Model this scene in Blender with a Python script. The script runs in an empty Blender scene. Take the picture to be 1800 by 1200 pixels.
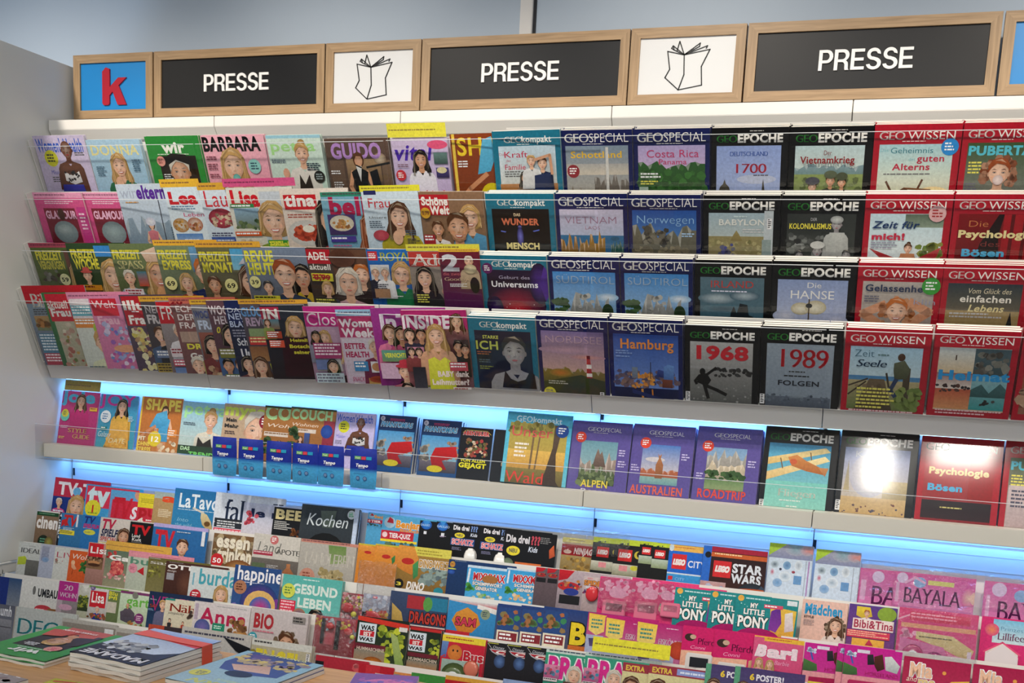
import bpy, math, random, bmesh
from mathutils import Matrix, Vector
# ---------------------------------------------------------------- camera, world, lights, exposure
scn = bpy.context.scene
col = scn.collection
R_ = math.radians
cam = bpy.data.objects.new('camera', bpy.data.cameras.new('camera')); col.objects.link(cam)
cam.data.sensor_width = 36.0; cam.data.lens = 39.0760; cam.data.shift_y = 0.19867
cam.matrix_world = Matrix(((0.942449, -0.101181, 0.318673, 2.694325), (0.330538, 0.138434, -0.933585, -3.015838), (0.050345, 0.985190, 0.163911, 1.635016), (0.000000, 0.000000, 0.000000, 1.000000)))
cam.data.clip_start = .05
scn.camera = cam
scn.view_settings.view_transform = 'Standard'; scn.view_settings.look = 'None'
scn.view_settings.exposure = 0.14; scn.view_settings.gamma = 1.0
scn.view_settings.use_curve_mapping = False
w = bpy.data.worlds.new('room_light'); scn.world = w; w.use_nodes = True
w.node_tree.nodes['Background'].inputs[0].default_value = (.66, .74, .86, 1)
w.node_tree.nodes['Background'].inputs[1].default_value = .38
scn.cycles.max_bounces = 6; scn.cycles.transparent_max_bounces = 24
scn.cycles.caustics_reflective = False; scn.cycles.caustics_refractive = False
scn.cycles.sample_clamp_indirect = 3.0
def area(name, loc, aim, size, power, color, size_y=None, spread=180):
    l = bpy.data.lights.new(name, 'AREA'); l.energy = power; l.color = color
    l.shape = 'RECTANGLE' if size_y else 'DISK'; l.size = size
    if size_y: l.size_y = size_y
    l.spread = R_(spread)
    o = bpy.data.objects.new(name, l); col.objects.link(o); o.location = loc
    o.rotation_euler = (Vector(aim) - Vector(loc)).to_track_quat('-Z', 'Y').to_euler()
    return o
for i, x in enumerate((-.2, .9, 2.0, 3.1, 4.2)):
    s = bpy.data.lights.new('ceiling_spot', 'SPOT'); s.energy = 98; s.color = (1, .90, .78)
    s.spot_size = R_(75); s.spot_blend = .9; s.shadow_soft_size = .06
    o = bpy.data.objects.new('ceiling_spot', s); col.objects.link(o); o.location = (x, -1.25, 3.22)
    o.rotation_euler = (Vector((x + .05, 0, 1.75)) - Vector(o.location)).to_track_quat('-Z', 'Y').to_euler()
area('ceiling_panel_light', (1.6, -2.6, 3.26), (1.6, -2.4, 0), 2.6, 30, (.94, .97, 1), .6)
for k in range(6):   # cool LED bars under the upper magazine section and under the middle shelf
    area('led_light', (.3125 + .625 * k, .088, 1.488), (.3125 + .625 * k, .108, 1.36), .6, .52, (.09, .33, 1), .012)
    area('led_light', (.3125 + .625 * k, .088, 1.230), (.3125 + .625 * k, .108, 1.10), .6, .52, (.10, .35, 1), .012)
wash = bpy.data.lights.new('added_patch_spot', 'SPOT'); wash.energy = 16; wash.color = (.45, .7, 1); wash.spot_size = R_(24); wash.spot_blend = .5; wash.shadow_soft_size = .08  # unseen spot added to make the pale bluish patch of light on the wall
o = bpy.data.objects.new('added_patch_spot', wash); col.objects.link(o); o.location = (.35, -1.6, 3.1); o.rotation_euler = (Vector((-.1, .235, 2.78)) - Vector(o.location)).to_track_quat('-Z', 'Y').to_euler()
# ---------------------------------------------------------------- materials
def lin(h):
    if len(h) == 3: h = h[0]*2 + h[1]*2 + h[2]*2
    return tuple((c/12.92 if c <= .04045 else ((c+.055)/1.055)**2.4) for c in (int(h[i:i+2], 16)/255 for i in (0, 2, 4)))
def material(name, color, rough=.5, spec=.5, metal=0, noise=None, bump=0, scale=40, coat=0):
    m = bpy.data.materials.new(name); m.use_nodes = True
    nt = m.node_tree; b = nt.nodes['Principled BSDF']
    c = lin(color) if isinstance(color, str) else color
    b.inputs['Base Color'].default_value = (*c, 1); b.inputs['Roughness'].default_value = rough
    b.inputs['Metallic'].default_value = metal; b.inputs['Specular IOR Level'].default_value = spec
    b.inputs['Coat Weight'].default_value = coat
    if noise or bump:
        tc = nt.nodes.new('ShaderNodeTexCoord'); n = nt.nodes.new('ShaderNodeTexNoise')
        n.inputs['Scale'].default_value = scale; n.inputs['Detail'].default_value = 4
        nt.links.new(tc.outputs['Object'], n.inputs['Vector'])
        if noise:
            mx = nt.nodes.new('ShaderNodeMix'); mx.data_type = 'RGBA'
            mx.inputs[6].default_value = (*c, 1); mx.inputs[7].default_value = (*[v*(1-noise) for v in c], 1)
            nt.links.new(n.outputs['Fac'], mx.inputs[0]); nt.links.new(mx.outputs[2], b.inputs['Base Color'])
        if bump:
            bp = nt.nodes.new('ShaderNodeBump'); bp.inputs['Strength'].default_value = bump; bp.inputs['Distance'].default_value = .002
            nt.links.new(n.outputs['Fac'], bp.inputs['Height']); nt.links.new(bp.outputs['Normal'], b.inputs['Normal'])
    return m
def wood(name, c1, c2, axis=0):
    m = material(name, c1, .5); nt = m.node_tree; b = nt.nodes['Principled BSDF']
    tc = nt.nodes.new('ShaderNodeTexCoord'); mp = nt.nodes.new('ShaderNodeMapping')
    sc = [90, 90, 90]; sc[axis] = 5; mp.inputs['Scale'].default_value = sc
    n = nt.nodes.new('ShaderNodeTexNoise'); n.inputs['Scale'].default_value = 1.6; n.inputs['Detail'].default_value = 6; n.inputs['Distortion'].default_value = .6
    rp = nt.nodes.new('ShaderNodeValToRGB'); rp.color_ramp.elements[0].color = (*lin(c2), 1); rp.color_ramp.elements[1].color = (*lin(c1), 1)
    rp.color_ramp.elements[0].position = .3; rp.color_ramp.elements[1].position = .62
    nt.links.new(tc.outputs['Object'], mp.inputs[0]); nt.links.new(mp.outputs[0], n.inputs['Vector'])
    nt.links.new(n.outputs['Fac'], rp.inputs[0]); nt.links.new(rp.outputs[0], b.inputs['Base Color'])
    return m
def printmat(name, rough, coat):
    m = material(name, 'fff', rough, .2, coat=coat); nt = m.node_tree
    a = nt.nodes.new('ShaderNodeAttribute'); a.attribute_name = 'ink'
    n = nt.nodes.new('ShaderNodeTexNoise'); n.inputs['Scale'].default_value = 130; n.inputs['Detail'].default_value = 5; n.inputs['Roughness'].default_value = .65
    tc = nt.nodes.new('ShaderNodeTexCoord'); nt.links.new(tc.outputs['Object'], n.inputs['Vector'])
    mr = nt.nodes.new('ShaderNodeMapRange'); mr.inputs['From Min'].default_value = .3; mr.inputs['From Max'].default_value = .7
    mr.inputs['To Min'].default_value = .78; mr.inputs['To Max'].default_value = 1.06; nt.links.new(n.outputs['Fac'], mr.inputs[0])
    mx = nt.nodes.new('ShaderNodeVectorMath'); mx.operation = 'SCALE'; nt.links.new(a.outputs['Color'], mx.inputs[0]); nt.links.new(mr.outputs[0], mx.inputs['Scale'])
    nt.links.new(mx.outputs[0], nt.nodes['Principled BSDF'].inputs['Base Color'])
    nt.nodes['Principled BSDF'].inputs['Coat Roughness'].default_value = .08 if coat > .5 else .15
    return m
def clear(name, tint, refl=.02, rough=.04, gain=1.0):
    m = bpy.data.materials.new(name); m.use_nodes = True; nt = m.node_tree; nt.nodes.clear()
    o = nt.nodes.new('ShaderNodeOutputMaterial'); t = nt.nodes.new('ShaderNodeBsdfTransparent'); g = nt.nodes.new('ShaderNodeBsdfGlossy')
    t.inputs[0].default_value = (*tint, 1); g.inputs['Roughness'].default_value = rough
    gm = nt.nodes.new('ShaderNodeNewGeometry'); dt = nt.nodes.new('ShaderNodeVectorMath'); dt.operation = 'DOT_PRODUCT'
    nt.links.new(gm.outputs['Normal'], dt.inputs[0]); nt.links.new(gm.outputs['Incoming'], dt.inputs[1])
    ab = nt.nodes.new('ShaderNodeMath'); ab.operation = 'ABSOLUTE'; nt.links.new(dt.outputs['Value'], ab.inputs[0])
    sb = nt.nodes.new('ShaderNodeMath'); sb.operation = 'SUBTRACT'; sb.inputs[0].default_value = 1; nt.links.new(ab.outputs[0], sb.inputs[1])
    pw = nt.nodes.new('ShaderNodeMath'); pw.operation = 'POWER'; pw.inputs[1].default_value = 5; nt.links.new(sb.outputs[0], pw.inputs[0])
    f = nt.nodes.new('ShaderNodeMath'); f.operation = 'MULTIPLY_ADD'; f.inputs[1].default_value = 1-refl; f.inputs[2].default_value = refl; nt.links.new(pw.outputs[0], f.inputs[0])
    mu = nt.nodes.new('ShaderNodeMath'); mu.operation = 'MULTIPLY'; mu.inputs[1].default_value = gain; mu.use_clamp = True
    mx = nt.nodes.new('ShaderNodeMixShader'); nt.links.new(f.outputs[0], mu.inputs[0]); nt.links.new(mu.outputs[0], mx.inputs[0])
    nt.links.new(t.outputs[0], mx.inputs[1]); nt.links.new(g.outputs[0], mx.inputs[2]); nt.links.new(mx.outputs[0], o.inputs[0])
    return m, nt, g
MAT = {}
MAT['ink'] = printmat('satin_print', .42, .03)
MAT['ink_gloss'] = printmat('high_gloss_print', .35, 1)
MAT['pages'] = material('page_edges', 'f0ece0', .8, .2, noise=.12, scale=300)
MAT['white'] = material('white_lacquered_metal', 'e6e4de', .35, .5, noise=.03, scale=6)
MAT['grey'] = material('light_grey_lacquer', 'e0deda', .4, .4, noise=.03, scale=6)
MAT['lipwhite'] = material('cream_shelf_front', 'd9d4c8', .4, .4, noise=.03, scale=6)
MAT['panel'] = material('satin_side_panel', 'e6e6e0', .38, .5, noise=.06, scale=3)
MAT['wall'] = material('blue_grey_wall_paint', 'bccad8', .6, .3, noise=.04, scale=4)
MAT['ceil'] = material('ceiling_paint', 'dddddd', .9, .2, noise=.03, scale=4)
MAT['floor'] = material('floor_stone', 'a8a29a', .35, .5, noise=.2, scale=12)
MAT['dark'] = material('dark_slot', '15181f', .5, .3, noise=.1)
MAT['back'] = material('back_panel_lacquer', 'dfe4ea', .45, .4, noise=.03, scale=5)
MAT['black'] = material('sign_black', '151618', .45, .3, noise=.1, scale=30)
MAT['signwhite'] = material('sign_white', 'dfe1e2', .4, .4, noise=.02)
MAT['letter'] = material('raised_white_letter', 'f2f2f0', .4, .4, noise=.02)
MAT['signblue'] = material('sign_blue', '1787cf', .4, .4, noise=.03)
MAT['red'] = material('logo_red', 'b0122c', .4, .4, noise=.03)
MAT['oak'] = wood('oak_frame', 'ad8f6a', '927654', 0)
MAT['oakv'] = wood('oak_frame_upright', 'ad8f6a', '927654', 2)
MAT['table'] = wood('table_top_wood', 'd5a672', 'bd8a58', 0)
MAT['acryl'] = clear('clear_acrylic', (.985, .99, .99))[0]
MAT['edge'] = material('polished_acrylic_edge', 'd5dadc', .25, .6, noise=.02)
m, nt, g = clear('crinkled_film', (.94, .95, .96), .06, .12, 2.6); MAT['film'] = m
n = nt.nodes.new('ShaderNodeTexNoise'); n.inputs['Scale'].default_value = 55; n.inputs['Detail'].default_value = 3; n.inputs['Distortion'].default_value = 1.5
tc = nt.nodes.new('ShaderNodeTexCoord'); bp = nt.nodes.new('ShaderNodeBump'); bp.inputs['Strength'].default_value = 1; bp.inputs['Distance'].default_value = .02
nt.links.new(tc.outputs['Object'], n.inputs['Vector']); nt.links.new(n.outputs['Fac'], bp.inputs['Height']); nt.links.new(bp.outputs['Normal'], g.inputs['Normal'])
m = material('led_diffuser', 'fff', .5); MAT['led'] = m
m.node_tree.nodes['Principled BSDF'].inputs['Emission Color'].default_value = (.3, .65, 1, 1)
m.node_tree.nodes['Principled BSDF'].inputs['Emission Strength'].default_value = 4
m = material('lamp_glow', 'fff', .5); MAT['lamp'] = m
m.node_tree.nodes['Principled BSDF'].inputs['Emission Color'].default_value = (1, .95, .86, 1)
m.node_tree.nodes['Principled BSDF'].inputs['Emission Strength'].default_value = 40
# ---------------------------------------------------------------- object helpers
def link(name, me, mat, parent=None, loc=None):
    o = bpy.data.objects.new(name, me); col.objects.link(o)
    if mat is not None and me is not None and not me.materials: me.materials.append(MAT[mat])
    if parent: o.parent = parent
    if loc: o.location = loc
    return o
def empty(name, label, cat, loc=(0, 0, 0), group=None):
    o = bpy.data.objects.new(name, None); col.objects.link(o); o.location = loc; o.empty_display_size = .02
    o['label'] = label; o['category'] = cat
    if group: o['group'] = group
    return o
class MB:
    def __init__(s): s.v = []; s.f = []
    def box(s, x0, x1, y0, y1, z0, z1):
        n = len(s.v)
        s.v += [(x0,y0,z0),(x1,y0,z0),(x1,y1,z0),(x0,y1,z0),(x0,y0,z1),(x1,y0,z1),(x1,y1,z1),(x0,y1,z1)]
        s.f += [tuple(n+i for i in f) for f in ((0,3,2,1),(4,5,6,7),(0,1,5,4),(1,2,6,5),(2,3,7,6),(3,0,4,7))]
        return s
    def prism(s, prof, x0, x1):   # profile of (y, z) points extruded along x
        n = len(s.v); k = len(prof)
        s.v += [(x0, y, z) for y, z in prof] + [(x1, y, z) for y, z in prof]
        s.f += [tuple(range(n, n+k))[::-1], tuple(range(n+k, n+2*k))] + [(n+i, n+(i+1) % k, n+k+(i+1) % k, n+k+i) for i in range(k)]
        return s
    def plate(s, pts, y0, y1):    # outline of (x, z) points extruded along y
        n = len(s.v); k = len(pts)
        s.v += [(x, y0, z) for x, z in pts] + [(x, y1, z) for x, z in pts]
        s.f += [tuple(range(n, n+k)), tuple(range(n+k, n+2*k))[::-1]] + [(n+(i+1) % k, n+i, n+k+i, n+k+(i+1) % k) for i in range(k)]
        return s
    def mesh(s, name, bev=0):
        me = bpy.data.meshes.new(name); me.from_pydata(s.v, [], s.f)
        bm = bmesh.new(); bm.from_mesh(me); bmesh.ops.recalc_face_normals(bm, faces=bm.faces[:])
        if bev: bmesh.ops.bevel(bm, geom=bm.edges[:], offset=bev, segments=2, affect='EDGES', clamp_overlap=True)
        bm.to_mesh(me); bm.free(); me.update(); return me
    def obj(s, name, mat, parent=None, loc=None, bev=0): return link(name, s.mesh(name, bev), mat, parent, loc)
# ---------------------------------------------------------------- lettering: built-in font to triangles, once per glyph
GL = {}
def load_glyphs(need):
    tmp = []
    for st, ch in need:
        off = {'r': 0, 'b': .022, 'k': .042, 't': -.012, 's': -.012}[st]
        for kind, body in (('g', ch), ('m', 'H' + ch + 'H')):
            c = bpy.data.curves.new('t', 'FONT'); c.body = body; c.size = 1; c.resolution_u = 3; c.fill_mode = 'FRONT'
            if kind == 'g': c.offset = off
            o = bpy.data.objects.new('t', c); col.objects.link(o); tmp.append((st, ch, kind, o))
    c = bpy.data.curves.new('t', 'FONT'); c.body = 'HH'; c.size = 1
    hh = bpy.data.objects.new('t', c); col.objects.link(hh)
    dg = bpy.context.evaluated_depsgraph_get()
    W0 = hh.evaluated_get(dg).dimensions.x
    for st, ch, kind, o in tmp:
        ev = o.evaluated_get(dg)
        if kind == 'm': GL[(st, ch)][2] = ev.dimensions.x - W0
        else:
            me = ev.to_mesh(); vs = [(v.co.x, v.co.y) for v in me.vertices]; fs = [tuple(p.vertices) for p in me.polygons]
            if st == 's' and vs:   # stress the stems and add serifs
                ex = []; y1 = max(v[1] for v in vs)
                for yy, sg in ((min(v[1] for v in vs), 1), (y1, -1)):
                    xs = sorted(v[0] for v in vs if abs(v[1]-yy) < .012)
                    i = 0
                    while i + 1 < len(xs):
                        if .02 < xs[i+1] - xs[i] < .16:
                            ex.append((xs[i]-.05, yy, xs[i+1]+.09, yy + sg*.028)); i += 2
                        else: i += 1
                n = len(vs); k = len(fs)
                vs = vs + [(x+.022, y) for x, y in vs] + [(x+.045, y) for x, y in vs]
                fs = fs + [tuple(a+n for a in f) for f in fs[:k]] + [tuple(a+2*n for a in f) for f in fs[:k]]
                if ch.isalpha():
                    for x0, a, x1, b in ex:
                        n = len(vs); lo, hi = min(a, b), max(a, b)
                        vs += [(x0, lo), (x1, lo), (x1, hi), (x0, hi)]; fs.append((n, n+1, n+2, n+3))
            GL[(st, ch)] = [vs, fs, 0]; ev.to_mesh_clear()
    for _, _, _, o in tmp + [(0, 0, 0, hh)]:
        c = o.data; bpy.data.objects.remove(o); bpy.data.curves.remove(c)
def text_tris(s, st, track=1.0):
    """(verts, faces, width): size 1 glyph run, capitals about .73 high"""
    g = 's' if 's' in st else next((c for c in st if c in 'rbkt'), 'r'); sh = .22 if 'i' in st else 0
    x = 0; V = []; F = []
    for ch in s:
        if ch == ' ': x += .3; continue
        q = GL.get((g, ch))
        if not q: continue
        n = len(V); V += [(px + x + sh*py, py) for px, py in q[0]]; F += [tuple(i+n for i in f) for f in q[1]]
        x += q[2] * track + (.03 if g in 'bk' else 0)
    return V, F, max(x, .01)
# ---------------------------------------------------------------- flat print: coloured shapes on a sheet, units are % of its width, y down
class Sheet:
    def __init__(s, w, h):
        s.w = w; s.h = h; s.toys = []; s.scale(100); s.parts = {}; s.lay = 0; s.seed = random.Random(int(w*1e5) + int(h*1e4))
    def scale(s, f):
        """from here on the units are % of f % of the width"""
        s.k = s.w*f/1e4; s.H = s.h/s.k; s.X = 1e4/f
    def add(s, part, pts, c, lay=None):
        """pts in sheet units; c a colour, or a function (x, y) -> colour, or a list of colours"""
        H = s.H
        if part != 'insert_strip' and (min(p[0] for p in pts) < 0 or max(p[0] for p in pts) > s.X or min(p[1] for p in pts) < 0 or max(p[1] for p in pts) > H):
            if isinstance(c, list): c = c[0]
            for ax, lim, sg in ((0, 0, 1), (0, s.X, -1), (1, 0, 1), (1, H, -1)):
                out = []
                for i, p in enumerate(pts):
                    q = pts[i-1]; a = (p[ax]-lim)*sg; b = (q[ax]-lim)*sg
                    if (a >= 0) != (b >= 0):
                        t = b/(b-a); out.append((q[0]+(p[0]-q[0])*t, q[1]+(p[1]-q[1])*t))
                    if a >= 0: out.append(p)
                pts = out
                if len(pts) < 3: return
        V, F, C = s.parts.setdefault(part, ([], [], []))
        n = len(V); y = -(lay if lay is not None else s.lay)*.000055 - .0003
        V += [(px*s.k, y, (H-py)*s.k) for px, py in pts]; F.append(tuple(range(n, n+len(pts))))
        C += c if isinstance(c, list) else [c(*p) for p in pts] if callable(c) else [c]*len(pts)
    def up(s): s.lay += 1
    def rect(s, part, x0, y0, x1, y1, c, c2=None):
        s.up()
        if c2 is None: s.add(part, [(x0, y1), (x1, y1), (x1, y0), (x0, y0)], c)
        else: s.add(part, [(x0, y1), (x1, y1), (x1, y0), (x0, y0)], grad(c, c2, y0, y1))
    def ell(s, part, cx, cy, rx, ry, c, c2=None, n=18):
        s.up(); P = [(cx+rx*math.cos(6.2832*i/n), cy+ry*math.sin(6.2832*i/n)) for i in range(n)]
        if c2 is None: s.add(part, P[::-1], c)
        else:
            for i in range(n): s.add(part, [(cx, cy), P[(i+1) % n], P[i]], [c, c2, c2])
    def poly(s, part, pts, c, c2=None):
        s.up(); y0 = min(p[1] for p in pts); y1 = max(p[1] for p in pts)
        a = sum(pts[i-1][0]*p[1]-p[0]*pts[i-1][1] for i, p in enumerate(pts))
        s.add(part, pts if a < 0 else pts[::-1], c if c2 is None else grad(c, c2, y0, y1))
    def stroke(s, part, pts, wd, c):
        s.up()
        for (x0, y0), (x1, y1) in zip(pts, pts[1:]):
            d = math.hypot(x1-x0, y1-y0) or 1; nx, ny = (y1-y0)/d*wd/2, -(x1-x0)/d*wd/2
            ex, ey = (x1-x0)/d*wd*.3, (y1-y0)/d*wd*.3
            s.add(part, [(x0-nx-ex, y0-ny-ey), (x1-nx+ex, y1-ny+ey), (x1+nx+ex, y1+ny+ey), (x0+nx-ex, y0+ny-ey)], c)
    def text(s, part, x, y, w, h, c, st, t):
        """capitals fill the box from (x, y), w wide and h high; st holds the style letters, o and O add a white or dark outline"""
        V, F, W = text_tris(t, st, .93 if 's' in st else 1)
        kx = w/W; ky = h/.73
        if 'l' in st: ky = h/.56                      # lower-case only: x-height fills the box
        for q, d in ((('w', lin('fff')), 1) if 'o' in st else (None, 0), (('d', lin('111')), 1) if 'O' in st else (None, 0), (None, 2)):
            if d == 0: continue
            s.up()
            off = [(0, 0)] if d == 2 else [(a*h*.05, b*h*.05) for a in (-1, 1) for b in (-1, 1)]
            for ox, oy in off:
                P = [(x + ox + vx*kx, y + oy + h - vy*ky) for vx, vy in V]
                for f in F: s.add(part, [P[i] for i in f], c if d == 2 else q[1])
    def lines(s, part, x, y, w, n, c, lh=3.2):
        s.up(); r = s.seed
        for i in range(n):
            a = x; e = x + w*r.uniform(.65, 1)
            while a < e - .8:
                b = min(e, a + r.uniform(2, 7)); s.add(part, [(a, y+i*lh+lh*.5), (b, y+i*lh+lh*.5), (b, y+i*lh), (a, y+i*lh)], c); a = b + .9
    def mount(s, part, x0, x1, yb, yt, amp, seed, c, c2):
        s.up(); r = random.Random(seed); n = 14; P = [(x0, yb)]
        pk = [r.random() for _ in range(n+1)]
        for i in range(n+1): P.append((x0+(x1-x0)*i/n, yt + amp*(pk[i] - .5) + amp*.25*math.sin(i*1.7+seed)))
        P.append((x1, yb)); s.add(part, P[::-1], grad(c, c2, yt-amp/2, yb))
        # lit faces of the ridge
        s.up()
        for i in range(1, n):
            if i % 2: s.add(part, [P[i], (P[i+1][0], P[i+1][1]+.5), ((P[i][0]+P[i+1][0])/2, min(yb, P[i][1]+amp*.7))][::-1], mixc(c, (.9, .9, .85), .22))
    def blobs(s, part, x0, y0, x1, y1, n, size, seed, c, c2):
        r = random.Random(seed)
        for i in range(n):
            if i % 12 == 0: s.up()
            cx, cy, q = r.uniform(x0, x1), r.uniform(y0, y1), size*r.uniform(.5, 1.2); m = r.randint(5, 7); a0 = r.random()*6
            s.add(part, [(cx+q*r.uniform(.7, 1.1)*math.cos(a0-6.28*i/m), cy+q*r.uniform(.6, 1)*math.sin(a0-6.28*i/m)) for i in range(m)][::-1], mixc(c, c2, r.random()))
    def face(s, cx, cy, z, sk, hr, st, sh, sh2=None):
        """head and shoulders: z is the height of the head; st: l long, b bob, s short, u pinned up, c curly, n none, h hat; g smile"""
        P = 'picture'; r = random.Random(int(cx*7+cy*13+z)); dk = mixc(sk, (.12, .03, .01), .38); lt = mixc(sk, (1, .9, .8), .25)
        hd = mixc(hr, (0, 0, 0), .45); hl = mixc(hr, (1, .85, .6), .3)
        if 'l' in st:
            s.poly(P, [(cx-.36*z, cy-.5*z), (cx-.5*z, cy-.2*z), (cx-.52*z, cy+.25*z), (cx-.66*z, cy+.6*z), (cx-.62*z, cy+1.05*z), (cx-.3*z, cy+1.15*z), (cx+.3*z, cy+1.1*z), (cx+.64*z, cy+1*z), (cx+.66*z, cy+.6*z), (cx+.52*z, cy+.2*z), (cx+.48*z, cy-.25*z), (cx+.3*z, cy-.56*z), (cx, cy-.66*z)], hr, hd)
        if 'b' in st: s.poly(P, [(cx-.3*z, cy-.55*z), (cx-.48*z, cy-.3*z), (cx-.53*z, cy+.1*z), (cx-.5*z, cy+.46*z), (cx-.2*z, cy+.5*z), (cx+.25*z, cy+.5*z), (cx+.52*z, cy+.42*z), (cx+.52*z, cy), (cx+.44*z, cy-.35*z), (cx+.2*z, cy-.62*z), (cx-.1*z, cy-.64*z)], hr, hd)
        if 'c' in st:
            for k in range(46):
                if k % 15 == 0: s.up()
                a = r.uniform(-3.6, .5); q = r.uniform(.4, .66)*z; m = z*r.uniform(.09, .17)
                if r.random() < .4: a = r.choice((-3.35, .2)) + r.uniform(-.4, .3); 
                X, Y = cx+q*math.cos(a), cy+q*math.sin(a)*.95 + (.25*z if r.random() < .3 else 0)
                s.add(P, [(X+m*math.cos(-t*1.05), Y+m*math.sin(-t*1.05)) for t in range(6)][::-1], mixc(hd, hl, r.random()*.8))
        if 'u' in st: s.ell(P, cx+.05*z, cy-.6*z, .22*z, .18*z, hr, hd)
        s.poly(P, [(cx-.17*z, cy+.25*z), (cx-.18*z, cy+.62*z), (cx-.5*z, cy+.8*z), (cx+.5*z, cy+.8*z), (cx+.18*z, cy+.62*z), (cx+.17*z, cy+.25*z)], dk, sk)
        s.poly(P, [(cx-.22*z, cy+.66*z), (cx-.75*z, cy+.82*z), (cx-.92*z, cy+1.1*z), (cx-1.02*z, cy+2.6*z), (cx+1.02*z, cy+2.6*z), (cx+.92*z, cy+1.1*z), (cx+.75*z, cy+.82*z), (cx+.22*z, cy+.66*z), (cx+.04*z, cy+.95*z)], sh, sh2 or mixc(sh, (0, 0, 0), .3))
        for d in (-1, 1): s.ell(P, cx+d*.385*z, cy+.04*z, .05*z, .1*z, dk, n=8)
        n = 20; E = []
        for i in range(n):
            a = 6.2832*i/n; yy = math.sin(a); E.append((cx+.385*z*math.cos(a)*(1-.2*max(0, yy)**1.5), cy+.5*z*yy))
        s.up()
        for i in range(n):
            a, b = E[(i+1) % n], E[i]
            s.add(P, [(cx-.05*z, cy-.02*z), a, b], [lt, mixc(sk, dk, .75 if a[0] > cx else .35), mixc(sk, dk, .75 if b[0] > cx else .35)])
        for d in (-1, 1):   # cheeks, brows, eyes
            s.ell(P, cx+d*.22*z, cy+.16*z, .1*z, .08*z, mixc(sk, (.8, .12, .08), .16), mixc(sk, dk, .12), 8)
            s.poly(P, [(cx+d*.06*z, cy-.13*z), (cx+d*.19*z, cy-.185*z), (cx+d*.3*z, cy-.12*z), (cx+d*.19*z, cy-.15*z)], mixc(hd, (.02, .01, .01), .4))
            s.ell(P, cx+d*.17*z, cy-.036*z, .074*z, .036*z, mixc(dk, (0, 0, 0), .45), n=10)
            s.ell(P, cx+d*.17*z, cy-.030*z, .056*z, .022*z, (.5, .46, .43), n=10)
            s.ell(P, cx+d*.17*z, cy-.031*z, .026*z, .026*z, (.03, .025, .03), n=8)
            s.ell(P, cx+d*.17*z, cy-.075*z, .09*z, .02*z, mixc(sk, dk, .7), n=8)
        s.poly(P, [(cx+.01*z, cy-.05*z), (cx+.07*z, cy+.15*z), (cx+.02*z, cy+.185*z), (cx-.06*z, cy+.165*z), (cx-.02*z, cy+.14*z)], mixc(sk, dk, .55))
        lip = mixc(sk, (.5, .02, .04), .62)
        if 'g' in st:
            s.poly(P, [(cx-.17*z, cy+.245*z), (cx-.06*z, cy+.235*z), (cx, cy+.245*z), (cx+.06*z, cy+.235*z), (cx+.17*z, cy+.245*z), (cx+.1*z, cy+.335*z), (cx, cy+.36*z), (cx-.1*z, cy+.335*z)], lip)
            s.poly(P, [(cx-.135*z, cy+.262*z), (cx, cy+.268*z), (cx+.135*z, cy+.262*z), (cx+.08*z, cy+.31*z), (cx-.08*z, cy+.31*z)], (.9, .88, .84))
        else:
            s.poly(P, [(cx-.12*z, cy+.275*z), (cx-.04*z, cy+.25*z), (cx+.04*z, cy+.25*z), (cx+.12*z, cy+.275*z), (cx+.05*z, cy+.315*z), (cx-.05*z, cy+.315*z)], lip)
        if 'd' in st: s.poly(P, [(cx-.3*z, cy+.2*z), (cx-.15*z, cy+.4*z), (cx+.15*z, cy+.4*z), (cx+.3*z, cy+.2*z), (cx+.26*z, cy+.42*z), (cx, cy+.54*z), (cx-.26*z, cy+.42*z)], mixc(hd, sk, .45))
        s.poly(P, [(cx+.2*z, cy-.3*z), (cx+.36*z, cy-.1*z), (cx+.34*z, cy+.2*z), (cx+.16*z, cy+.44*z), (cx+.27*z, cy+.18*z), (cx+.28*z, cy-.1*z)], mixc(sk, dk, .55), mixc(sk, dk, .8))
        s.poly(P, [(cx-.03*z, cy-.1*z), (cx+.02*z, cy-.1*z), (cx+.03*z, cy+.12*z), (cx-.03*z, cy+.12*z)], lt)
        s.poly(P, [(cx-.1*z, cy+.43*z), (cx+.1*z, cy+.43*z), (cx+.05*z, cy+.46*z), (cx-.05*z, cy+.46*z)], mixc(sk, dk, .5))
        if 'n' not in st:
            top = -.63 if 's' not in st else -.58
            s.poly(P, [(cx-.4*z, cy-.02*z), (cx-.43*z, cy-.3*z), (cx-.28*z, cy-.54*z), (cx, cy+top*z), (cx+.27*z, cy-.54*z), (cx+.43*z, cy-.3*z), (cx+.4*z, cy-.02*z), (cx+.35*z, cy-.2*z), (cx+.2*z, cy-.34*z), (cx-.1*z, cy-.4*z), (cx-.28*z, cy-.25*z), (cx-.35*z, cy-.14*z)], hr, mixc(hr, hd, .5))
            s.poly(P, [(cx-.2*z, cy-.52*z), (cx+.06*z, cy-.58*z), (cx+.25*z, cy-.42*z), (cx+.02*z, cy-.5*z)], hl)
            if 'l' in st or 'b' in st:
                e = .75 if 'l' in st else .36
                for d in (-1, 1):
                    s.poly(P, [(cx+d*.3*z, cy-.42*z), (cx+d*.46*z, cy-.2*z), (cx+d*.5*z, cy+.2*z), (cx+d*.54*z, cy+e*z), (cx+d*.36*z, cy+(e+.02)*z), (cx+d*.38*z, cy+.2*z), (cx+d*.37*z, cy-.12*z)], mixc(hr, hl, .35), hr)
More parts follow.
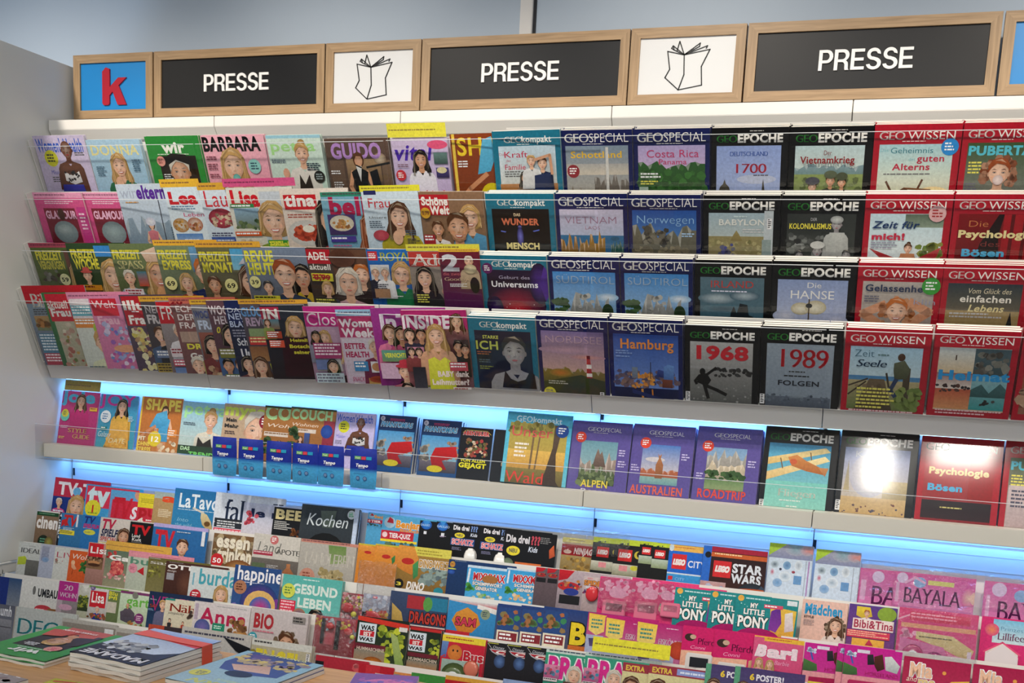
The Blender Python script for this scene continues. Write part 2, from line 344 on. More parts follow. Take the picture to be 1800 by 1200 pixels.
            if z > 14 and ('l' in st or 'b' in st):   # strands
                e = .95 if 'l' in st else .42
                for k in range(10):
                    d = -1 if k % 2 else 1; q = .40 + .12*r.random()
                    s.stroke(P, [(cx+d*r.uniform(.02, .2)*z, cy-.56*z), (cx+d*(q-.04)*z, cy-.3*z), (cx+d*q*z, cy+.15*z), (cx+d*(q+r.uniform(-.03, .1))*z, cy+e*z)], .022*z, hl if k % 3 == 0 else mixc(hr, hd, .7))
        if 'h' in st:
            s.ell(P, cx, cy-.34*z, .56*z, .12*z, sh2 or sh, n=14); s.poly(P, [(cx-.34*z, cy-.36*z), (cx-.3*z, cy-.66*z), (cx, cy-.74*z), (cx+.3*z, cy-.66*z), (cx+.34*z, cy-.36*z)], sh2 or sh)
    def body(s, cx, y, h, sk, hr, cl, cl2):
        """a small standing figure, y the top of the head, h its height"""
        P = 'picture'; u = h/7.5
        s.ell(P, cx, y+.75*u, .55*u, .7*u, hr, n=12)
        s.poly(P, [(cx-.22*u, y+1.2*u), (cx-.2*u, y+1.6*u), (cx+.2*u, y+1.6*u), (cx+.22*u, y+1.2*u)], sk)
        s.stroke(P, [(cx-.28*u, y+4.2*u), (cx-.4*u, y+7.3*u)], .5*u, cl2); s.stroke(P, [(cx+.28*u, y+4.2*u), (cx+.4*u, y+7.3*u)], .5*u, cl2)
        s.stroke(P, [(cx-.7*u, y+1.8*u), (cx-1.1*u, y+3.1*u), (cx-.7*u, y+4*u)], .38*u, sk); s.stroke(P, [(cx+.7*u, y+1.8*u), (cx+1.15*u, y+3.1*u), (cx+.8*u, y+4*u)], .38*u, sk)
        s.poly(P, [(cx-.3*u, y+1.5*u), (cx-.85*u, y+1.8*u), (cx-.65*u, y+3*u), (cx-.75*u, y+4.5*u), (cx+.75*u, y+4.5*u), (cx+.65*u, y+3*u), (cx+.85*u, y+1.8*u), (cx+.3*u, y+1.5*u)], cl, mixc(cl, (0, 0, 0), .25))
        s.ell(P, cx, y+.8*u, .4*u, .52*u, mixc(sk, (1, 1, 1), .1), sk, 12)
        s.poly(P, [(cx-.45*u, y+.8*u), (cx-.42*u, y+.2*u), (cx, y), (cx+.42*u, y+.2*u), (cx+.45*u, y+.8*u), (cx+.25*u, y+.42*u), (cx-.2*u, y+.4*u)], hr)
def mixc(a, b, t): return tuple(p+(q-p)*t for p, q in zip(a, b))
def grad(a, b, y0, y1): return lambda x, y: mixc(a, b, min(1, max(0, (y-y0)/((y1-y0) or 1))))
SK = {'A': lin('e8b99a'), 'B': lin('d39b76'), 'D': lin('6e4430'), 'G': lin('9a9a9c')}
HR = {'y': lin('c9a062'), 'w': lin('d9d2c4'), 'n': lin('5a3620'), 'k': lin('1d1512'), 'r': lin('9c4a20'), 'o': lin('c06a2c'), 'g': lin('3a3a3c')}
LOGO = {'K': ('1b6d86', 'kompakt'), 'S': ('141c50', 'SPECIAL'), 'E': ('0c0c0e', 'EPOCHE'), 'W': ('a81528', 'WISSEN'), 'V': ('5b4f96', 'SPECIAL')}
def draw(s, dsl):
    """runs the little drawing language of the covers; every command names its part"""
    for cmd in dsl.split(';'):
        cmd = cmd.strip()
        if not cmd: continue
        a = cmd.split(' '); k = a[0]
        f = lambda i: float(a[i]); c = lambda i: lin(a[i])
        if k == 'U': s.scale(f(1))
        elif k == 'B':
            s.add('cover', [(0, s.H), (s.X, s.H), (s.X, 0), (0, 0)], c(1) if len(a) < 3 else grad(c(1), c(2), 0, s.H), 0)
        elif k in 'TH': s.text('masthead' if k == 'T' else 'headline', f(1), f(2), f(3), f(4), c(5), a[6], ' '.join(a[7:]))
        elif k == 'R': s.rect('picture', f(1), f(2), f(3), f(4), c(5), c(6) if len(a) > 6 else None)
        elif k == 'I': s.rect('insert_strip', f(1), f(2), f(3), f(4), c(5)); s.lines('insert_strip', f(1)+3, (f(2)+f(4))/2-1.5, f(3)-f(1)-8, 1, mixc(c(5), (.1, .02, .05), .7), 4)
        elif k == 'Q': s.rect('headline', f(1), f(2), f(3), f(4), c(5)); s.lines('headline', f(1)+1.5, f(2)+1.5, f(3)-f(1)-3, max(1, int((f(4)-f(2)-1)/4.4)), c(6), 4.4)
        elif k == 'E': s.ell('picture', f(1), f(2), f(3), f(4), c(5), c(6) if len(a) > 6 else None)
        elif k == 'P':
            q = [float(v) for v in a[3:]]; s.poly('picture', list(zip(q[::2], q[1::2])), c(1), c(2))
        elif k == 'Z':
            q = [float(v) for v in a[3:]]; s.stroke('picture', list(zip(q[::2], q[1::2])), f(1), c(2))
        elif k == 'F': s.face(f(1), f(2), f(3), SK[a[4]], HR[a[5]], a[6], c(7), c(8) if len(a) > 8 else None)
        elif k == 'W': s.body(f(1), f(2), f(3), SK[a[4]], HR[a[5]], c(6), c(7))
        elif k == 'L': s.lines('small_print', f(1), f(2), f(3), int(a[4]), c(5), f(6) if len(a) > 6 else 3.2)
        elif k == 'G':
            s.ell('badge', f(1), f(2), f(3), f(3), c(4), n=16)
            if len(a) > 6: s.text('badge', f(1)-f(3)*.7, f(2)-f(3)*.35, f(3)*1.4, f(3)*.7, c(5), 'b', ' '.join(a[6:]))
            elif len(a) > 5: s.lines('badge', f(1)-f(3)*.6, f(2)-f(3)*.5, f(3)*1.2, 3, c(5), f(3)*.36)
        elif k == 'M': s.mount('picture', f(1), f(2), f(3), f(4), f(5), int(a[6]), c(7), c(8))
        elif k == 'N': s.blobs('picture', f(1), f(2), f(3), f(4), int(a[5]), f(6), int(a[7]), c(8), c(9))
        elif k == 'Y': s.toys.append((a[1], f(2)*s.k, s.h-f(3)*s.k, f(4)*s.k, f(5)*s.k, a[6]))
        elif k == 'C': s.rect('barcode', f(1), f(2), f(1)+6, f(2)+14, lin('e8e8e8')); s.lines('barcode', f(1)+1, f(2)+1, 4.5, 5, lin('222'), 2.4)
        elif k == '$':      # the common head of one magazine series
            bg, word = LOGO[a[1]]; s.add('cover', [(0, s.H), (s.X, s.H), (s.X, 0), (0, 0)], lin(bg), 0)
            wc = lin('eceae4'); x0, x1, ph = 8, 92, 21
            if a[1] == 'K': s.text('masthead', 16, 7.5, 28, 9, wc, 's', 'GEO'); s.text('masthead', 43, 7.5, 44, 9, wc, 'b', word); s.lines('small_print', 36, 18.6, 26, 1, wc, 1.6)
            elif a[1] == 'S': s.text('masthead', 3, 4, 35, 12.5, wc, 's', 'GEO'); s.text('masthead', 39, 4, 56, 12.5, wc, 't', word); s.lines('small_print', 30, 18.2, 38, 1, wc, 1.6); x0, x1 = 5, 94
            elif a[1] == 'E': s.text('masthead', 6, 9, 27, 9.5, lin('2f8a34'), 's', 'GEO'); s.text('masthead', 34, 8, 59, 10.5, wc, 'k', word); s.lines('small_print', 50, 4, 26, 1, wc, 1.4); x0, x1, ph = 7, 91, 23
            elif a[1] == 'W': s.text('masthead', 5, 8, 30, 10, wc, 's', 'GEO'); s.text('masthead', 39, 8, 55, 10, wc, 'r', word); s.lines('small_print', 33, 19.6, 30, 1, wc, 1.6); x0, x1, ph = 7, 92, 23.5
            else: s.text('masthead', 25, 9, 24, 7, wc, 's', 'GEO'); s.text('masthead', 50, 9, 33, 7, wc, 't', word); s.lines('small_print', 36, 18, 32, 1, wc, 1.3); x0, x1, ph = 18, 79, 32
            hh = float(a[4]) if len(a) > 4 else s.H - 9
            s.rect('picture', x0, ph, x1, hh, c(2), c(3))
def sheet_objects(s, parent_cover_of, th_name='cover', mat='ink'):
    """the cover sheet is a part of the thing; lettering and pictures are sub-parts of it"""
    order = ['cover'] + [p for p in s.parts if p != 'cover']; cov = None
    for p in order:
        V, F, C = s.parts[p]; me = bpy.data.meshes.new(p); me.from_pydata(V, [], F)
        at = me.color_attributes.new('ink', 'FLOAT_COLOR', 'CORNER'); buf = []
        li = [vi for poly in me.polygons for vi in poly.vertices]
        for vi in li: r, g, b = C[vi]; buf += (r, g, b, 1.0)
        at.data.foreach_set('color', buf)
        o = link(th_name if p == 'cover' else p, me, mat, parent_cover_of if cov is None else cov)
        if cov is None: cov = o
    return cov
# tiers: reference line (y, z) of the cover tops, lean (positive leans back), distance down to the ledge
TIER = {1: (-0.057, 2.257, -0.40143, 0.262), 2: (-0.071, 2.093, -0.40143, 0.262), 3: (-0.085, 1.937, -0.40143, 0.262), 4: (-0.118, 1.793, -0.40143, 0.2615), 5: (0.069, 1.459, 0.20944, 0.181), 6: (0.02, 1.167, 0.20944, 0.22), 7: (-0.066, 1.069, 0.20944, 0.22), 8: (-0.15, 0.977, 0.20944, 0.22), 9: (-0.235, 0.885, 0.20944, 0.22), 10: (-0.32, 0.797, 0.20944, 0.22)}
def up_dir(t): a = TIER[t][2]; return Vector((0, math.sin(a), math.cos(a)))
PAGES = {}
def page_block(w, h, th):
    key = (round(w, 3), round(h, 3), round(th, 4))
    if key not in PAGES:
        b = MB(); e = .0012
        b.box(e, w-e, .0004, th-.0004, e, h-e)      # the leaves
        me = b.mesh('page_block'); me.materials.append(MAT['pages']); PAGES[key] = me
    return PAGES[key]
WRAP = {}
def wrapper(w, h, th, c):
    """front sheet edge, spine and back cover as one folded card"""
    key = (round(w, 3), round(h, 3), round(th, 4), c)
    if key not in WRAP:
        b = MB(); b.box(0, w, -.0002, .0003, 0, h-.0006); b.box(0, w, th-.0003, th+.0001, 0, h-.0018); b.box(-.0003, .0004, -.0002, th+.0001, 0, h-.0018)
        me = b.mesh('wrapper'); n = 'card_' + c
        if n not in MAT: MAT[n] = material(n, c, .4, .4, noise=.02)
        me.materials.append(MAT[n]); WRAP[key] = me
    return WRAP[key]
def toy(parent, kind, x, z, sx, sz, c):
    """a small plastic extra packed in front of the cover"""
    nm = 'plastic_' + c
    if nm not in MAT: MAT[nm] = material(nm, c, .2, .5, noise=.03)
    if kind in ('ball', 'cone', 'ring'):
        b = bmesh.new()
        if kind == 'cone': bmesh.ops.create_cone(b, cap_ends=True, segments=20, radius1=1, radius2=.55, depth=1.5); bmesh.ops.bevel(b, geom=[e for e in b.edges if abs(e.verts[0].co.z-e.verts[1].co.z) < .01], offset=.22, segments=3, affect='EDGES')
        else: bmesh.ops.create_uvsphere(b, u_segments=20, v_segments=12, radius=1)
        for v in b.verts: v.co = Vector((v.co.x*sx, v.co.y*.0055 - .0065, v.co.z*sz))
        me = bpy.data.meshes.new('toy'); b.to_mesh(me); b.free()
        for p in me.polygons: p.use_smooth = True
        o = link('toy', me, nm, parent); o.location = (x, 0, z)
        if kind == 'ring':
            b = bmesh.new(); bmesh.ops.create_uvsphere(b, u_segments=18, v_segments=10, radius=1)
            for v in b.verts: v.co = Vector((v.co.x*sx*.62, v.co.y*.002 - .0118, v.co.z*sz*.62))
            me = bpy.data.meshes.new('mirror'); b.to_mesh(me); b.free(); link('mirror', me, 'edge', o)
    elif kind == 'comb':
        b = MB(); b.box(-sx/2, sx/2, -.008, -.003, -sz/2, sz/2)
        n = max(4, int(sz/.004)); 
        for k in range(n): b.box(-sx/2, sx/2, -.0105, -.008, -sz/2 + sz*k/n, -sz/2 + sz*(k+.55)/n)
        b.obj('toy', nm, parent, (x, 0, z))
    elif kind == 'box':
        o = MB().box(-sx, sx, -.011, -.003, -sz, sz).obj('toy', nm, parent, (x, 0, z), bev=.0025)
        MB().box(-sx*.7, sx*.7, -.0125, -.011, -sz*.2, sz*.65).obj('toy_window', 'dark' if c == 'd8d4d0' else 'film', o)
    elif kind == 'house':
        MB().plate([(-sx, -sz), (sx, -sz), (sx, sz*.1), (0, sz), (-sx, sz*.1)], -.010, -.003).obj('toy', nm, parent, (x, 0, z), bev=.0015)
def magazine(t, x, s, w, h, th, n, yaw, fwd, label, dsl, cat='magazine', group=None, tilt=0):
    U = up_dir(t); y0, z0, a, _ = TIER[t]
    M = Matrix.Rotation(-a, 4, 'X')
    base = Vector((x, y0, z0)) + U*(s-h) + M @ Vector((0, -fwd - w*math.sin(yaw), 0))
    r = empty('magazine', label, cat, group=group)
    r.matrix_world = Matrix.Translation(base) @ M @ Matrix.Rotation(yaw, 4, 'Z') @ Matrix.Rotation(tilt, 4, 'Y')
    bg = next((q.split(' ')[1] for q in dsl.split(';') if q.startswith('B ')), None) or (LOGO[dsl.split(' ')[1]][0] if dsl.startswith('$') else 'aaa')
    link('page_block', page_block(w, h, th), None, r)
    link('folded_cover', wrapper(w, h, th, bg), None, r)
    sh = Sheet(w, h); draw(sh, dsl); sheet_objects(sh, r, mat='ink_gloss' if t == 5 else 'ink')
    for q in sh.toys: toy(r, *q)
    for i in range(n):      # the copies kept behind it in the same pocket
        q = empty('magazine', ('copy right behind the ' if i == 0 else 'rearmost copy behind the ') + label.replace(',', ''), 'magazine', group='copies kept behind the ' + label.replace(',', ''))
        q.matrix_world = r.matrix_world @ Matrix.Translation((.0015*(-1)**i, (th + .0016)*(i+1), .0))
        link('page_block', page_block(w, h, th), None, q); link('folded_cover', wrapper(w, h, th, bg), None, q)
    return r
# ---------------------------------------------------------------- what stands on the rack: tier, x, height offset, width, height, thickness, copies behind, turn, offset, label, cover drawing (metres)
ITEMS = [
(1, 0.0119, -0.0009, 0.1971, 0.2611, 0.005, 1, 0.0000, 0.0000, "lavender women's magazine with a shaven-headed woman in a checkered top", "B cabfdc;T 4 4 90 21 3d63c6 b Women'sHealth;G 26 35 13 d9d832 333;H 18 53 22 7 4a53b8 ri Mission;L 18 64 18 3 555;L 74 26 20 2 555;F 60 22 27 D k n 6b4634 4f3021;P 6b4634 4f3021 45 46 33 60 30 84 40 86 47 62 54 54 72 54 77 62 78 90 88 90 82 58 72 47;P e4e4e2 bbb 45 56 60 62 74 55 76 72 60 76 44 70;N 46 54 72 72 16 3 5 222 333;P 2f3a9a 222c80 36 76 76 76 80 100 30 100"),
(1, 0.2130, -0.0159, 0.1991, 0.2461, 0.005, 1, 0.0000, 0.0000, 'pale blue fashion magazine with a laughing long-haired blonde woman', 'B a9cbe0 8fb6cf;T 4 7 90 16 e3dc9a b DONNA;F 52 40 32 A y lg 1f6b48;E 46 66 7 10 e0b090;L 8 40 18 5 4c6f86;L 78 30 18 6 4c6f86;L 80 78 16 3 eee'),
(1, 0.4330, -0.0090, 0.1914, 0.2530, 0.006, 1, 0.0000, 0.0000, 'green magazine with a dark photo of an older smiling woman', 'B 2e8a3a;R 18 30 88 110 241a17 3a2a22;T 30 8 40 17 f2f2ea k wir;L 18 27 66 1 dfe9d8 2.5;F 54 56 44 B w sg 3a2a22 c05030;P 1c1512 15100e 30 32 44 26 70 28 84 44 82 62 74 44 50 36 34 44;G 22 38 8 e29a8c 7a3028;L 22 58 18 4 ddd;P d05a48 b04434 72 74 84 70 86 92 70 92'),
(1, 0.6341, -0.0088, 0.2149, 0.2532, 0.005, 1, 0.0000, 0.0000, 'pink magazine with a blonde woman blowing a mint bubble', 'B efb3c1 e493a6;T 0 2 92 19 111 k BARBARA;F 44 42 40 A y l c9605c;E 46 58 6 6 7fc7bf 5aa79f;G 78 42 10 8fd0c8 356;L 3 28 20 2 845;L 3 38 18 3 845;L 3 52 20 2 845;E 84 86 26 16 dd8290 e6a0ae'),
(1, 0.8557, -0.0123, 0.1794, 0.2497, 0.005, 1, 0.0000, 0.0000, 'pale green magazine with a blonde woman in a white shawl', 'B d3e8dc b5d3c2;R 0 0 100 5 9fd0e0;T 5 8 84 17 a6de8e b petra;F 62 30 30 A y ug e9e6dc;P 2c2622 1c1714 52 62 60 78 70 62 74 90 48 90;E 28 60 6 8 dba689;G 88 66 10 20231f 9aa;L 4 38 28 2 567;L 68 44 26 4 234;L 12 78 14 3 234'),
(1, 1.0463, -0.0246, 0.2016, 0.2374, 0.006, 1, 0.0000, 0.0000, 'brown magazine with a man in a black dinner jacket', 'B 5f4b40 40312a;R 4 30 26 84 6e5848 4c3a2f;R 30 28 84 60 a88a66 6a523e;R 86 30 100 84 7a6350 55402f;E 84 28 10 8 dccab0 8a735c;T 8 6 80 21 b48acb k GUIDO;Z 3 222 62 40 98 34;W 50 18 118 B n 101216 0b0c10;P dcdcd8 c8c8c6 45 38 54 38 50 60;Z 2 111 46 37 53 40;P 16181c 101216 66 46 78 42 84 84 70 84;L 4 44 18 2 eee;L 6 60 16 3 ccc;L 72 74 22 3 ddd'),
(1, 1.2569, -0.0277, 0.1720, 0.2343, 0.006, 2, 0.0000, 0.0000, 'lilac magazine with a dark-haired woman in a white blouse', 'B cdbcdb b9a7cf;I -4 -24 100 -2 e8e04a;E 24 -12 12 8 d8705c;T 2 8 68 26 4c2aa8 bi vital;E 82 10 18 7 e0567e;F 50 34 26 B k lg e9e6ee dcd6e6;R 74 22 98 40 6b8a86 39504a;R 76 46 98 62 4a3f7c 30284f;E 86 50 9 5 d9cfa0;G 12 58 9 c7323f fff;H 10 82 76 7 c9405c bi Abschied;L 8 40 26 2 867'),
(1, 1.4446, -0.0153, 0.2100, 0.2467, 0.006, 0, 0.0698, 0.0000, 'rust-coloured fitness magazine with a woman in a blue dress sitting tall', 'B 8c3f1d 6e3216;R 2 0 6 120 e4c34a;T 8 4 90 23 f0cf2f b SHAPE;P 63b8dc 4aa2c8 44 8 56 4 60 30 52 48 34 52 40 24;E 66 12 5 7 c98a62;Z 6 c98a62 46 52 22 70 12 80;Z 5 c98a62 60 30 70 46 60 60;L 8 34 16 3 eee;G 52 78 15 d8c41e fff 12;H 6 96 18 7 fff k FIT;N 60 40 98 90 30 5 3 a05a30 d9c8a8'),
(1, 1.5712, -0.0085, 0.1890, 0.2535, 0.013, 0, 0.0698, 0.0081, 'teal science magazine with a family photo on a beach', '$ K c3d9e6 b9a27e;R 7 74 93 110 a8703c 8a5a30;H 15 28 36 9 c22a4c r Kraft;H 8 30 9 4 c22a4c t Die;H 18 39 8 4 c22a4c t der;H 15 46 32 8 c22a4c r Familie;L 15 56 24 3 666;F 46 66 17 B k lg 8a6a52;F 72 46 16 A n s 1c2748;F 56 42 15 A y s ddd;Z 4 d09a78 62 40 84 34 86 60;P 1d2a52 162040 60 62 84 58 86 100 58 100'),
(1, 1.7607, -0.0132, 0.1937, 0.2488, 0.013, 2, 0.0000, 0.0000, 'dark blue travel magazine with a misty mountain and yellow word Schottland', '$ S 7d8f9f bcae96;R 5 45 94 60 a9a7a4 c9bfae;M 45 94 100 66 14 3 746c66 5d5648;M 5 60 100 84 16 8 85796a 6d6152;H 12 28 74 9 e0b43c b Schottland;G 15 55 9 8a2a32 fff;R 62 23 66 110 cfcdc8'),
(1, 1.9594, -0.0137, 0.1993, 0.2483, 0.013, 2, 0.0000, 0.0000, 'dark blue travel magazine with green jungle hills under a pink sky', '$ S b0a3cf e6b8c6;M 5 94 104 46 8 4 2f5a2c 1f4020;N 5 50 94 100 70 6 9 274d22 3f7434;N 5 52 30 74 10 5 3 3a5a3a 5a7a52;H 16 26 70 10 c2426e r Costa Rica;H 32 38 38 7 c2426e r Panama;L 8 56 32 2 eee 4;L 8 66 26 2 ddd450;L 70 78 22 2 ddd;R 6 74 18 82 a9bcae'),
(1, 2.1629, -0.0144, 0.1940, 0.2476, 0.013, 2, 0.0000, 0.0000, 'black history magazine with the Dresden skyline and number 1700', '$ E 8fa3d6 a9b4d2;E 60 66 26 6 b8bfd6;M 7 91 110 84 4 2 4a443c 2e2a26;P 5a5446 2c2a26 9 86 12 76 16 72 18 66 20 72 24 76 27 86;P 4a4438 2c2a26 67 86 68 72 69 66 70 72 72 86;H 24 30 50 6 3f62b8 s DEUTSCHLAND;H 28 45 44 13 c23a4e s 1700;L 56 60 22 1 667'),
(1, 2.3604, -0.0152, 0.1996, 0.2468, 0.013, 2, 0.0000, 0.0000, 'black history magazine with helmeted soldiers in a field', '$ E b9cfd2 dfe2c8;R 7 55 91 120 8a9a5a 5c6a38;M 7 91 58 48 6 6 7f98a0 6f8a8a;N 7 62 91 92 70 5 8 46502e 96a46a;F 30 74 12 A n s 3a3f30;E 30 66 9 5 4a4a52;F 52 66 13 B n s 33382c;E 52 58 8 5 565e48;F 66 68 12 B k s 2f352a;E 66 60 7 5 484e3a;H 42 28 10 6 7a1d22 r Der;H 14 35 66 9 8a2026 b Vietnamkrieg'),
(1, 2.5624, -0.0135, 0.2001, 0.2485, 0.013, 2, 0.0000, 0.0000, 'red science magazine with raised arms in a convertible at sunset', '$ W a9cfd6 f0dfae;E 74 84 20 10 f5e2a0 f3d9a4;H 8 28 10 4 6ab0bc t Das;H 20 27 50 7 3d7f8c r Geheimnis;H 42 39 8 4 6ab0bc t des;H 52 36 32 8 b7324a b guten;H 24 46 44 8 b7324a b Alterns;L 14 58 66 1 777;Z 2.5 5b3824 28 86 18 68;Z 2.5 5b3824 52 86 60 66;Z 2 7a4a2a 18 90 40 76 70 78 82 92;E 40 82 6 6 5b3824;G 88 27 10 2a88d0 fff'),
(1, 2.7654, -0.0133, 0.1950, 0.2487, 0.013, 2, 0.0000, 0.0000, 'red science magazine with a curly red-haired girl blowing bubble gum', '$ W 38542c 8a8a86;H 8 27 84 11 58bfd2 k PUBERTÄT;L 10 46 18 4 e4dc60 4;L 8 72 16 3 667;F 46 60 30 A r c b88a90;E 46 68 6 6 efe0da cdb8b4'),
(2, 0.0166, -0.0110, 0.1900, 0.2510, 0.006, 0, 0.0000, 0.0000, 'pink sealed magazine pack with a grey gift, front one of the pair', 'B d8568e c23a78;I 0 0 100 9 e9a0c0;L 20 14 60 2 f4d0e0;R 14 26 78 140 7c1f32 6a1828;T 16 30 62 13 e7b4cf k GLAMOUR;E 48 66 24 19 9fb2b4 7a8c90;E 46 62 15 9 b6c4c4 93a4a6;R 82 24 100 130 c43a86;L 84 34 13 5 f4d0e0 6;E 48 36 7 10 4a2a20'),
(2, 0.1962, -0.0127, 0.1900, 0.2493, 0.006, 0, 0.0000, -0.0070, 'pink sealed magazine pack, rear one of the pair, half hidden', 'B d8568e c23a78;I 0 0 100 9 e9a0c0;L 20 14 60 2 f4d0e0;R 14 26 78 140 7c1f32 6a1828;T 16 30 62 13 e7b4cf k GLAMOUR;E 48 66 24 19 9fb2b4 7a8c90;R 82 24 100 130 c43a86;L 84 34 13 5 f4d0e0 6'),
(2, 0.3555, 0.0170, 0.2200, 0.2790, 0.006, 0, 0.0698, 0.0000, 'white parents magazine with a climbing child in a helmet', 'B c8d6e4 a9bdd2;T 4 7 26 12 a9b4c8 rl wir;T 30 6 46 14 5a2f96 kl eltern;M 0 100 120 56 24 9 8fa3b4 6c7f90;W 42 50 70 A n d47a86 a05a68;E 42 52 8 6 e9e9ec ccd;Z 1.2 334 62 22 60 90;E 92 34 9 14 dba689;L 10 24 30 1 d4a060;L 72 60 20 6 567'),
(2, 0.5267, 0.0098, 0.2150, 0.2718, 0.005, 0, 0.0698, 0.0000, "women's weekly with red lettering and two bowls of pasta", 'B d5e6f0 e4ecf2;I -4 -10 58 1 e8b83a;T 4 7 46 17 cc1f2c k Lea;L 6 27 40 2 68a;H 22 36 34 6 d64a7a r Leben;E 15 54 13 10 d9d4c8 b08048;E 38 53 12 10 e4ddd0 b06a4a;N 6 48 24 60 16 3 4 a86a28 d0a050;N 30 48 46 60 14 3 2 b04a38 d09a60;R 4 66 46 96 5a8ac8 c8d8ea;L 16 74 26 3 fff'),
(2, 0.6510, 0.0013, 0.2150, 0.2633, 0.005, 0, 0.0698, 0.0000, "women's weekly with red lettering and a cherry cake", 'B d8e4ee c4d6e6;I -2 -9 44 1 dca83a;T 4 6 60 18 d0323e rl Laura;E 26 40 20 14 c8475a 8a2434;N 10 34 42 50 30 3.4 6 e9d0b0 6e3a26;L 6 60 36 2 446;R 4 66 46 96 3f5aa0 6a84c0;L 6 70 36 4 eee'),
(2, 0.7456, 0.0064, 0.2150, 0.2684, 0.005, 0, 0.0698, 0.0010, "women's magazine with a blonde woman and a city gate photo", 'B e3e2d6 d4d2c4;R 48 6 100 110 c9d2da b6c0ca;R 6 28 44 56 8fb3cc 6c7458;N 6 44 44 58 20 4 3 3f5a34 7a8a5a;I -3 -12 106 -1 d8588a;T 4 8 44 17 d0202c kl Lisa;Q 2 22 38 27 2f8a4a fff;F 64 46 44 A y bg 8aa038;Q 2 60 42 66 d4541e fff;N 8 72 40 90 20 5 4 c9b090 e8dcc8;Q 50 72 84 92 3f9a34 efe84a;H 52 74 32 6 efe84a k Schlank'),
(2, 0.9244, 0.0027, 0.2150, 0.2647, 0.005, 0, 0.0698, 0.0000, 'cooking weekly with a red title box and stuffed tomatoes', 'B e9dccf d9c6b6;R 4 8 52 28 c9202a;T 6 11 44 12 f4f0ea kl tina;L 6 34 44 2 b04a3a;E 30 60 28 18 e8e6e0 c8c4bc;N 12 50 46 68 26 6 7 b02a20 d8603a;E 34 54 9 5 f0ead8;F 74 42 52 A k lg b01f26;Q 4 84 46 92 2a8a94 fff'),
(2, 1.0562, -0.0071, 0.2100, 0.2549, 0.005, 0, 0.0698, 0.0000, "women's weekly with a pasta dish and smiling brunette", 'B 7fb3c9 6fa0b8;I 0 0 100 6 2f8a6e;T 10 12 74 19 b0204c kl bella;F 76 52 46 A r lg 8a5030;R 6 30 46 58 4d3a6e 3c2c5a;E 26 42 18 11 e9e6dc c9bfa8;N 14 36 38 48 24 3.4 2 a8643a d9a860;Q 6 60 44 68 4a3a94 fff;L 8 72 34 5 c05a8a 4'),
(2, 1.1869, -0.0027, 0.1706, 0.2593, 0.005, 0, 0.0698, 0.0011, 'lifestyle magazine with a brown-haired woman resting her chin', 'B cfdfe9 b9ccda;I -2 -8 104 2 e6e03c;R 4 0 26 7 2a2c60;T 8 12 42 16 c3202c r Frau;H 20 27 16 4 c3202c t im Leben;F 62 44 40 A n lg b3a52a;E 56 78 9 12 e0b090;H 8 42 32 4 333 r Unsere;L 8 50 30 4 456;E 26 74 14 9 c0505a a83a48;L 70 66 24 3 567;L 72 80 22 3 334'),
(2, 1.3580, -0.0092, 0.1910, 0.2528, 0.005, 1, 0.0000, 0.0000, 'celebrity weekly with a smiling man and short-haired blonde woman', 'B 8a6a50 7a5c46;R 0 4 46 34 b3202a;T 3 7 42 12 f0ece4 k Schöne;T 16 20 30 12 f0ece4 k Welt;F 78 38 32 A y bg 5a9ac0;F 58 52 40 B n sdg 2a2a2c;F 26 54 22 B n sg e9e9e6 c8a;G 9 30 8 d4a02a 7a1f1f 0,79;Q 2 62 20 76 a02630 fff;N 24 74 46 90 10 5 3 c3b040 8a9a4a'),
(2, 1.5565, -0.0138, 0.1967, 0.2482, 0.013, 2, 0.0000, 0.0000, 'teal science magazine with an anatomical figure on black', '$ K 0c0d12 05060a;H 40 27 10 4 e0c8a0 k DAS;H 22 34 54 9 d07050 k WUNDER;E 48 48 3.5 4.5 8a8ad6 3a3a7a;P 6a6ac0 3a3a80 44 54 52 54 56 66 53 80 43 80 40 66;Z 1.6 5a6ac8 20 52 46 57 76 50;Z 1.6 5a6ac8 20 62 46 58 76 62;Z 2.2 6a50b0 46 80 40 104;Z 2.2 6a50b0 51 80 58 104;E 48 76 34 30 0c0d12 0c0d12;E 48 60 5 14 7070c8 202050;H 26 68 50 9 e8d890 k MENSCH'),
(2, 1.7572, -0.0138, 0.1982, 0.2482, 0.013, 2, 0.0000, 0.0000, 'dark blue travel magazine with karst islands in a pale bay', '$ S c3bcd2 7fa8c4;R 5 56 94 120 2f6a96 1d4a74;M 5 40 100 66 20 3 a8762c 33301c;M 32 68 100 60 18 5 b08030 33301c;M 76 94 96 70 12 7 2a5a52 1f3f3a;E 82 60 6 3 2a5a78;H 12 30 74 10 a07a92 t VIETNAM;H 40 43 22 5 b07a8c t LAOS;L 8 88 30 2 ddd'),
(2, 1.9588, -0.0166, 0.1918, 0.2454, 0.013, 2, 0.0000, 0.0000, 'dark blue travel magazine with a rocky peak under deep blue sky', '$ S 1f4f9c 6aa0d2;M 5 94 100 52 22 4 6f6c5c 3a382c;N 5 72 94 104 70 6 5 4a4436 8c8268;N 20 44 56 66 24 6 8 23262a 7c786a;H 10 27 82 12 8fb9de t Norwegen;L 74 52 18 2 ace;Q 8 84 38 92 3f9ac0 eee'),
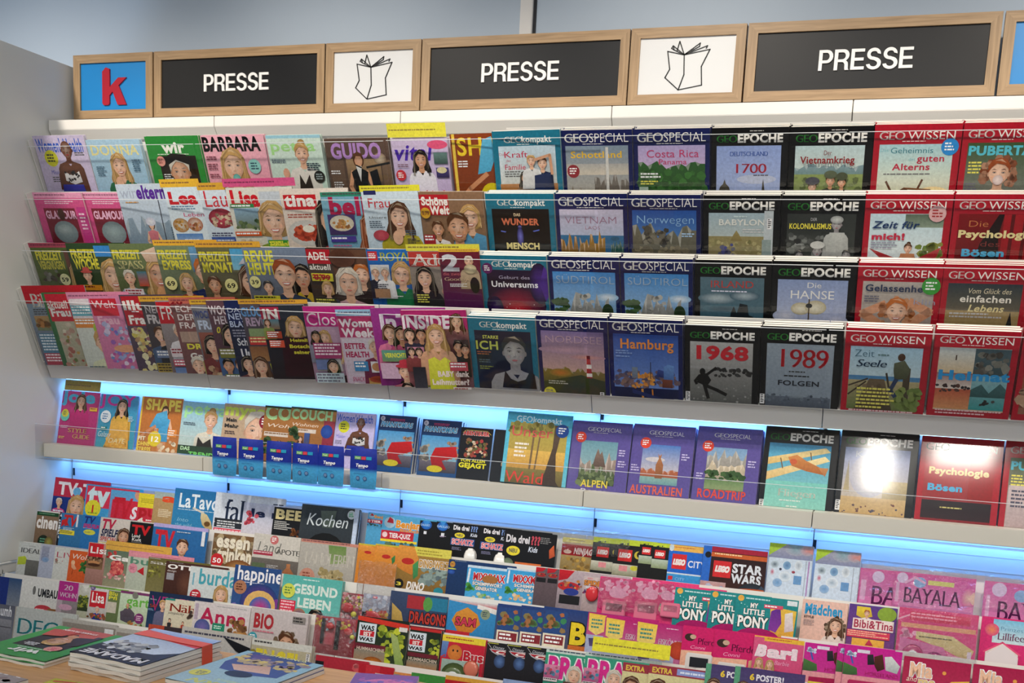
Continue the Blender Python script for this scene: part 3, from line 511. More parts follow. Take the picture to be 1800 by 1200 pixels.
(2, 2.1579, -0.0179, 0.1940, 0.2441, 0.013, 2, 0.0000, 0.0000, 'black history magazine with ancient Babylon and a stepped tower', '$ E 9fb4be c8c4ae;R 7 54 82 110 8f8458 6a6040;P 9a8c58 7c6c40 36 60 40 52 44 46 48 52 52 60;N 7 60 84 96 80 3.4 4 6c683c b3a878;N 22 64 42 82 16 4 3 3a3f8c 5a5a6a;H 20 31 62 8 dfe0d8 b BABYLON;L 40 27 20 1 cdd;L 52 44 32 2 ccc;R 80 20 92 100 b8c0c4;C 84 30;R 78 58 90 90 8a9a98'),
(2, 2.3569, -0.0177, 0.1995, 0.2443, 0.013, 2, 0.0000, 0.0000, 'black history magazine with a man in a pith helmet', '$ E 2e3230 3c403c;N 7 50 91 96 90 5 5 1c1e1e 8a8e8a;F 68 36 16 G g s b4b6b2;E 68 30 8 5 c8cac6 909290;P b8bab6 8c8e8a 60 46 78 46 84 66 80 92 58 92 56 62;F 46 70 14 G g s 3c3c3c;E 46 62 9 5 c4c4c0;F 24 76 12 G g s 777;F 82 74 12 G g s 333;H 36 27 8 4 bbb r DER;H 10 34 52 7 e8da4a b KOLONIALISMUS'),
(2, 2.5578, -0.0148, 0.2013, 0.2472, 0.013, 2, 0.0000, 0.0000, 'red self-help magazine with a woman in a red hammock', '$ W c3dbe2 dfe6e4;R 48 24 92 40 5a6a58 8a9a86;N 66 56 94 74 16 6 2 5a7a2c 8a8a3c;P b02a30 8a1f28 8 66 40 78 66 78 92 64 88 76 70 90 36 90;F 54 66 11 A n u b0603a;P c98a62 a86a48 46 72 62 72 64 84 44 84;H 10 32 54 9 1f3a66 bi Zeit für;H 10 47 40 8 c02a48 k mich!;L 10 58 34 3 99a;G 84 23 10 e0b0b0 a33'),
(2, 2.7625, -0.0147, 0.1985, 0.2473, 0.013, 2, 0.0000, 0.0000, 'red psychology magazine with red curtains and a dark silhouette', '$ W 7c0f16 5a0a10;R 58 24 92 120 a81420 7c0e16;P 1a0a0c 120608 26 100 34 60 44 40 52 24 58 24 54 50 60 100;R 66 24 70 120 5a0a10;R 80 24 84 120 5a0a10;H 18 31 24 8 c9824a t Die;H 8 43 86 9 e4d69a k Psychologie;H 34 56 24 7 8a3a34 t des;H 14 66 50 9 4ab0dc k Bösen'),
(3, 0.0229, -0.0107, 0.2150, 0.2513, 0.004, 0, 0.0611, 0.0000, 'puzzle weekly in dark green and yellow with number 59, far left of third row', 'B 5a6a3a 4a5030;I -1 -1 101 6 a8485a;T 6 10 46 14 d8cf3c k FREIZEIT;T 8 26 44 12 c8bf4a k VERGNÜGEN;N 10 40 40 60 16 5 3 8a8a80 4a3a30;G 46 54 9 e8e4b0 222 59;R 56 10 100 90 6a3f34 4a3a30;F 76 46 34 A y l a08060;Q 6 70 50 82 a02a34 fff'),
(3, 0.1665, -0.0068, 0.2150, 0.2552, 0.004, 0, 0.0611, 0.0000, 'celebrity weekly with a man in a cap and blonde woman in yellow', 'B 2f4a2c 3a3a24;T 4 9 44 13 d8cf3c k FREIZEIT;T 6 23 42 15 e0d63c k WOCHE;R 46 4 100 20 3a8ad0;F 68 50 42 A y lg b8a82e;F 24 48 18 A n h 3a5a2a c8504a;Q 6 62 44 70 d48a1e 6a1a1a;L 8 73 34 3 eee;Q 60 84 96 94 8a1a22 fff;N 20 84 44 96 12 6 3 b0a030 5a5a2a'),
(3, 0.3307, -0.0061, 0.2150, 0.2559, 0.004, 0, 0.0611, 0.0000, 'celebrity weekly with a blonde woman leaning on her hand and an older man', 'B 6a7a50 4a4a2c;T 2 9 46 13 d8cf3c k FREIZEIT;T 6 24 42 13 e4dc9a s SPASS;F 72 46 42 B y lg c8a83a;E 70 76 9 14 d9a070;P e4c8b0 c8a890 50 12 76 4 94 16 90 26 56 26;F 22 50 22 A w s 8aa4b8;R 36 40 52 62 3a7a8a c04a2c;Q 8 66 40 84 e9dfe4 a0283a'),
(3, 0.4983, -0.0054, 0.2150, 0.2566, 0.004, 0, 0.0611, 0.0000, 'celebrity weekly with a bearded man in a blue suit, number 69', 'B 7a8a6a 4a4a38;I -1 -6 101 2 e8b23a;T 2 8 48 13 d8cf3c k FREIZEIT;T 6 23 46 13 d8cf3c k EXPRESS;R 54 4 100 40 6aa0c8 4a6a84;F 72 40 36 A o sdg 22305e;F 40 56 24 A y b 9a3a3a;G 14 56 10 e8e29a 222 69;Q 8 78 46 90 8a1f2c fff;H 60 88 30 6 eee k Harry'),
(3, 0.6457, -0.0083, 0.2150, 0.2537, 0.004, 0, 0.0611, 0.0000, 'royal weekly with a dark-haired queen wearing a tiara', 'B 6a6a4c 4c3f2e;I -1 -6 101 2 e0a83a;T 2 8 48 13 d8cf3c k FREIZEIT;T 4 23 48 14 d8cf3c k MONAT;R 52 4 100 34 4aa0d0 7ab4c8;F 78 52 42 A n bg 2a1f30;P dcdce4 b0b0bc 62 26 70 18 78 12 86 18 96 26 78 24;G 44 56 10 e8e29a 222 69;F 18 56 24 B n sd 3a3f3a;Q 8 74 50 92 8a1f2c f0e4a0;G 64 92 9 a0305a fff'),
(3, 0.8047, -0.0110, 0.2058, 0.2510, 0.004, 0, 0.0611, 0.0000, 'weekly with a greying man in a blue shirt and woman', 'B 7a8aa0 4a3f38;T 2 4 46 16 e4de3c k REVUE;T 4 22 46 17 e4de3c k HEUTE;F 88 44 32 B k l c9a832;F 62 40 42 A r sg 1f2a44 8ab0d8;G 12 50 9 e8e29a 222 39;F 32 58 18 A g s 334;Q 6 70 48 84 d8cf3c 222;H 50 90 46 8 e9e4dc k Hochzeit'),
(3, 1.0109, -0.0116, 0.1948, 0.2504, 0.004, 1, 0.0000, 0.0000, 'royal weekly with an elderly woman in a pale pink jacket', 'B 4c3f38 3a2f2a;R 0 2 40 24 b0202c;T 2 6 34 12 f0ece4 b ADEL;T 2 24 36 9 e8e4dc b aktuell;R 42 2 100 50 6a4a38 4c342a;F 88 40 30 A o s 2a2220;F 64 52 40 A w b c9a0a8;E 60 14 22 14 4a2c20 5a382a;Q 4 38 40 50 d8cf3c b0202c;H 8 40 28 8 b0202c k 0,99;F 28 62 20 A y b 445;Q 4 76 40 92 3a3f2c e4dc60'),
(3, 1.2117, -0.0105, 0.1458, 0.2515, 0.004, 0, 0.0611, 0.0000, 'blue royal weekly with a short-haired blonde woman in green', 'B 2468b4 1c4f90;R 2 4 22 22 c0323c;L 4 8 16 3 fff;T 26 5 68 18 d8dc5a s ROYAL;F 68 50 42 A y b 1f7a4a;R 4 30 44 64 c9ccd0;F 14 46 20 A w s 223;F 34 46 20 A w s eee;L 6 68 34 3 334 4;R 8 78 40 96 a07a5a;L 46 92 30 1 eee'),
(3, 1.3434, -0.0055, 0.2100, 0.2565, 0.004, 0, 0.0611, 0.0000, 'royal weekly with a woman with swept-up grey-blonde hair', 'B 9a8f84 6c5f55;I -2 -6 101 3 d8d24a;R 0 4 100 24 b03a34;T 4 6 56 17 f4efe6 s Adel;F 62 56 46 A w sg d9a0a0;F 20 40 26 A k lg 2a2a2c;L 6 62 20 4 e4e060;Q 2 78 34 90 3a3f38 e8e060'),
(3, 1.4382, -0.0101, 0.1147, 0.2519, 0.004, 0, 0.0611, 0.0063, 'crimson weekly with a huge silver figure 2 and purple lower half', 'B 6a1f2c 3c1f5a;I -1 -5 101 2 e9b83a;T 6 8 44 40 c8cad0 k 2;H 4 52 46 8 d06a72 r die zwei;F 74 26 26 A w s c9b090;E 76 44 16 12 e0d4b0 b8a884;H 6 64 70 9 e4c9a8 s Goodbye;L 20 80 50 3 eee;E 84 84 12 20 14101c'),
(3, 1.5534, -0.0234, 0.1919, 0.2386, 0.013, 2, 0.0000, 0.0000, 'teal science magazine with a glowing red nebula', '$ K 1a1030 2c0a20;E 50 74 46 30 a01838 1a1030;E 52 80 22 14 d02030 801028;E 88 40 16 30 4a2a8a 1a1030;E 18 80 12 20 3a1a5a 1a1030;N 20 60 84 90 8 1 3 fff e8c8c8;H 26 29 48 5 b8b0c8 r Geburt des;H 14 37 72 9 f0eef2 b Universums;G 10 19 8 5a1f5a eee'),
(3, 1.7509, -0.0229, 0.1969, 0.2391, 0.013, 2, 0.0000, 0.0000, 'blue travel magazine with a grey massif, left of two alike', '$ S 3f86c8 a9c8de;E 82 56 16 6 dfe6ec 8ab4d8;M 24 84 104 62 26 6 a3a3a0 6a6a62;N 40 52 62 84 20 5 4 8a8a88 bcbcb6;M 66 94 104 82 10 3 2c4022 22331c;E 82 76 8 11 1f2f1a 2c4022;N 5 60 24 82 22 6 5 2f4a2a 4a6a3c;R 5 96 94 124 4a5a30 3a4a28;N 5 88 94 104 30 6 8 2c4022 5a6434;H 9 26 84 11 9fb4c8 t SÜDTIROL;Q 7 80 30 89 b83a5c fff;L 8 92 24 2 dfd84a'),
(3, 1.9511, -0.0237, 0.1934, 0.2383, 0.013, 2, 0.0000, 0.0000, 'blue travel magazine with a grey massif, right of two alike', '$ S 3f86c8 a9c8de;E 82 56 16 6 dfe6ec 8ab4d8;M 24 84 104 62 26 6 a3a3a0 6a6a62;N 40 52 62 84 20 5 4 8a8a88 bcbcb6;M 66 94 104 82 10 3 2c4022 22331c;E 82 76 8 11 1f2f1a 2c4022;N 5 60 24 82 22 6 5 2f4a2a 4a6a3c;R 5 96 94 124 4a5a30 3a4a28;N 5 88 94 104 30 6 8 2c4022 5a6434;H 9 26 84 11 9fb4c8 t SÜDTIROL;Q 7 80 30 89 b83a5c fff;L 8 92 24 2 dfd84a'),
(3, 2.1505, -0.0244, 0.1955, 0.2376, 0.013, 2, 0.0000, 0.0000, 'black history magazine with a ruined castle under storm clouds', '$ E 56707c 2c5a6c;E 30 52 26 8 b0bec4 4a6674;E 66 48 20 7 aab8c0 3c5a6a;E 40 66 30 6 2c4a5c 4a7080;P 1c242a 12181c 46 100 48 72 52 62 56 72 60 58 70 60 72 74 78 76 84 100;M 7 91 110 84 8 4 20303a 161f26;H 20 27 58 10 b8423c r IRLAND;L 22 41 50 1 dde'),
(3, 2.3484, -0.0234, 0.2051, 0.2386, 0.013, 2, 0.0000, 0.0000, 'black history magazine with an old sailing ship among clouds', '$ E 8b9cc4 b9bcd0;E 18 70 16 8 d3d2dc a3acc8;E 80 76 14 9 cfcddc a3acc8;P a8743c 6a4524 30 76 38 84 62 80 70 84 62 98 36 98;E 36 60 12 8 e4dfcc b8ac8c;E 54 58 13 9 e4dfcc b8ac8c;Z 1.6 4a3a24 46 48 46 84;E 46 56 4 3 333;H 42 26 18 7 eceae8 r Die;H 22 36 54 11 eceae8 r HANSE'),
(3, 2.5568, -0.0235, 0.1973, 0.2385, 0.013, 2, 0.0000, 0.0000, 'red self-help magazine with a curly orange-haired woman lying back', '$ W b4aca4 8c8078;Z 11 c98f6c 34 82 10 66 34 54;Z 11 c98f6c 62 82 88 62 66 50;F 50 62 30 A o cg 8a8078;H 10 27 78 9 2c3a58 b Gelassenheit;L 10 42 20 3 667;H 68 44 28 8 9a9ab0 t klin;G 88 28 11 3f9a3c fff'),
(3, 2.7555, -0.0236, 0.1962, 0.2384, 0.013, 2, 0.0000, 0.0000, 'red self-help magazine with a person lying beside a closed parasol', '$ W 2f3b42 8a7a56;R 7 58 92 120 a08a5c 806c44;H 30 29 50 7 ddd2b0 ri Vom Glück des;H 22 38 60 9 eee9dc b einfachen;H 32 50 42 9 e0d29a bi Lebens;L 12 61 66 2 bbb 4;Z 3 4a2a20 20 80 34 84 52 84;E 22 78 3 3 5a3020;P 22282a 1c2022 78 80 82 58 86 80'),
(4, 0.0345, 0.0050, 0.2250, 0.2665, 0.003, 0, 0.1134, 0.0000, "women's weekly with a rounded red corner, leftmost of the fourth row", 'B 8aa0b0 5a5a6c;R 0 0 100 26 b8202c;T 8 10 34 22 ede8e0 s Bild;L 8 34 30 3 444;R 6 44 40 66 b08a5a 6a7a5a;N 8 48 38 62 14 6 3 c08040 7a5a30;Q 4 70 40 100 4a7a96 dfe8ee;Q 4 100 46 118 a8384c f4e4e8'),
(4, 0.1059, -0.0155, 0.2150, 0.2460, 0.003, 0, 0.1134, 0.0000, "women's weekly with a green frame and beetle stickers", 'B 3f7a48 2f5f3a;R 4 2 46 44 c8283a;T 4 12 34 12 f0ece6 b aktuell;T 6 24 34 12 f0ece6 k Frau;R 8 44 92 130 b9b49c 9a967c;N 10 46 70 120 60 5 6 9a4030 d8d4c0;N 12 48 68 118 20 4 8 4a6a3a c89a50'),
(4, 0.2031, -0.0199, 0.2150, 0.2416, 0.003, 0, 0.1134, 0.0000, "women's magazine with a smiling blonde woman in a pale green collar", 'B dfe3dc c9cfc4;I -1 -4 101 8 d98aa8;R 2 6 40 38 e4d8dc;Q 0 16 42 32 6ab0c0 fff;Q 0 36 42 50 e08a3c fff;G 40 52 12 a8c84a 5a7a2a;F 40 74 36 A y sg d8dcb8;L 4 110 30 3 567'),
(4, 0.2804, -0.0212, 0.2150, 0.2403, 0.003, 0, 0.1134, 0.0000, "pink women's weekly with butterfly and flower stickers", 'B d888ac c8709a;R 2 4 44 30 c8283a;T 4 6 36 12 f0d4dc r Welt;T 6 30 36 12 e9b4c8 k Frau;N 12 42 70 124 60 5 4 e9d4e4 5a8ac8;N 12 42 70 124 26 4 7 c04a8a 7a6ac0;E 40 80 20 6 e0a07a'),
(4, 0.3995, -0.0139, 0.2150, 0.2476, 0.003, 0, 0.1134, 0.0000, "women's weekly with a red masthead and yellow flower stickers", 'B 5a4a5c 4a3a4c;R 2 2 44 46 b82430;T 2 8 36 14 f0ece6 k illu;L 14 24 18 1 fff;T 6 30 36 13 f4f0ea k Frau;N 8 48 60 124 46 7 5 c8b84a e4e0c4;N 8 48 60 124 30 4 9 8a4a6c d8c060'),
(4, 0.4727, -0.0331, 0.2150, 0.2284, 0.003, 0, 0.1134, 0.0000, "dark women's weekly with two faces beneath grey lettering", 'B 4c4448 3a3438;I -1 -8 101 0 dca83a;T 4 6 34 11 b9b2b4 b NEUE;T 4 19 40 13 c8c2c4 k FRAU;F 20 50 24 A n sg 445a7a;F 36 46 26 B k b 2a2a30;Q 6 72 40 84 6a7a9a eee;Q 2 92 44 120 a08a3c 3a2a1a'),
(4, 0.5279, -0.0278, 0.2150, 0.2337, 0.003, 0, 0.1134, 0.0000, "red-topped women's weekly with a royal couple in white", 'B a8a0a0 6a5a5c;R 0 2 60 34 c0202c;T 3 8 50 20 f0ece6 r FRAU;F 26 46 20 A w u e4e0e4;F 40 60 18 A n s 556;Q 6 70 40 84 dcd0d4 8a2030;Q 6 88 30 98 c0405a fff;R 6 100 46 124 5a7ab0 8a9ac0'),
(4, 0.5804, -0.0296, 0.2150, 0.2319, 0.003, 0, 0.1134, 0.0000, "women's weekly with a large number 20 strip and yellow word DRA", 'B 8a5a58 6a4444;I -1 -6 101 3 c86a5a;H 0 -4 20 8 8a1a24 k 20;T 6 6 40 9 e8dcd8 b ECHO;T 6 18 28 9 e8dcd8 b DER;T 6 30 40 9 e8dcd8 b FRAU;R 4 44 50 60 b09484;H 10 62 36 8 e4dc4a k DRA;H 12 76 34 9 e4e0d8 k Grab;F 22 96 26 A w s 6a8ac0;R 30 88 50 124 a0a060'),
(4, 0.6527, -0.0379, 0.2150, 0.2236, 0.003, 0, 0.1134, 0.0000, "women's weekly with blue lettering below a yellow strip", 'B 8a8a92 5a5058;I -1 -8 101 -1 e0b03a;T 2 8 30 11 3a4a8a b WOCHE;T 4 22 40 13 c8d4e8 k FRAU;R 2 40 40 80 9a5a4a 6a3a34;F 20 60 26 A k b 7a3a3a;N 4 84 40 120 20 6 3 8a4a3c c8b08a'),
(4, 0.7088, -0.0219, 0.2150, 0.2396, 0.003, 0, 0.1134, 0.0000, "women's weekly with a dark-haired woman below white and maroon lettering", 'B 6a4a54 4a343c;T 2 7 42 13 e4d8dc b WOCHE;T 6 22 40 12 d8ccd2 b HEUTE;H 6 38 22 9 d8cc3a bi 0,89;F 28 52 30 A k b 4a6a9a;Q 4 70 44 84 7a7a3a eee;F 34 96 22 A n s 556;F 14 96 20 B k s 8a3a3a;Q 6 108 40 122 6a7a4a fff'),
(4, 0.7703, -0.0200, 0.2150, 0.2415, 0.003, 0, 0.1134, 0.0000, 'dark blue weekly with a crest-shaped masthead and word Unfall', 'B 2a2f4a 22263c;E 16 16 20 18 1f2a5a;T 2 10 26 7 c8d0e8 r DAS;T 2 18 34 9 c8d4f0 b NEUE;T 2 29 34 9 c8d4f0 b BLATT;L 4 42 34 3 99a 4;H 8 54 30 11 e4e4ea b Schwe;H 10 70 34 13 e4e4ea k Unfall;F 18 94 22 A k b 6a3a3a;L 6 112 34 3 ccc 4'),
(4, 0.8235, -0.0267, 0.2150, 0.2348, 0.004, 0, 0.1134, 0.0007, 'weekly with a yellow car and number 131 on the cover', 'B 5a5058 44404c;I -1 -5 101 1 e0a83a;T 0 6 44 12 6aa0d8 k GLÜCKS;T 4 20 40 12 b8a0b8 k REVUE;R 6 36 44 50 8aa070;Q 4 48 44 60 c83a3a f0e0a0;R 2 62 44 84 8a5a3c a87a4c;F 14 92 24 A n l 3a2a2a;P c9c83a 9a9a1f 28 88 36 80 48 80 56 92 54 100 30 100;H 34 106 38 13 e9e9ee k 1311;L 4 108 24 3 ccc'),
(4, 0.8903, -0.0296, 0.1406, 0.2319, 0.005, 0, 0.1134, 0.0093, 'weekly with white lettering and a serious blonde woman on black', 'B 2c3440 241a20;R 0 4 42 32 b02a4a;T 4 8 36 22 f0ece8 k IN;F 72 50 42 A y b 3a1420;R 2 30 38 52 5a8a9a 8a6a4c;F 12 38 14 A n b 8a9a50;Q 6 56 40 72 b0442c fff;Q 8 76 42 92 d8543a fff;H 56 72 40 7 d8cf3c k Heimli;H 52 85 46 8 d8cf3c k Botsch;H 60 98 36 8 d8cf3c k seiner;L 62 112 30 2 c04a5a;R 44 70 100 130 3a0f1c 2c0a16;H 56 72 40 7 d8cf3c k Heimli;H 52 85 46 8 d8cf3c k Botsch;H 60 98 36 8 d8cf3c k seiner'),
(4, 1.0337, -0.0283, 0.2200, 0.2332, 0.004, 0, 0.1134, 0.0000, "magenta-topped celebrity weekly with half a blonde woman's face", 'B c8a8c0 9a7a90;R 0 0 100 28 c02a80;T 2 8 62 18 f0dce8 r Closer;F 24 44 18 A y l e4e0e0;F 12 42 14 B k l 889;Q 6 50 50 72 a03a6a f4e4ec;R 6 74 34 88 6a7aa8;F 30 84 18 A k b 334;F 72 58 50 A y b 1a1a22;Q 4 92 44 116 b0c4cc 667;E 16 112 9 6 b0a060;E 34 112 9 6 8aa068;Q 4 118 44 126 5ab0d8 fff;H 48 96 30 10 d8d03c k ZO'),
(4, 1.1403, -0.0366, 0.2150, 0.2249, 0.004, 0, 0.1134, 0.0000, "pink women's weekly with dinner plates and words BETTER HEALTH", 'B d9c4d4 c8a8bc;I -1 -1 101 8 9ac4e0;R 0 8 60 38 b83a6c;T 2 12 56 11 f4eaf0 k Woman;T 4 25 56 12 f4eaf0 k Weekly;R 2 40 60 126 d8ccd8 c4b4c8;H 4 46 30 8 b02a5a k BETTER;H 4 58 34 8 b02a5a k HEALTH;F 48 52 22 A w s 7a3050;Q 14 72 34 86 3a8ac0 fff;R 38 72 56 88 dfe0e4;E 46 80 7 6 c08a60;E 14 112 11 9 e9e6e0 90a070;R 32 96 58 120 b08a54 c8a850;E 46 98 13 5 7a2a20 a0442c;H 8 94 18 7 c04a7a ri SNACK'),
(4, 1.2504, -0.0259, 0.2200, 0.2356, 0.004, 0, 0.1134, 0.0000, 'purple celebrity weekly with a woman in pink and a man in a cap', 'B a03a90 7a2a70;T 10 8 60 20 e8dcea k InTo;F 22 34 20 A n bg e07aa0;F 38 36 20 B k lg c0507a;F 66 60 48 A y b 1a161c;R 8 56 50 72 5a9a8a 6a8a60;H 12 60 34 6 d8dc50 k VERNICHTET;R 4 74 30 96 c8a8c0;F 38 86 24 A n h a05a6a c03a4a;F 38 112 20 A k s 444;Q 14 116 46 126 c88ac0 fff;H 54 88 24 9 d8cf3c k BL;H 54 104 26 10 d8cf3c k HOL'),
(4, 1.3425, -0.0299, 0.1907, 0.2316, 0.006, 0, 0.1134, 0.0010, 'celebrity weekly with a blonde woman in a long yellow dress', 'B 9a6a5c 7c4c54;R 0 0 100 30 b02a6c;T 0 8 74 20 f0e8ee k INSIDE;F 84 18 20 A n l 8a5a5a;F 10 38 18 A k b 334;F 28 38 18 B k s 334;R 4 56 30 80 c88a9c a05a70;F 10 64 12 A k b 844;F 22 64 12 A k b 844;R 78 44 100 82 4a3a38 332826;F 84 56 18 B k s 222;F 94 60 16 B k s 222;F 52 38 30 A y lg d9a684;P d8d84a b8bc34 36 74 46 70 54 76 62 70 70 76 76 126 34 126;R 10 86 30 120 26262e 3a3a44;Q 68 78 96 92 c04a5a fff;H 48 92 48 9 ecdcd8 k BABY dank;H 38 105 58 9 ecdcd8 k Leihmutter?;Q 70 118 98 124 e4d8d8 a66'),
(4, 1.5336, -0.0462, 0.1968, 0.2153, 0.013, 2, 0.0000, 0.0000, 'teal science magazine with a grey portrait and lime word ICH', '$ K 1b2036 161a2c 112;H 8 28 10 5 3a4050 r DAS;H 20 28 24 5 c8cc5a b STARKE;H 8 36 36 13 c8cf5a b ICH;F 66 52 42 G g s 9a9a9e;P 141620 0e1018 50 80 58 92 68 96 80 92 88 78 94 84 96 106 44 106;L 10 52 24 2 a8603a;L 12 64 22 2 567;L 12 74 22 2 8a8f3a;L 10 116 78 2 8ac0d0 3.4'),
(4, 1.7347, -0.0388, 0.1980, 0.2227, 0.013, 2, 0.0000, 0.0000, 'dark blue travel magazine with a lighthouse on grassy dunes at sunset', '$ S 7a6a9a e0b49a;E 40 48 40 6 c8a0b0 a88aa0;E 70 58 26 4 d89a8a b08a98;R 5 80 94 128 5a6028 33381c;M 5 94 100 78 8 3 8a7430 4c5224;E 30 82 16 6 c8742c 8a7430;P 3a4420 2c3418 5 128 5 96 60 84 94 92 94 128;P b83a34 9a2c2c 68 88 69 60 74 60 76 88;R 68.5 68 75.5 74 e9e4dc;R 68 81 76 86 e9e4dc;R 69 55 74 60 6a2020;H 10 27 82 11 b89aa8 t NORDSEE;G 13 113 9 d8d040 667;L 12 94 30 2 bba;C 86 108'),
(4, 1.9376, -0.0392, 0.1974, 0.2223, 0.013, 2, 0.0000, 0.0000, 'dark blue travel magazine with a night harbour and word Hamburg', '$ S 2a4fa0 6f8fd0;R 5 98 94 128 141c46 0f1638;N 5 74 94 96 70 5 3 8a6a5c 3a4068;N 30 76 60 98 30 3.4 5 e0a04a c87a30;P 3a4a8a 2a3468 64 80 66 70 76 72 77 82;P 6a94d0 3a5a9a 74 66 80 62 88 64 88 90 74 90;R 30 68 38 84 7a8a9c 6a7080;R 72 84 86 96 7a4434 5c3028;Z 1 334 56 60 56 84;Z 3 d09040 44 100 45 118;Z 2 c87a30 58 100 59 116;P 22306a 18224c 30 100 94 118 94 122 30 106;H 14 27 74 14 e89048 b Hamburg;L 8 44 26 2 8aa8dc;L 8 52 22 1 8aa8dc;C 88 112'),
(4, 2.1409, -0.0484, 0.1937, 0.2131, 0.013, 2, 0.0000, 0.0000, 'black history magazine with red number 1968 over a grey street scene', '$ E b2b2b0 6e7072 110;R 7 62 91 110 8a8a88 565856;R 7 40 91 58 a8a8a6 949492;N 40 60 90 72 30 3.5 5 1c1c1c 3a3a3a;N 7 78 90 108 24 2 8 9a9a98 707270;E 24 66 4 5 0e0e0e;P 121212 0c0c0c 20 70 30 68 36 78 30 88 22 84 16 82;Z 3.6 0e0e0e 30 70 42 60;Z 3.6 0e0e0e 20 72 14 80 16 84;Z 4.6 101010 28 86 44 92 56 98;Z 4.6 101010 27 86 32 104;H 10 28 76 19 c22430 k 1968;C 1 96'),
(4, 2.3385, -0.0436, 0.1977, 0.2179, 0.013, 2, 0.0000, 0.0000, 'black history magazine with red number 1989 on grey-blue', '$ E 93a0ac 7f8c9a 112;R 7 96 90 112 5c6674 454e5c;N 7 94 90 102 40 2.4 4 39424e 6a7684;R 38 93 56 98 8a96a2 6c7884;H 18 28 66 27 c8242e s 1989;L 36 60 30 1 333;L 30 66 36 1 222;H 22 73 54 7 23262e b FOLGEN;C 0 94'),
(4, 2.5436, -0.0398, 0.2005, 0.2217, 0.013, 2, 0.0000, 0.0000, 'red self-help magazine with a person on a post at a boardwalk', '$ W a3c6da c8d4d0;R 7 62 92 70 3f78a8 5a8aac;R 7 68 92 108 a89c74 5a6a38;P 6a5a44 44382a 16 108 32 66 50 66 62 108;N 16 70 60 106 20 3 5 8a765a 4a3c2c;Z 2 3c3226 8 76 30 66;Z 2 3c3226 8 88 28 70;Z 2.4 3c3226 52 58 56 76;R 72 50 80 108 4a4030 3a3224;N 64 76 92 106 30 6 7 5a7034 7c8a4a;E 68 36 4.4 5 4a3222;P 5a5f48 40452f 60 44 72 40 80 52 76 64 62 66 60 54;Z 5 2c3a58 64 66 58 80 64 88;H 12 27 24 10 4c7488 t Zeit;L 40 33 14 1 577;H 14 40 36 10 23405c si Seele;L 18 78 48 6 d8d060 5;L 10 108 80 2 e0b8bc 4'),
(4, 2.7520, -0.0356, 0.1900, 0.2259, 0.013, 2, 0.0000, 0.0000, 'red self-help magazine with four landscape photos and blue word Heimat', '$ W c8c2ac c9b494;R 7 24 50 58 c9d2d2 d0b890;R 50 24 92 60 4a6068 38484c;N 54 30 90 56 22 6 4 8a8a80 3a3430;R 7 58 50 80 8a5a58 d9cfc4;R 50 60 92 108 8ab0b8 2f8a8a;R 7 80 50 108 b0543c c88a5c;P 3f6468 2c5050 50 80 62 72 72 84 84 70 92 78 92 90 50 90;N 8 74 48 84 18 3 5 23252a 5a3a30;N 64 90 80 104 8 3 3 222 444;Z 1.6 4a3a30 28 34 28 40;H 8 54 86 13 2a90cc k Heimat;L 10 109 80 2 e0b8bc 4'),
(4, 2.9482, -0.0346, 0.1791, 0.2269, 0.013, 2, 0.0000, 0.0000, 'red self-help magazine ending the fourth row at the right edge', '$ W b08a6a 8a5a48;R 7 60 92 108 9a5a40 6c3a2c;N 7 60 92 100 30 8 4 8a5a48 c8a88a'),
(5, 0.0114, -0.0019, 0.1519, 0.1791, 0.005, 0, 0.0000, 0.0000, 'magenta fashion magazine with a woman in a pink suit and gold top card', 'B c83a84 b02c70;I 2 -24 98 -2 b8a24a;T 3 4 86 20 4ab8e0 kl joie;F 52 22 26 A n l c8287a a81f64;E 14 56 12 12 6ac8b8;G 14 50 9 d8d040 364;Q 78 34 98 42 e9b83a 834;L 6 78 22 2 f0c8e0;H 26 82 50 10 ecd07a s STYLE;H 40 95 46 10 ecd07a s GUIDE;L 4 102 20 2 e8c86a'),
(5, 0.1682, -0.0044, 0.1501, 0.1766, 0.005, 0, 0.0000, 0.0000, 'turquoise fashion magazine with a woman in a yellow dress', 'B 3a9ad0 3fa0b8;T 2 4 92 20 d02c9c bl JOY;F 60 26 28 A k l e8b84a;P ecb850 e0a040 36 58 80 58 84 80 90 130 20 130 34 84;N 26 96 86 128 30 7 4 f0c868 dc9c3a;G 20 50 14 e4eef4 3a7ab0;H 4 82 34 13 d0e8ec ri Galaxy;L 80 46 16 4 c8e8f4;Q 10 72 26 80 2a8a8a fff;H 34 96 44 11 f0e4b8 ri DATE'),
(5, 0.3315, -0.0025, 0.1600, 0.1785, 0.006, 0, 0.0000, 0.0000, 'sandy fitness magazine with a woman in a blue dress and number 12', 'B c0702c b8743a;R 0 0 4 130 ecc84a;T 12 4 84 22 f4dc5a k SHAPE;W 60 16 124 A n 4aa8dc c98a62;P 5ab4e0 3a94c8 40 34 64 26 70 52 50 64 26 62;Z 6 c98a62 40 60 18 74 8 84;G 42 86 16 e0c82a fff 12;H 2 82 18 8 f4ecd0 k FIT;H 2 93 30 8 ecd25a k OHNE;H 2 104 34 9 ecd25a k STRESS;N 46 90 98 126 24 6 3 e8dcc0 b87a3c;Q 72 64 94 80 e08a3a fff'),
(5, 0.5021, -0.0102, 0.1700, 0.1708, 0.005, 0, 0.0873, 0.0000, 'beach-blue magazine with a blonde woman in a dark top and word TREND', 'B 8ac8e4 c8d4c8;T 4 6 90 18 a8e8a4 bl petra;F 62 34 32 A y ug e0dccc;P 241f1c 1a1614 40 66 52 78 66 68 72 90 38 90;G 88 72 9 1c1f1c 9aa;L 6 40 28 2 567;R 0 84 80 130 1f3a2a 2a5a34;H 6 86 20 7 b8e0b0 k DAS;H 24 95 54 9 6cc864 k TREND'),
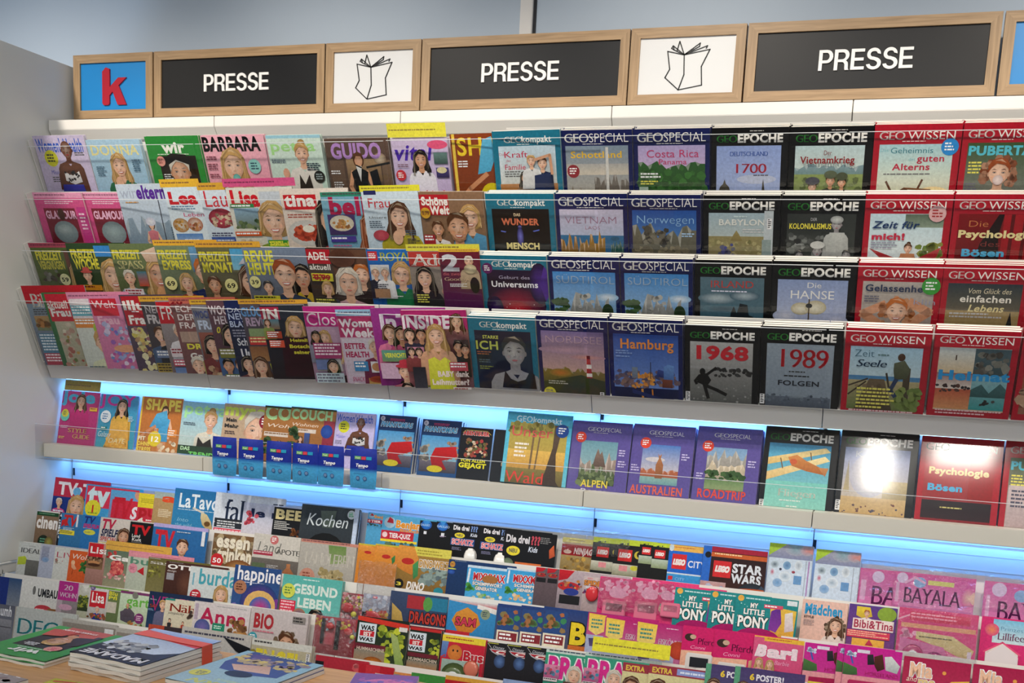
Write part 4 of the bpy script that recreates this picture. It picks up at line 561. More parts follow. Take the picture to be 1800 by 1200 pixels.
(5, 0.6590, -0.0084, 0.1900, 0.1726, 0.005, 0, 0.0873, 0.0000, 'beige magazine with a close-up of a silver-haired woman', 'B b8a48a c8a88a;T 2 4 92 15 c8dc5a kl myself;F 66 44 60 A w s c8a080;H 6 24 20 6 333 k Mein;H 4 34 26 6 333 k Mehr;G 78 26 12 8a1f34 fff;L 6 46 24 2 544;E 84 66 16 18 c8c468 a8a44a'),
(5, 0.8053, -0.0063, 0.1700, 0.1747, 0.005, 0, 0.0873, 0.0000, 'green-lettered living magazine partly hidden, left of two alike', 'B b07840 8a5a30;T 2 4 130 20 a8d89a kl COUCH;R 0 0 100 4 2f4a2c;H 6 32 80 7 ecdcc8 ri Wohnen;Q 4 48 92 56 d8ccc0 864;F 36 70 12 A n l a8c83a;R 70 52 90 80 3a5a9a 4a4a6a;N 60 70 96 100 14 6 3 4a2a1c c88a4a;N 0 60 20 90 8 8 5 2f4a2c 3f5a30'),
(5, 0.8983, -0.0041, 0.1517, 0.1769, 0.005, 0, 0.0873, 0.0010, 'green-lettered living magazine with a full cover, right of two alike', 'B b07840 8a5a30;R 0 0 100 4 2f4a2c;T 2 4 92 20 a8d89a k COUCH;H 4 32 60 7 ecdcc8 ri Wohnen;Q 4 44 60 52 d8ccc0 864;F 28 66 11 A n l a8c83a;R 36 52 48 74 3a5a9a 4a4a6a;R 76 24 100 84 9a3a4a 8a2c40;E 84 46 13 14 2c54a8 1f4090;N 52 66 74 96 12 6 3 4a2a1c c88a4a;N 0 40 20 90 14 8 5 2f4a2c 3f5a30'),
(5, 1.0505, -0.0079, 0.1341, 0.1731, 0.005, 0, 0.0000, 0.0000, "lavender women's magazine with a dark-skinned woman in a checkered top, lower shelf", "B c4bce4;T 2 4 92 18 3d63c6 b Women'sHealth;G 22 34 14 d8d832 333;H 4 52 24 8 5a63c8 ri Mission;L 4 66 18 3 667;F 64 24 26 D k n 6b4634 4f3021;P 6b4634 4f3021 48 48 36 60 30 84 42 84 48 62 56 54 74 54 80 62 84 88 94 84 86 58 76 48;P e4e4e2 bbb 49 56 64 62 78 55 80 72 64 76 48 70;N 50 54 76 72 16 3 5 222 333;P 2f3a9a 222c80 36 76 80 76 84 100 30 100"),
(5, 1.1961, -0.0074, 0.1249, 0.1736, 0.014, 1, 0.0000, 0.0000, 'blue comic paperback with a red cape, left of the pair', 'B 16305c 1c4a80;R 3 38 97 108 4a94c8 8ab0c0;R 3 96 97 124 6a6470 3c3a44;N 70 50 97 90 20 6 4 b08868 8a7a70;N 0 50 24 96 16 8 2 6a6a70 a8a090;T 6 16 84 12 4ab0e0 koi PHANTOMIAS;L 30 8 48 2 d03a6a;G 10 9 6 ccd 444;P c01f24 8a1418 40 66 92 60 98 84 60 96 74 116 40 120 30 90;E 44 116 20 8 c8b82a'),
(5, 1.3403, -0.0119, 0.1267, 0.1691, 0.014, 1, 0.0000, 0.0000, 'blue comic paperback with a red cape, right of the pair', 'B 16305c 1c4a80;R 3 38 97 108 4a94c8 8ab0c0;R 3 96 97 124 6a6470 3c3a44;N 70 50 97 90 20 6 4 b08868 8a7a70;N 0 50 24 96 16 8 2 6a6a70 a8a090;T 6 16 84 12 4ab0e0 koi PHANTOMIAS;L 30 8 48 2 d03a6a;G 10 9 6 ccd 444;P c01f24 8a1418 40 66 92 60 98 84 60 96 74 116 40 120 30 90;E 44 116 20 8 c8b82a'),
(5, 1.4676, -0.0275, 0.1009, 0.1535, 0.016, 1, 0.0000, 0.0000, 'black comic paperback with yellow words VON ALLEN GEJAGT', 'B 14161c 1a1c20;T 8 10 80 12 d8342c ko ABENTEUER;Z 1.6 c8b04a 6 16 16 8 82 8 94 18;N 22 36 86 84 50 7 4 a8343a 4a6a3a;N 22 40 86 80 14 5 6 d8b080 c8c4bc;H 8 92 78 9 e0d82a k VON ALLEN;H 4 104 86 14 e8e02a k GEJAGT'),
(5, 1.5773, -0.0284, 0.1100, 0.1526, 0.014, 0, 0.0873, 0.0000, 'black paperback showing a narrow strip beside the forest magazine', 'B 15171c 1a1c20;N 30 40 80 110 20 8 3 8a2c2c c8b890'),
(5, 1.6157, 0.0255, 0.1931, 0.2065, 0.014, 0, 0.0873, 0.0060, 'light blue science magazine with a beech forest and red word Wald', 'B 4ab8dc 6ac0d4;T 14 5 70 9 d8f4fc b GEOkompakt;R 6 16 94 116 a8a04c c89a4a;R 6 56 94 84 e0b85c c8984a;R 6 84 94 116 8a7c44 4a3f2a;P 5a4a3c 3c3028 74 16 86 16 80 60 84 100 96 116 54 116 66 88 74 50;Z 3 7a6444 44 16 42 84;Z 2.4 7a6444 54 16 50 84;N 6 16 94 30 26 6 4 6a6a34 a8984a;H 8 20 64 16 d05a54 r Unser;L 16 46 22 4 f4ece0 6;H 6 88 60 18 d8483c r Wald;G 86 24 10 1f4a9a fff;L 10 110 76 1 eee'),
(5, 1.8088, 0.0156, 0.1739, 0.1966, 0.015, 1, 0.0000, 0.0000, 'violet travel magazine with rocky towers and word ALPEN', '$ V 6a9aa8 9ab4b8 104;M 18 79 104 62 20 5 a8948a 6a6a5c;P 8a7468 5c4c44 40 74 44 54 47 44 51 54 54 48 58 60 62 74;M 18 79 104 80 16 3 5a6a44 2c3a24;N 18 84 79 103 30 5 4 4a5a3a 7a8a5a;G 16 27 9 d8402c fff;H 24 96 46 12 dcc84a b ALPEN;H 24 111 46 5 e4e0f0 b Berge;L 82 44 14 3 c8c0e8 4;L 82 62 14 3 c8c0e8 4'),
(5, 1.9873, 0.0177, 0.1741, 0.1987, 0.015, 1, 0.0000, 0.0000, 'violet travel magazine with a kangaroo and word AUSTRALIEN', '$ V 4a7ac0 dcd0c4 96;E 40 56 16 4 c8c4c8;M 18 79 90 74 6 4 b06a4a 9a4a2c;R 18 84 79 96 8ab0a8 6a9aa0;P b0764c 8a5434 42 86 42 64 46 54 44 46 47 50 50 46 49 54 54 64 54 86;G 22 30 9 d8402c fff;H 4 98 86 14 d8604a b AUSTRALIEN;L 22 116 56 1 e4e0f0;L 82 44 14 3 c8c0e8 4;L 2 66 14 3 c8c0e8 4'),
(5, 2.1687, 0.0235, 0.1755, 0.2045, 0.015, 1, 0.0000, 0.0000, 'violet travel magazine with mountains and pines and word ROADTRIP', '$ V 7aa0c4 a8b4c0 98;M 18 79 100 48 20 7 a8a49c 6a6a64;M 18 79 90 60 12 2 d0c0a4 8a8474;N 18 70 79 84 46 5 5 2c4a2a 4a6a3a;R 18 84 79 98 6a8a58 8a9a6c;G 18 31 9 d8402c fff;H 8 98 76 14 d8483c b ROADTRIP;L 82 50 14 3 c8c0e8 4;L 4 74 12 3 c8c0e8 4'),
(5, 2.3519, 0.0359, 0.1924, 0.2169, 0.015, 1, 0.0000, 0.0000, 'black history magazine with a drawing of an orange biplane', '$ E 4a9ac4 8fd0c4 122;R 7 76 91 118 7ac8bc 8ccabc;P e8d8a0 d9b46a 7 54 7 44 84 26 91 32;P ecdca4 dcb878 7 76 7 64 84 38 91 44;P d08a4c a8602c 34 42 46 38 60 46 84 56 86 64 60 60 40 54;Z 1.4 7a5a34 24 44 28 58;Z 1.4 7a5a34 64 34 66 44;E 42 48 5 4 c8603a;P c88a54 a86a3c 76 54 90 54 86 66;H 24 86 52 11 dce8dc s Fliegen;L 28 102 40 1 dfe8e0;L 38 110 20 1 dfe8e0;C 1 104'),
(5, 2.5497, 0.0386, 0.1943, 0.2196, 0.015, 1, 0.0000, 0.0000, 'black history magazine with a hazy imperial city square', '$ E 8a9ac4 d8c49c 122;E 42 60 26 30 c8c4c0 a8a8b8;P 8a8474 b0a078 9 84 13 40 17 84;R 60 66 91 90 b8a880 a09068;R 7 90 91 122 c8ac7c b8965c;N 10 96 88 116 20 2 3 6a3a2c 4a4a5a;H 20 27 52 9 c8ccd4 t KAISER;C 1 96'),
(5, 2.7511, 0.0375, 0.1968, 0.2185, 0.015, 1, 0.0000, 0.0000, 'red psychology magazine with dark silhouette, on the middle shelf', '$ W b0343c 7c0f18 116;R 7 84 92 108 1c1014 2a1418;R 62 24 92 84 a81420 8c1018;H 12 40 74 9 e4d69a k Psychologie;H 12 62 44 9 4ab0dc k Bösen;L 30 92 30 1 d8cc7a;L 8 112 80 1 e8b0b4'),
(5, 2.9527, 0.0415, 0.1933, 0.2225, 0.015, 1, 0.0000, 0.0000, 'red science magazine ending the middle shelf at the right', '$ W 38542c b8a8a4 118;H 8 28 84 11 58bfd2 k PUBERTÄT;L 10 46 18 4 e4dc60 4;R 8 60 92 118 c8b8b8 b09a9a;L 12 66 20 5 556 5'),
(6, 0.0324, -0.0010, 0.2100, 0.2190, 0.004, 0, 0.0960, 0.0000, 'television guide with a blue picture of a long-haired blonde woman', 'B 1f3a8c 1a2f74;R 0 0 100 30 c0304c;T 8 6 84 20 f0ecf4 k TV•TO;G 42 20 7 6ab0e0;F 44 44 30 A y l d8b0a0;F 13 40 13 A w s d04a8a;L 4 52 22 3 dfe8f4 5'),
(6, 0.1626, -0.0132, 0.2100, 0.2068, 0.004, 0, 0.0960, 0.0000, 'television guide with a red top and yellow price circle', 'B 3aa0dc 58b0e4;R 2 2 94 36 e03a58;T 6 6 36 26 d8f0fa kl tv;T 46 8 30 24 2a4ac0 ki 14;G 16 38 14 e8e03a;H 12 32 8 13 d0302c k 1;L 8 44 24 1 7a3;E 52 54 16 14 5ab8e8;N 60 40 96 80 14 7 3 4a90d0 8ac0e8'),
(6, 0.2634, -0.0237, 0.2200, 0.1963, 0.004, 0, 0.0960, 0.0000, 'television guide with large red TV lettering and a brown-haired woman', 'B 58b0e4 c84a5c;E 60 4 20 12 d8a088;R 4 14 66 56 d83048;T 4 10 30 36 d02438 ki TV;H 36 22 34 18 f4f0f8 ki Süd;Q 4 42 38 50 e8e07a 633;F 58 56 24 A n l c07050;Q 2 66 46 72 c83a54 fff'),
(6, 0.3709, -0.0253, 0.1050, 0.1947, 0.004, 0, 0.0960, 0.0074, 'small television guide with a yellow top and red lettering', 'B d83c50 c02c40;R 0 0 100 44 e8d83a;L 10 16 70 3 a8a02a 5;T 6 44 86 26 b8202c kl pur;H 6 76 20 16 f4f0e8 k 4;L 34 80 50 2 fff 7'),
(6, 0.4325, -0.0145, 0.0900, 0.2055, 0.005, 0, 0.0960, 0.0105, 'slim magazine with an orange letter over kraft-brown', 'B b89a6c a88a5c;R 0 0 100 24 a8b8b4;T 34 12 56 22 e0502c kl a;L 22 62 54 5 e8dcc0 6'),
(6, 0.5094, 0.0031, 0.2100, 0.2231, 0.006, 0, 0.0960, 0.0003, 'blue food magazine with a carved wooden spoon of seeds', 'B 2a78b4 3a90b8;T 8 6 84 22 e8f4fc b LaTavola;L 8 31 84 1 c8e0f0 2;P e0d4a8 b8985c 48 32 58 36 66 46 70 58 62 60 52 52 48 42;E 60 50 5 4 6a4a24;Z 3 d8d4c8 34 28 52 34;H 8 44 20 6 8ac4e0 ri Into;H 6 52 28 6 8ac4e0 ri the wild'),
(6, 0.6652, 0.0033, 0.2400, 0.2233, 0.005, 0, 0.0960, 0.0000, 'white food magazine with thin dark lettering and a red strip', 'B dfe8f4 d4dce8;T 14 6 80 30 3a4a6a s falstaff;R 2 34 50 46 2a3038;L 6 37 38 4 dfe4e8;H 2 39 1 1 fff k I;N 48 20 58 60 8 4 3 c03048 e08090;Q 2 47 80 58 d83048 f4d0d8;R 70 30 100 58 d8c8c8'),
(6, 0.7692, -0.0199, 0.2100, 0.2001, 0.004, 0, 0.0960, 0.0000, 'pale magazine with dark slab lettering and red berries', 'B c8d0e8 d8c8c0;H 12 8 110 12 1f2c54 k le menu;N 6 6 24 40 10 5 3 b8384c d86070;P 5a3428 3a2018 60 40 74 28 96 24 96 60 50 60'),
(6, 0.8770, -0.0243, 0.0943, 0.1957, 0.005, 0, 0.0960, 0.0084, 'black food magazine with cream slab lettering', 'B 1c1f24 14161a;T 6 6 130 32 ecdca0 k BEEF;L 6 46 64 5 d0d0cc 6;N 70 60 96 96 12 8 3 a86a3c 4a2a1c;R 0 0 100 2 2c3038'),
(6, 0.9739, -0.0067, 0.1952, 0.2133, 0.007, 1, 0.0000, 0.0187, 'dark cookery magazine with script lettering over a pan', 'B 3c444a 2c3238;R 4 4 90 96 3a434a 2a3036;E 48 78 38 36 22262a 181a1c;E 48 82 32 28 30281e 241c14;N 26 60 72 100 30 6 3 a8845c 6a3a2c;P 5f6d66 4a5650 34 8 62 6 58 34 40 34;T 10 12 74 20 dfe8ec ri Kochen;G 88 10 7 c8d4dc 3a6;R 93 0 100 130 c4d4ec'),
(6, 1.2006, -0.0122, 0.1800, 0.2078, 0.004, 0, 0.0960, 0.0000, "blue children's magazine with a red cap, rear one of two", 'U 28;B 5ab0e0 3a80a8;E 22 18 18 14 a8c8dc;P c83040 a82838 14 18 22 4 34 10 36 20;T 40 12 56 18 e89a2c k Benj;R 0 40 100 62 c0283c;H 24 44 60 13 f0e8ec k TIER;G 12 50 7 f0d0d4;N 0 62 100 80 16 6 3 2a3a3c 4a6a4c'),
(6, 1.2514, -0.0147, 0.2000, 0.2053, 0.004, 0, 0.0960, 0.0000, "blue children's magazine with a red banner TIER-QUIZ, front one of two", 'U 60;B 5ab0e0 3a80a8;E 20 18 15 14 a8c8dc;P c83040 a82838 12 18 18 4 28 10 30 20;T 36 10 90 18 e89a2c ko Benjamin;T 48 30 70 8 e8902c k Blümchen;R 0 38 86 60 c0283c;H 22 43 56 12 f0e8ec k TIER-QUIZ;G 10 49 7 f0d0d4;R 0 60 96 66 ecd83c;N 0 66 100 86 26 6 3 3a5a5c 6a8a5c'),
(6, 1.3734, -0.0203, 0.1900, 0.1997, 0.004, 0, 0.0960, 0.0000, "black children's magazine with a glossy blue ball, left one of two", 'U 26;B 16181c 101216;E 42 24 34 28 3a90e0 1a54b0;T 4 18 60 13 c8e4fa r GALILEO;R 30 62 48 80 dfe4ec'),
(6, 1.4272, -0.0187, 0.1900, 0.2013, 0.004, 0, 0.0960, 0.0015, "black children's magazine with a glossy blue ball, right one of two", 'U 26;B 16181c 101216;E 40 26 34 28 3a90e0 1a54b0;T 4 20 80 14 c8e4fa r GALILEO;R 36 66 56 84 dfe4ec;L 30 84 40 2 dce 4'),
(6, 1.4788, -0.0174, 0.2100, 0.2026, 0.004, 0, 0.0960, 0.0013, 'black detective magazine with white tooth toy, left one of three', 'U 47;B 15171c 101216;T 4 6 50 14 eceaf0 k Die drei;T 58 5 22 16 7a9ad8 k ???;H 58 26 22 10 dfe8f8 bi Kids;E 26 36 16 8 e8d83a;H 16 32 20 7 555 k NEU;R 0 44 74 66 2a4a8a;H 4 47 66 16 e8707c ko SCHATZ;E 66 96 20 26 e8e8e4 b8b4b0;L 6 72 30 3 88a;Y cone 66 98 22 36 e8e8e4'),
(6, 1.5718, -0.0184, 0.2100, 0.2016, 0.004, 0, 0.0960, 0.0000, 'black detective magazine with white tooth toy, middle one of three', 'U 47;B 15171c 101216;T 6 6 50 14 eceaf0 k Die drei;T 60 5 22 16 7a9ad8 k ???;H 60 26 22 10 dfe8f8 bi Kids;E 28 38 16 8 e8d83a;H 18 34 20 7 555 k NEU;R 0 46 74 68 2a4a8a;H 4 49 66 16 e8707c ko SCHATZ;E 66 98 20 26 e8e8e4 b8b4b0;L 6 74 30 3 88a;Y cone 66 100 22 36 e8e8e4'),
(6, 1.6432, -0.0216, 0.1550, 0.1984, 0.005, 0, 0.0960, 0.0061, 'black detective magazine shown in full, right one of three', 'B 15171c 101216;T 4 8 46 14 dcdae0 k Die drei;T 52 7 18 16 c04a5a k ???;H 48 27 18 10 dfe8f8 bi Kids;E 20 38 13 9 e8d83a;H 12 34 16 7 555 k NEU;L 70 8 20 4 888;E 12 66 12 14 8a9a80 5a6a50;R 26 58 76 72 d8743c;L 30 62 40 2 fff;R 38 74 96 88 2a2f5a;H 42 76 46 11 e8949c ko SCHATZ;P d8683c b04a2c 88 30 96 20 100 40 90 46'),
(6, 1.8194, -0.0256, 0.2100, 0.1944, 0.006, 0, 0.0960, 0.0000, "sealed children's pack with a dark red band and gold toy", 'U 46;B b8a888 8a7a5c;R 0 0 100 14 d0c870;L 16 6 60 1 7a6a4a 5;R 0 20 100 52 9c1c24;E 18 42 12 6 e8c8b8;T 36 28 70 18 ecdcd8 ki NINJAGO;R 0 52 100 120 a08a5a 7a6438;N 14 58 90 110 30 8 4 c8a04a 6a5430'),
(6, 1.9088, -0.0166, 0.2000, 0.2034, 0.005, 0, 0.0960, 0.0000, "black and lime sealed children's magazine, first of four", 'U 36;B 17191a 111;R 0 0 100 20 c4d83c;N 20 12 50 20 6 5 3 1c2a30 22343a;P 17191a 22272a 0 28 30 22 60 32 100 20 100 60 0 60;R 18 36 66 76 d02c2c;H 22 48 38 16 f4ece8 koi LEGO;E 92 52 12 12 c8b83c;E 96 52 10 10 17191a;R 0 92 100 130 c8c8b8 8a8a70;R 30 96 60 116 d88a90'),
(6, 1.9719, -0.0153, 0.2000, 0.2047, 0.005, 0, 0.0960, 0.0017, "black and lime sealed children's magazine, second of four", 'U 39;B 17191a 111;R 0 0 100 20 c4d83c;N 20 12 50 20 6 5 3 1c2a30 22343a;P 17191a 22272a 0 28 30 22 60 32 100 20 100 60 0 60;R 16 36 66 78 d02c2c;H 20 48 40 16 f4ece8 koi LEGO;E 88 52 14 14 c8b83c;E 94 50 11 12 17191a;R 0 90 100 130 c8c8b8 8a8a70;R 24 94 54 114 d88a90;E 78 100 14 9 c8c83c'),
(6, 2.0437, -0.0146, 0.2000, 0.2054, 0.005, 0, 0.0960, 0.0024, "black and lime sealed children's magazine, third of four", 'U 24;B 17191a 111;R 0 0 100 20 c4d83c;N 20 12 50 20 6 5 3 1c2a30 22343a;R 16 34 66 76 d02c2c;H 20 46 40 16 f4ece8 koi LEGO;R 0 84 100 130 b8c8b8 8a9a70'),
(6, 2.0818, -0.0158, 0.2000, 0.2042, 0.005, 0, 0.0960, 0.0065, "black and lime sealed children's magazine, fourth of four", 'U 27;B 17191a 111;R 0 0 100 20 c4d83c;N 20 12 50 20 6 5 3 1c2a30 22343a;R 12 36 66 78 d02c2c;H 16 48 42 16 f4ece8 koi LEGO;R 0 84 100 130 b8c8b8 8a9a70'),
(6, 2.1287, -0.0160, 0.2150, 0.2040, 0.005, 0, 0.0960, 0.0082, "bright blue sealed children's magazine with word CITY", 'U 48;B 1f6ad0 1a5ac0;R 0 0 100 16 e8b85a;L 10 5 70 1 c05a2c 4;E 6 8 6 10 c8d8dc;R 10 24 48 64 d02c30;H 13 38 31 14 f4ece8 koi LEGO;T 52 38 46 18 e4ecf8 b CITY;R 0 74 100 78 c8dce8;R 0 78 100 126 3a9ad8 2a7ac0;H 22 86 26 8 a8d0f0 t CITY;R 4 84 16 94 d02c30'),
(6, 2.2222, -0.0096, 0.1706, 0.2104, 0.006, 0, 0.0960, 0.0121, "dark sealed children's magazine with large white two-line lettering and a blue ship", 'B 23161c 4a2418;R 0 0 13 60 2a6ac8;R 13 0 100 8 a8203c;R 13 9 100 16 c8602c;L 18 10 60 1 f0d0a0 4;G 8 14 5 101418;R 18 22 46 48 d02c30;H 21 30 22 9 f4ece8 koi LEGO;T 48 24 46 14 dfe4ec k STAR;T 48 40 46 14 dfe4ec k WARS;E 82 74 26 22 3a4a5c 20242c;P 3a6ac8 2a4a9a 64 86 70 66 90 62 96 84;R 0 56 40 86 c0a0a0 a84038;N 8 58 36 76 12 5 3 e8e8f0 8aa0c8;E 90 64 30 3 c05a2c'),
(6, 2.3938, 0.0176, 0.1148, 0.2376, 0.005, 1, 0.0000, 0.0000, 'pale sticker sheet with a lime corner, left of the pair', 'B d4e2f0 c4d4e8;R 0 0 100 34 a8a8b8 8a90b0;E 60 12 24 14 8aa8b4 a8a8b8;E 86 12 16 12 d0908c a8a8b8;P b8d83c 9cc048 0 0 40 0 0 30;E 16 50 10 9 5a6a78 c8d8e4;E 44 50 9 10 5a80b0 8ab0d0;E 70 48 9 12 a8b4c0 dfe8f0;E 12 68 6 9 c04a6a d4e2f0;E 42 76 14 12 9ab0c4 dfe8f0;R 62 72 80 92 6a98c8;E 26 92 11 10 6a98c8 9ab8d8;E 30 60 3 3 445;E 60 64 4 3 a04a5a;R 86 36 88 130 a8b4c4;R 92 36 95 130 b08ac0'),
(6, 2.5169, 0.0132, 0.1140, 0.2332, 0.005, 1, 0.0000, 0.0000, 'pale sticker sheet with a lime corner, right of the pair', 'B d4e2f0 c4d4e8;R 0 0 100 34 a8a8b8 8a90b0;E 60 12 24 14 8aa8b4 a8a8b8;E 86 12 16 12 d0908c a8a8b8;P b8d83c 9cc048 0 0 40 0 0 30;E 16 50 10 9 5a6a78 c8d8e4;E 44 50 9 10 5a80b0 8ab0d0;E 70 48 9 12 a8b4c0 dfe8f0;E 12 68 6 9 c04a6a d4e2f0;E 42 76 14 12 9ab0c4 dfe8f0;R 62 72 80 92 6a98c8;E 26 92 11 10 6a98c8 9ab8d8;R 86 36 88 130 a8b4c4'),
(6, 2.6314, -0.0245, 0.2200, 0.1955, 0.006, 0, 0.0000, -0.0070, 'pink sealed pack with purple lettering, left of three', 'B d8589c c03a84;R 2 4 98 44 d85aa4 e48ac0;G 22 9 7 dfc8e8;R 3 14 9 38 e4b0d4;T 14 18 90 24 7a2c6c s BAYALA;E 80 16 14 8 8ab0d0;R 0 48 60 56 8a2c6c;R 0 56 100 90 c87ab0;G 70 52 8 d8e0f0'),
(6, 2.7198, -0.0242, 0.1968, 0.1958, 0.006, 0, 0.0000, 0.0000, 'pink sealed pack with purple lettering, middle of three', 'B d8589c c890c8;R 2 4 98 44 d85aa4 e48ac0;G 10 8 7 dfc8e8;R 3 14 7 40 e4b0d4;T 12 18 70 22 6a2460 s BAYALA;R 42 8 74 14 dcd87a;E 32 12 8 7 8ab0e0;E 92 26 9 14 e8c0b0 d85aa4;Z 3 e8b0d8 14 14 26 6 38 12'),
(6, 2.9376, -0.0252, 0.2200, 0.1948, 0.006, 0, 0.0000, 0.0000, 'pink sealed pack with purple lettering, right of three', 'B d8589c c890c8;R 2 4 98 44 d85aa4 e48ac0;G 16 9 8 dfc8e8;R 3 16 7 42 e4b0d4;T 14 20 80 24 6a2460 s BAYALA;R 50 8 90 14 dcd87a;E 40 14 8 7 8ab0e0'),
(7, 0.0152, -0.0090, 0.0881, 0.2110, 0.004, 1, 0.0000, 0.0000, 'film magazine with bold white lettering and a green strip', 'B 8a7058 5a4a3c;R 0 0 130 14 1c4a2c;L 10 5 100 1 8ac09a 4;T 4 24 130 36 f0ece8 kl cinema;G 44 112 26 1c2c20 6a8;E 70 112 20 22 a8a04c 6a5a38'),
(7, 0.1241, -0.0046, 0.2000, 0.2154, 0.004, 0, 0.0960, 0.0000, 'television guide with a red star logo and a film-strip edge', 'U 42;B 3a7ab0 2a6a9a;R 0 0 8 130 181a20;N 1 0 7 110 22 4 3 e8ecf0 dfe4ec;T 16 6 60 42 c8282c ki TV;P d02c2c b82028 12 30 30 22 46 50 26 44 12 56;L 22 56 60 3 c8e0f0 4;Q 8 66 74 84 e8d83a 444;R 76 2 84 50 dfe8f0'),
(7, 0.2173, -0.0035, 0.2000, 0.2165, 0.004, 0, 0.0960, 0.0000, 'blue television guide with slanted navy and magenta lettering', 'U 32;B 2c78bc 2a70b0;T 6 6 60 34 20307c ki TV;T 6 44 90 20 c02c70 ki SPIELFILM;L 8 66 60 1 c8dcf0;E 46 86 34 14 d8d84a;L 20 84 40 2 666'),
(7, 0.2875, -0.0044, 0.2050, 0.2156, 0.004, 0, 0.0960, 0.0000, 'cream television guide with crimson and navy slanted lettering', 'U 52;B d8d0c8 c8c0b8;T 4 4 44 30 c0284c ki TV;T 6 34 86 22 22264c ki SPIELFILM;H 6 58 56 12 c05a5a k SPECIAL;F 84 54 44 B n l 8a5a4a;Q 4 76 40 86 d8d03c fff'),
(7, 0.4025, -0.0082, 0.2000, 0.2118, 0.004, 0, 0.0960, 0.0000, 'black television magazine with red lettering', 'U 42;B 15161a 101114;T 10 10 76 36 c82028 k TV;H 12 46 36 12 e8e8e4 b Lond;H 14 60 40 12 e8e8e4 b Kult;L 14 76 54 1 aaa'),
(7, 0.4902, -0.0035, 0.1914, 0.2165, 0.005, 0, 0.0960, 0.0001, 'blue television guide in film with a bearded man', 'B 2c6ca8 2a60a0;R 0 0 100 6 b4a8dc;T 6 10 34 34 c82838 k TV;F 57 36 25 A n sd c8c0b8;L 44 10 26 1 bcd;N 60 60 96 90 12 8 3 4a90a8 2a70b0;R 90 6 96 30 dfe4ec;N 20 50 44 70 8 5 3 8a9a5a c8c8a0'),
(7, 0.7148, -0.0141, 0.1850, 0.2059, 0.005, 0, 0.0960, 0.0000, 'food magazine with cream lettering over a plate of nuts and number 50', 'U 78;B 7a5c3c 5a4028;N 4 4 96 60 40 8 4 c8b48c 4a3a2c;T 8 6 80 22 ece4d0 kl essen;T 14 34 80 24 ece4d0 kl trinken;G 14 58 15 c82830 fff 50;E 66 74 34 22 c89a5c 7a4a28;N 44 62 92 96 30 6 3 d8a860 7a4c2c'),
(7, 0.8559, 0.0000, 0.1543, 0.2200, 0.005, 0, 0.0960, 0.0000, 'grey country-life magazine with script lettering and a copper jug', 'B b8b4ac a49e96;R 0 0 100 48 cdc9c0;T 8 14 50 22 7a7a74 ri Land;T 50 26 50 11 5a5a54 s APOTE;G 44 10 9 c87070 fff;Q 2 34 44 42 a8384c e8c8cc;R 0 48 100 120 6c6660 4c4642;P b87a50 6a3c24 66 92 68 72 76 62 76 54 84 54 84 62 94 74 96 94;R 2 58 30 90 5a6a4c;L 34 60 28 4 bbb'),
(7, 1.0108, -0.0045, 0.1880, 0.2155, 0.005, 1, 0.0000, 0.0000, 'pale country magazine with white serif lettering and a dried bouquet', 'B b4b0a8 9a968e;I 0 -2 104 3 c88a7a;P 6a8a4a 8a9a6a 50 4 82 4 84 30 56 34;T 10 16 88 22 e0dcd2 s LANDLEBEN;N 40 44 84 84 60 6 5 8a7a4a c8b890;N 44 50 80 78 12 4 2 e0d8c0 b06a50;G 18 58 14 c08a78 8a4a3a;Z 3 6a7a4c 62 84 62 110'),
(7, 1.2137, 0.0042, 0.2000, 0.2242, 0.004, 0, 0.0960, 0.0000, 'orange dinosaur magazine, rear one of three', 'U 28;B d88a30 c87428;P e8a04a d07c30 4 10 60 4 96 20 96 60 40 50 4 30;E 56 44 20 8 b82c28;R 0 0 100 8 c8b83c'),
(7, 1.2698, 0.0082, 0.2000, 0.2282, 0.004, 0, 0.0960, 0.0013, 'orange dinosaur magazine, middle one of three', 'U 38;B dc9038 c87428;P e8a04a d07c30 4 10 60 4 96 20 96 60 40 50 4 30;E 48 46 18 8 b82c28;P 3f8a4c 2f6c3a 70 50 84 36 86 60 76 74;R 0 0 100 6 c8b83c'),
(7, 1.3451, 0.0124, 0.1607, 0.2324, 0.005, 0, 0.0960, 0.0054, 'dinosaur magazine with number 3 and monster trucks, front one of three', 'B a8843c 5a3a28;R 30 0 130 16 d8cf5a;L 36 5 60 2 a89a3a 5;P e09a44 c87830 0 0 30 2 44 30 30 52 12 46 0 40;E 20 28 12 6 b82c28;P 4a9a5c 3a7c4a 30 34 40 24 42 52 34 60;N 50 34 96 64 40 7 4 5a6a70 9ab0a8;T 42 22 56 14 c89a4c ko DINO-WELT;G 8 70 9 1a1a1a e8d84a 3;T 22 64 34 14 f0ece8 ki DINO;R 2 84 76 94 2a1a14;H 6 85 66 7 e0d83c k MONSTER TRUCKS!;E 84 76 9 7 2a8a9a'),
(7, 1.5063, -0.0124, 0.2000, 0.2076, 0.005, 0, 0.0960, 0.0000, "dark blue children's magazine with a smiling builder helmet", 'U 29;B 1c3a6a 1a3050;L 30 4 60 1 9ab 4;E 20 24 14 16 d8b04a a87a38;Q 12 20 28 28 c8783c 333;E 18 46 24 3 d8e05a;E 18 62 18 12 3a6ac0 22408a'),
(7, 1.5666, -0.0225, 0.2100, 0.1975, 0.005, 0, 0.0960, 0.0009, 'sky-blue comic magazine with red lettering, left one of two', 'U 57;B 3aa0dc 5ab0d8;R 0 0 100 6 c8dcec;Z 5 dfe8f0 6 10 4 40;T 16 16 78 18 c82430 ko MIXXMAX;E 58 30 20 10 a8703c;N 0 40 30 66 10 7 3 3f8a3c 5aa84c;H 16 38 74 8 f0ece8 kO SCHIMPFWORT;H 24 49 54 8 f0ece8 kO GENERATOR;N 20 62 96 80 16 6 3 5aa83c e8e0d0'),
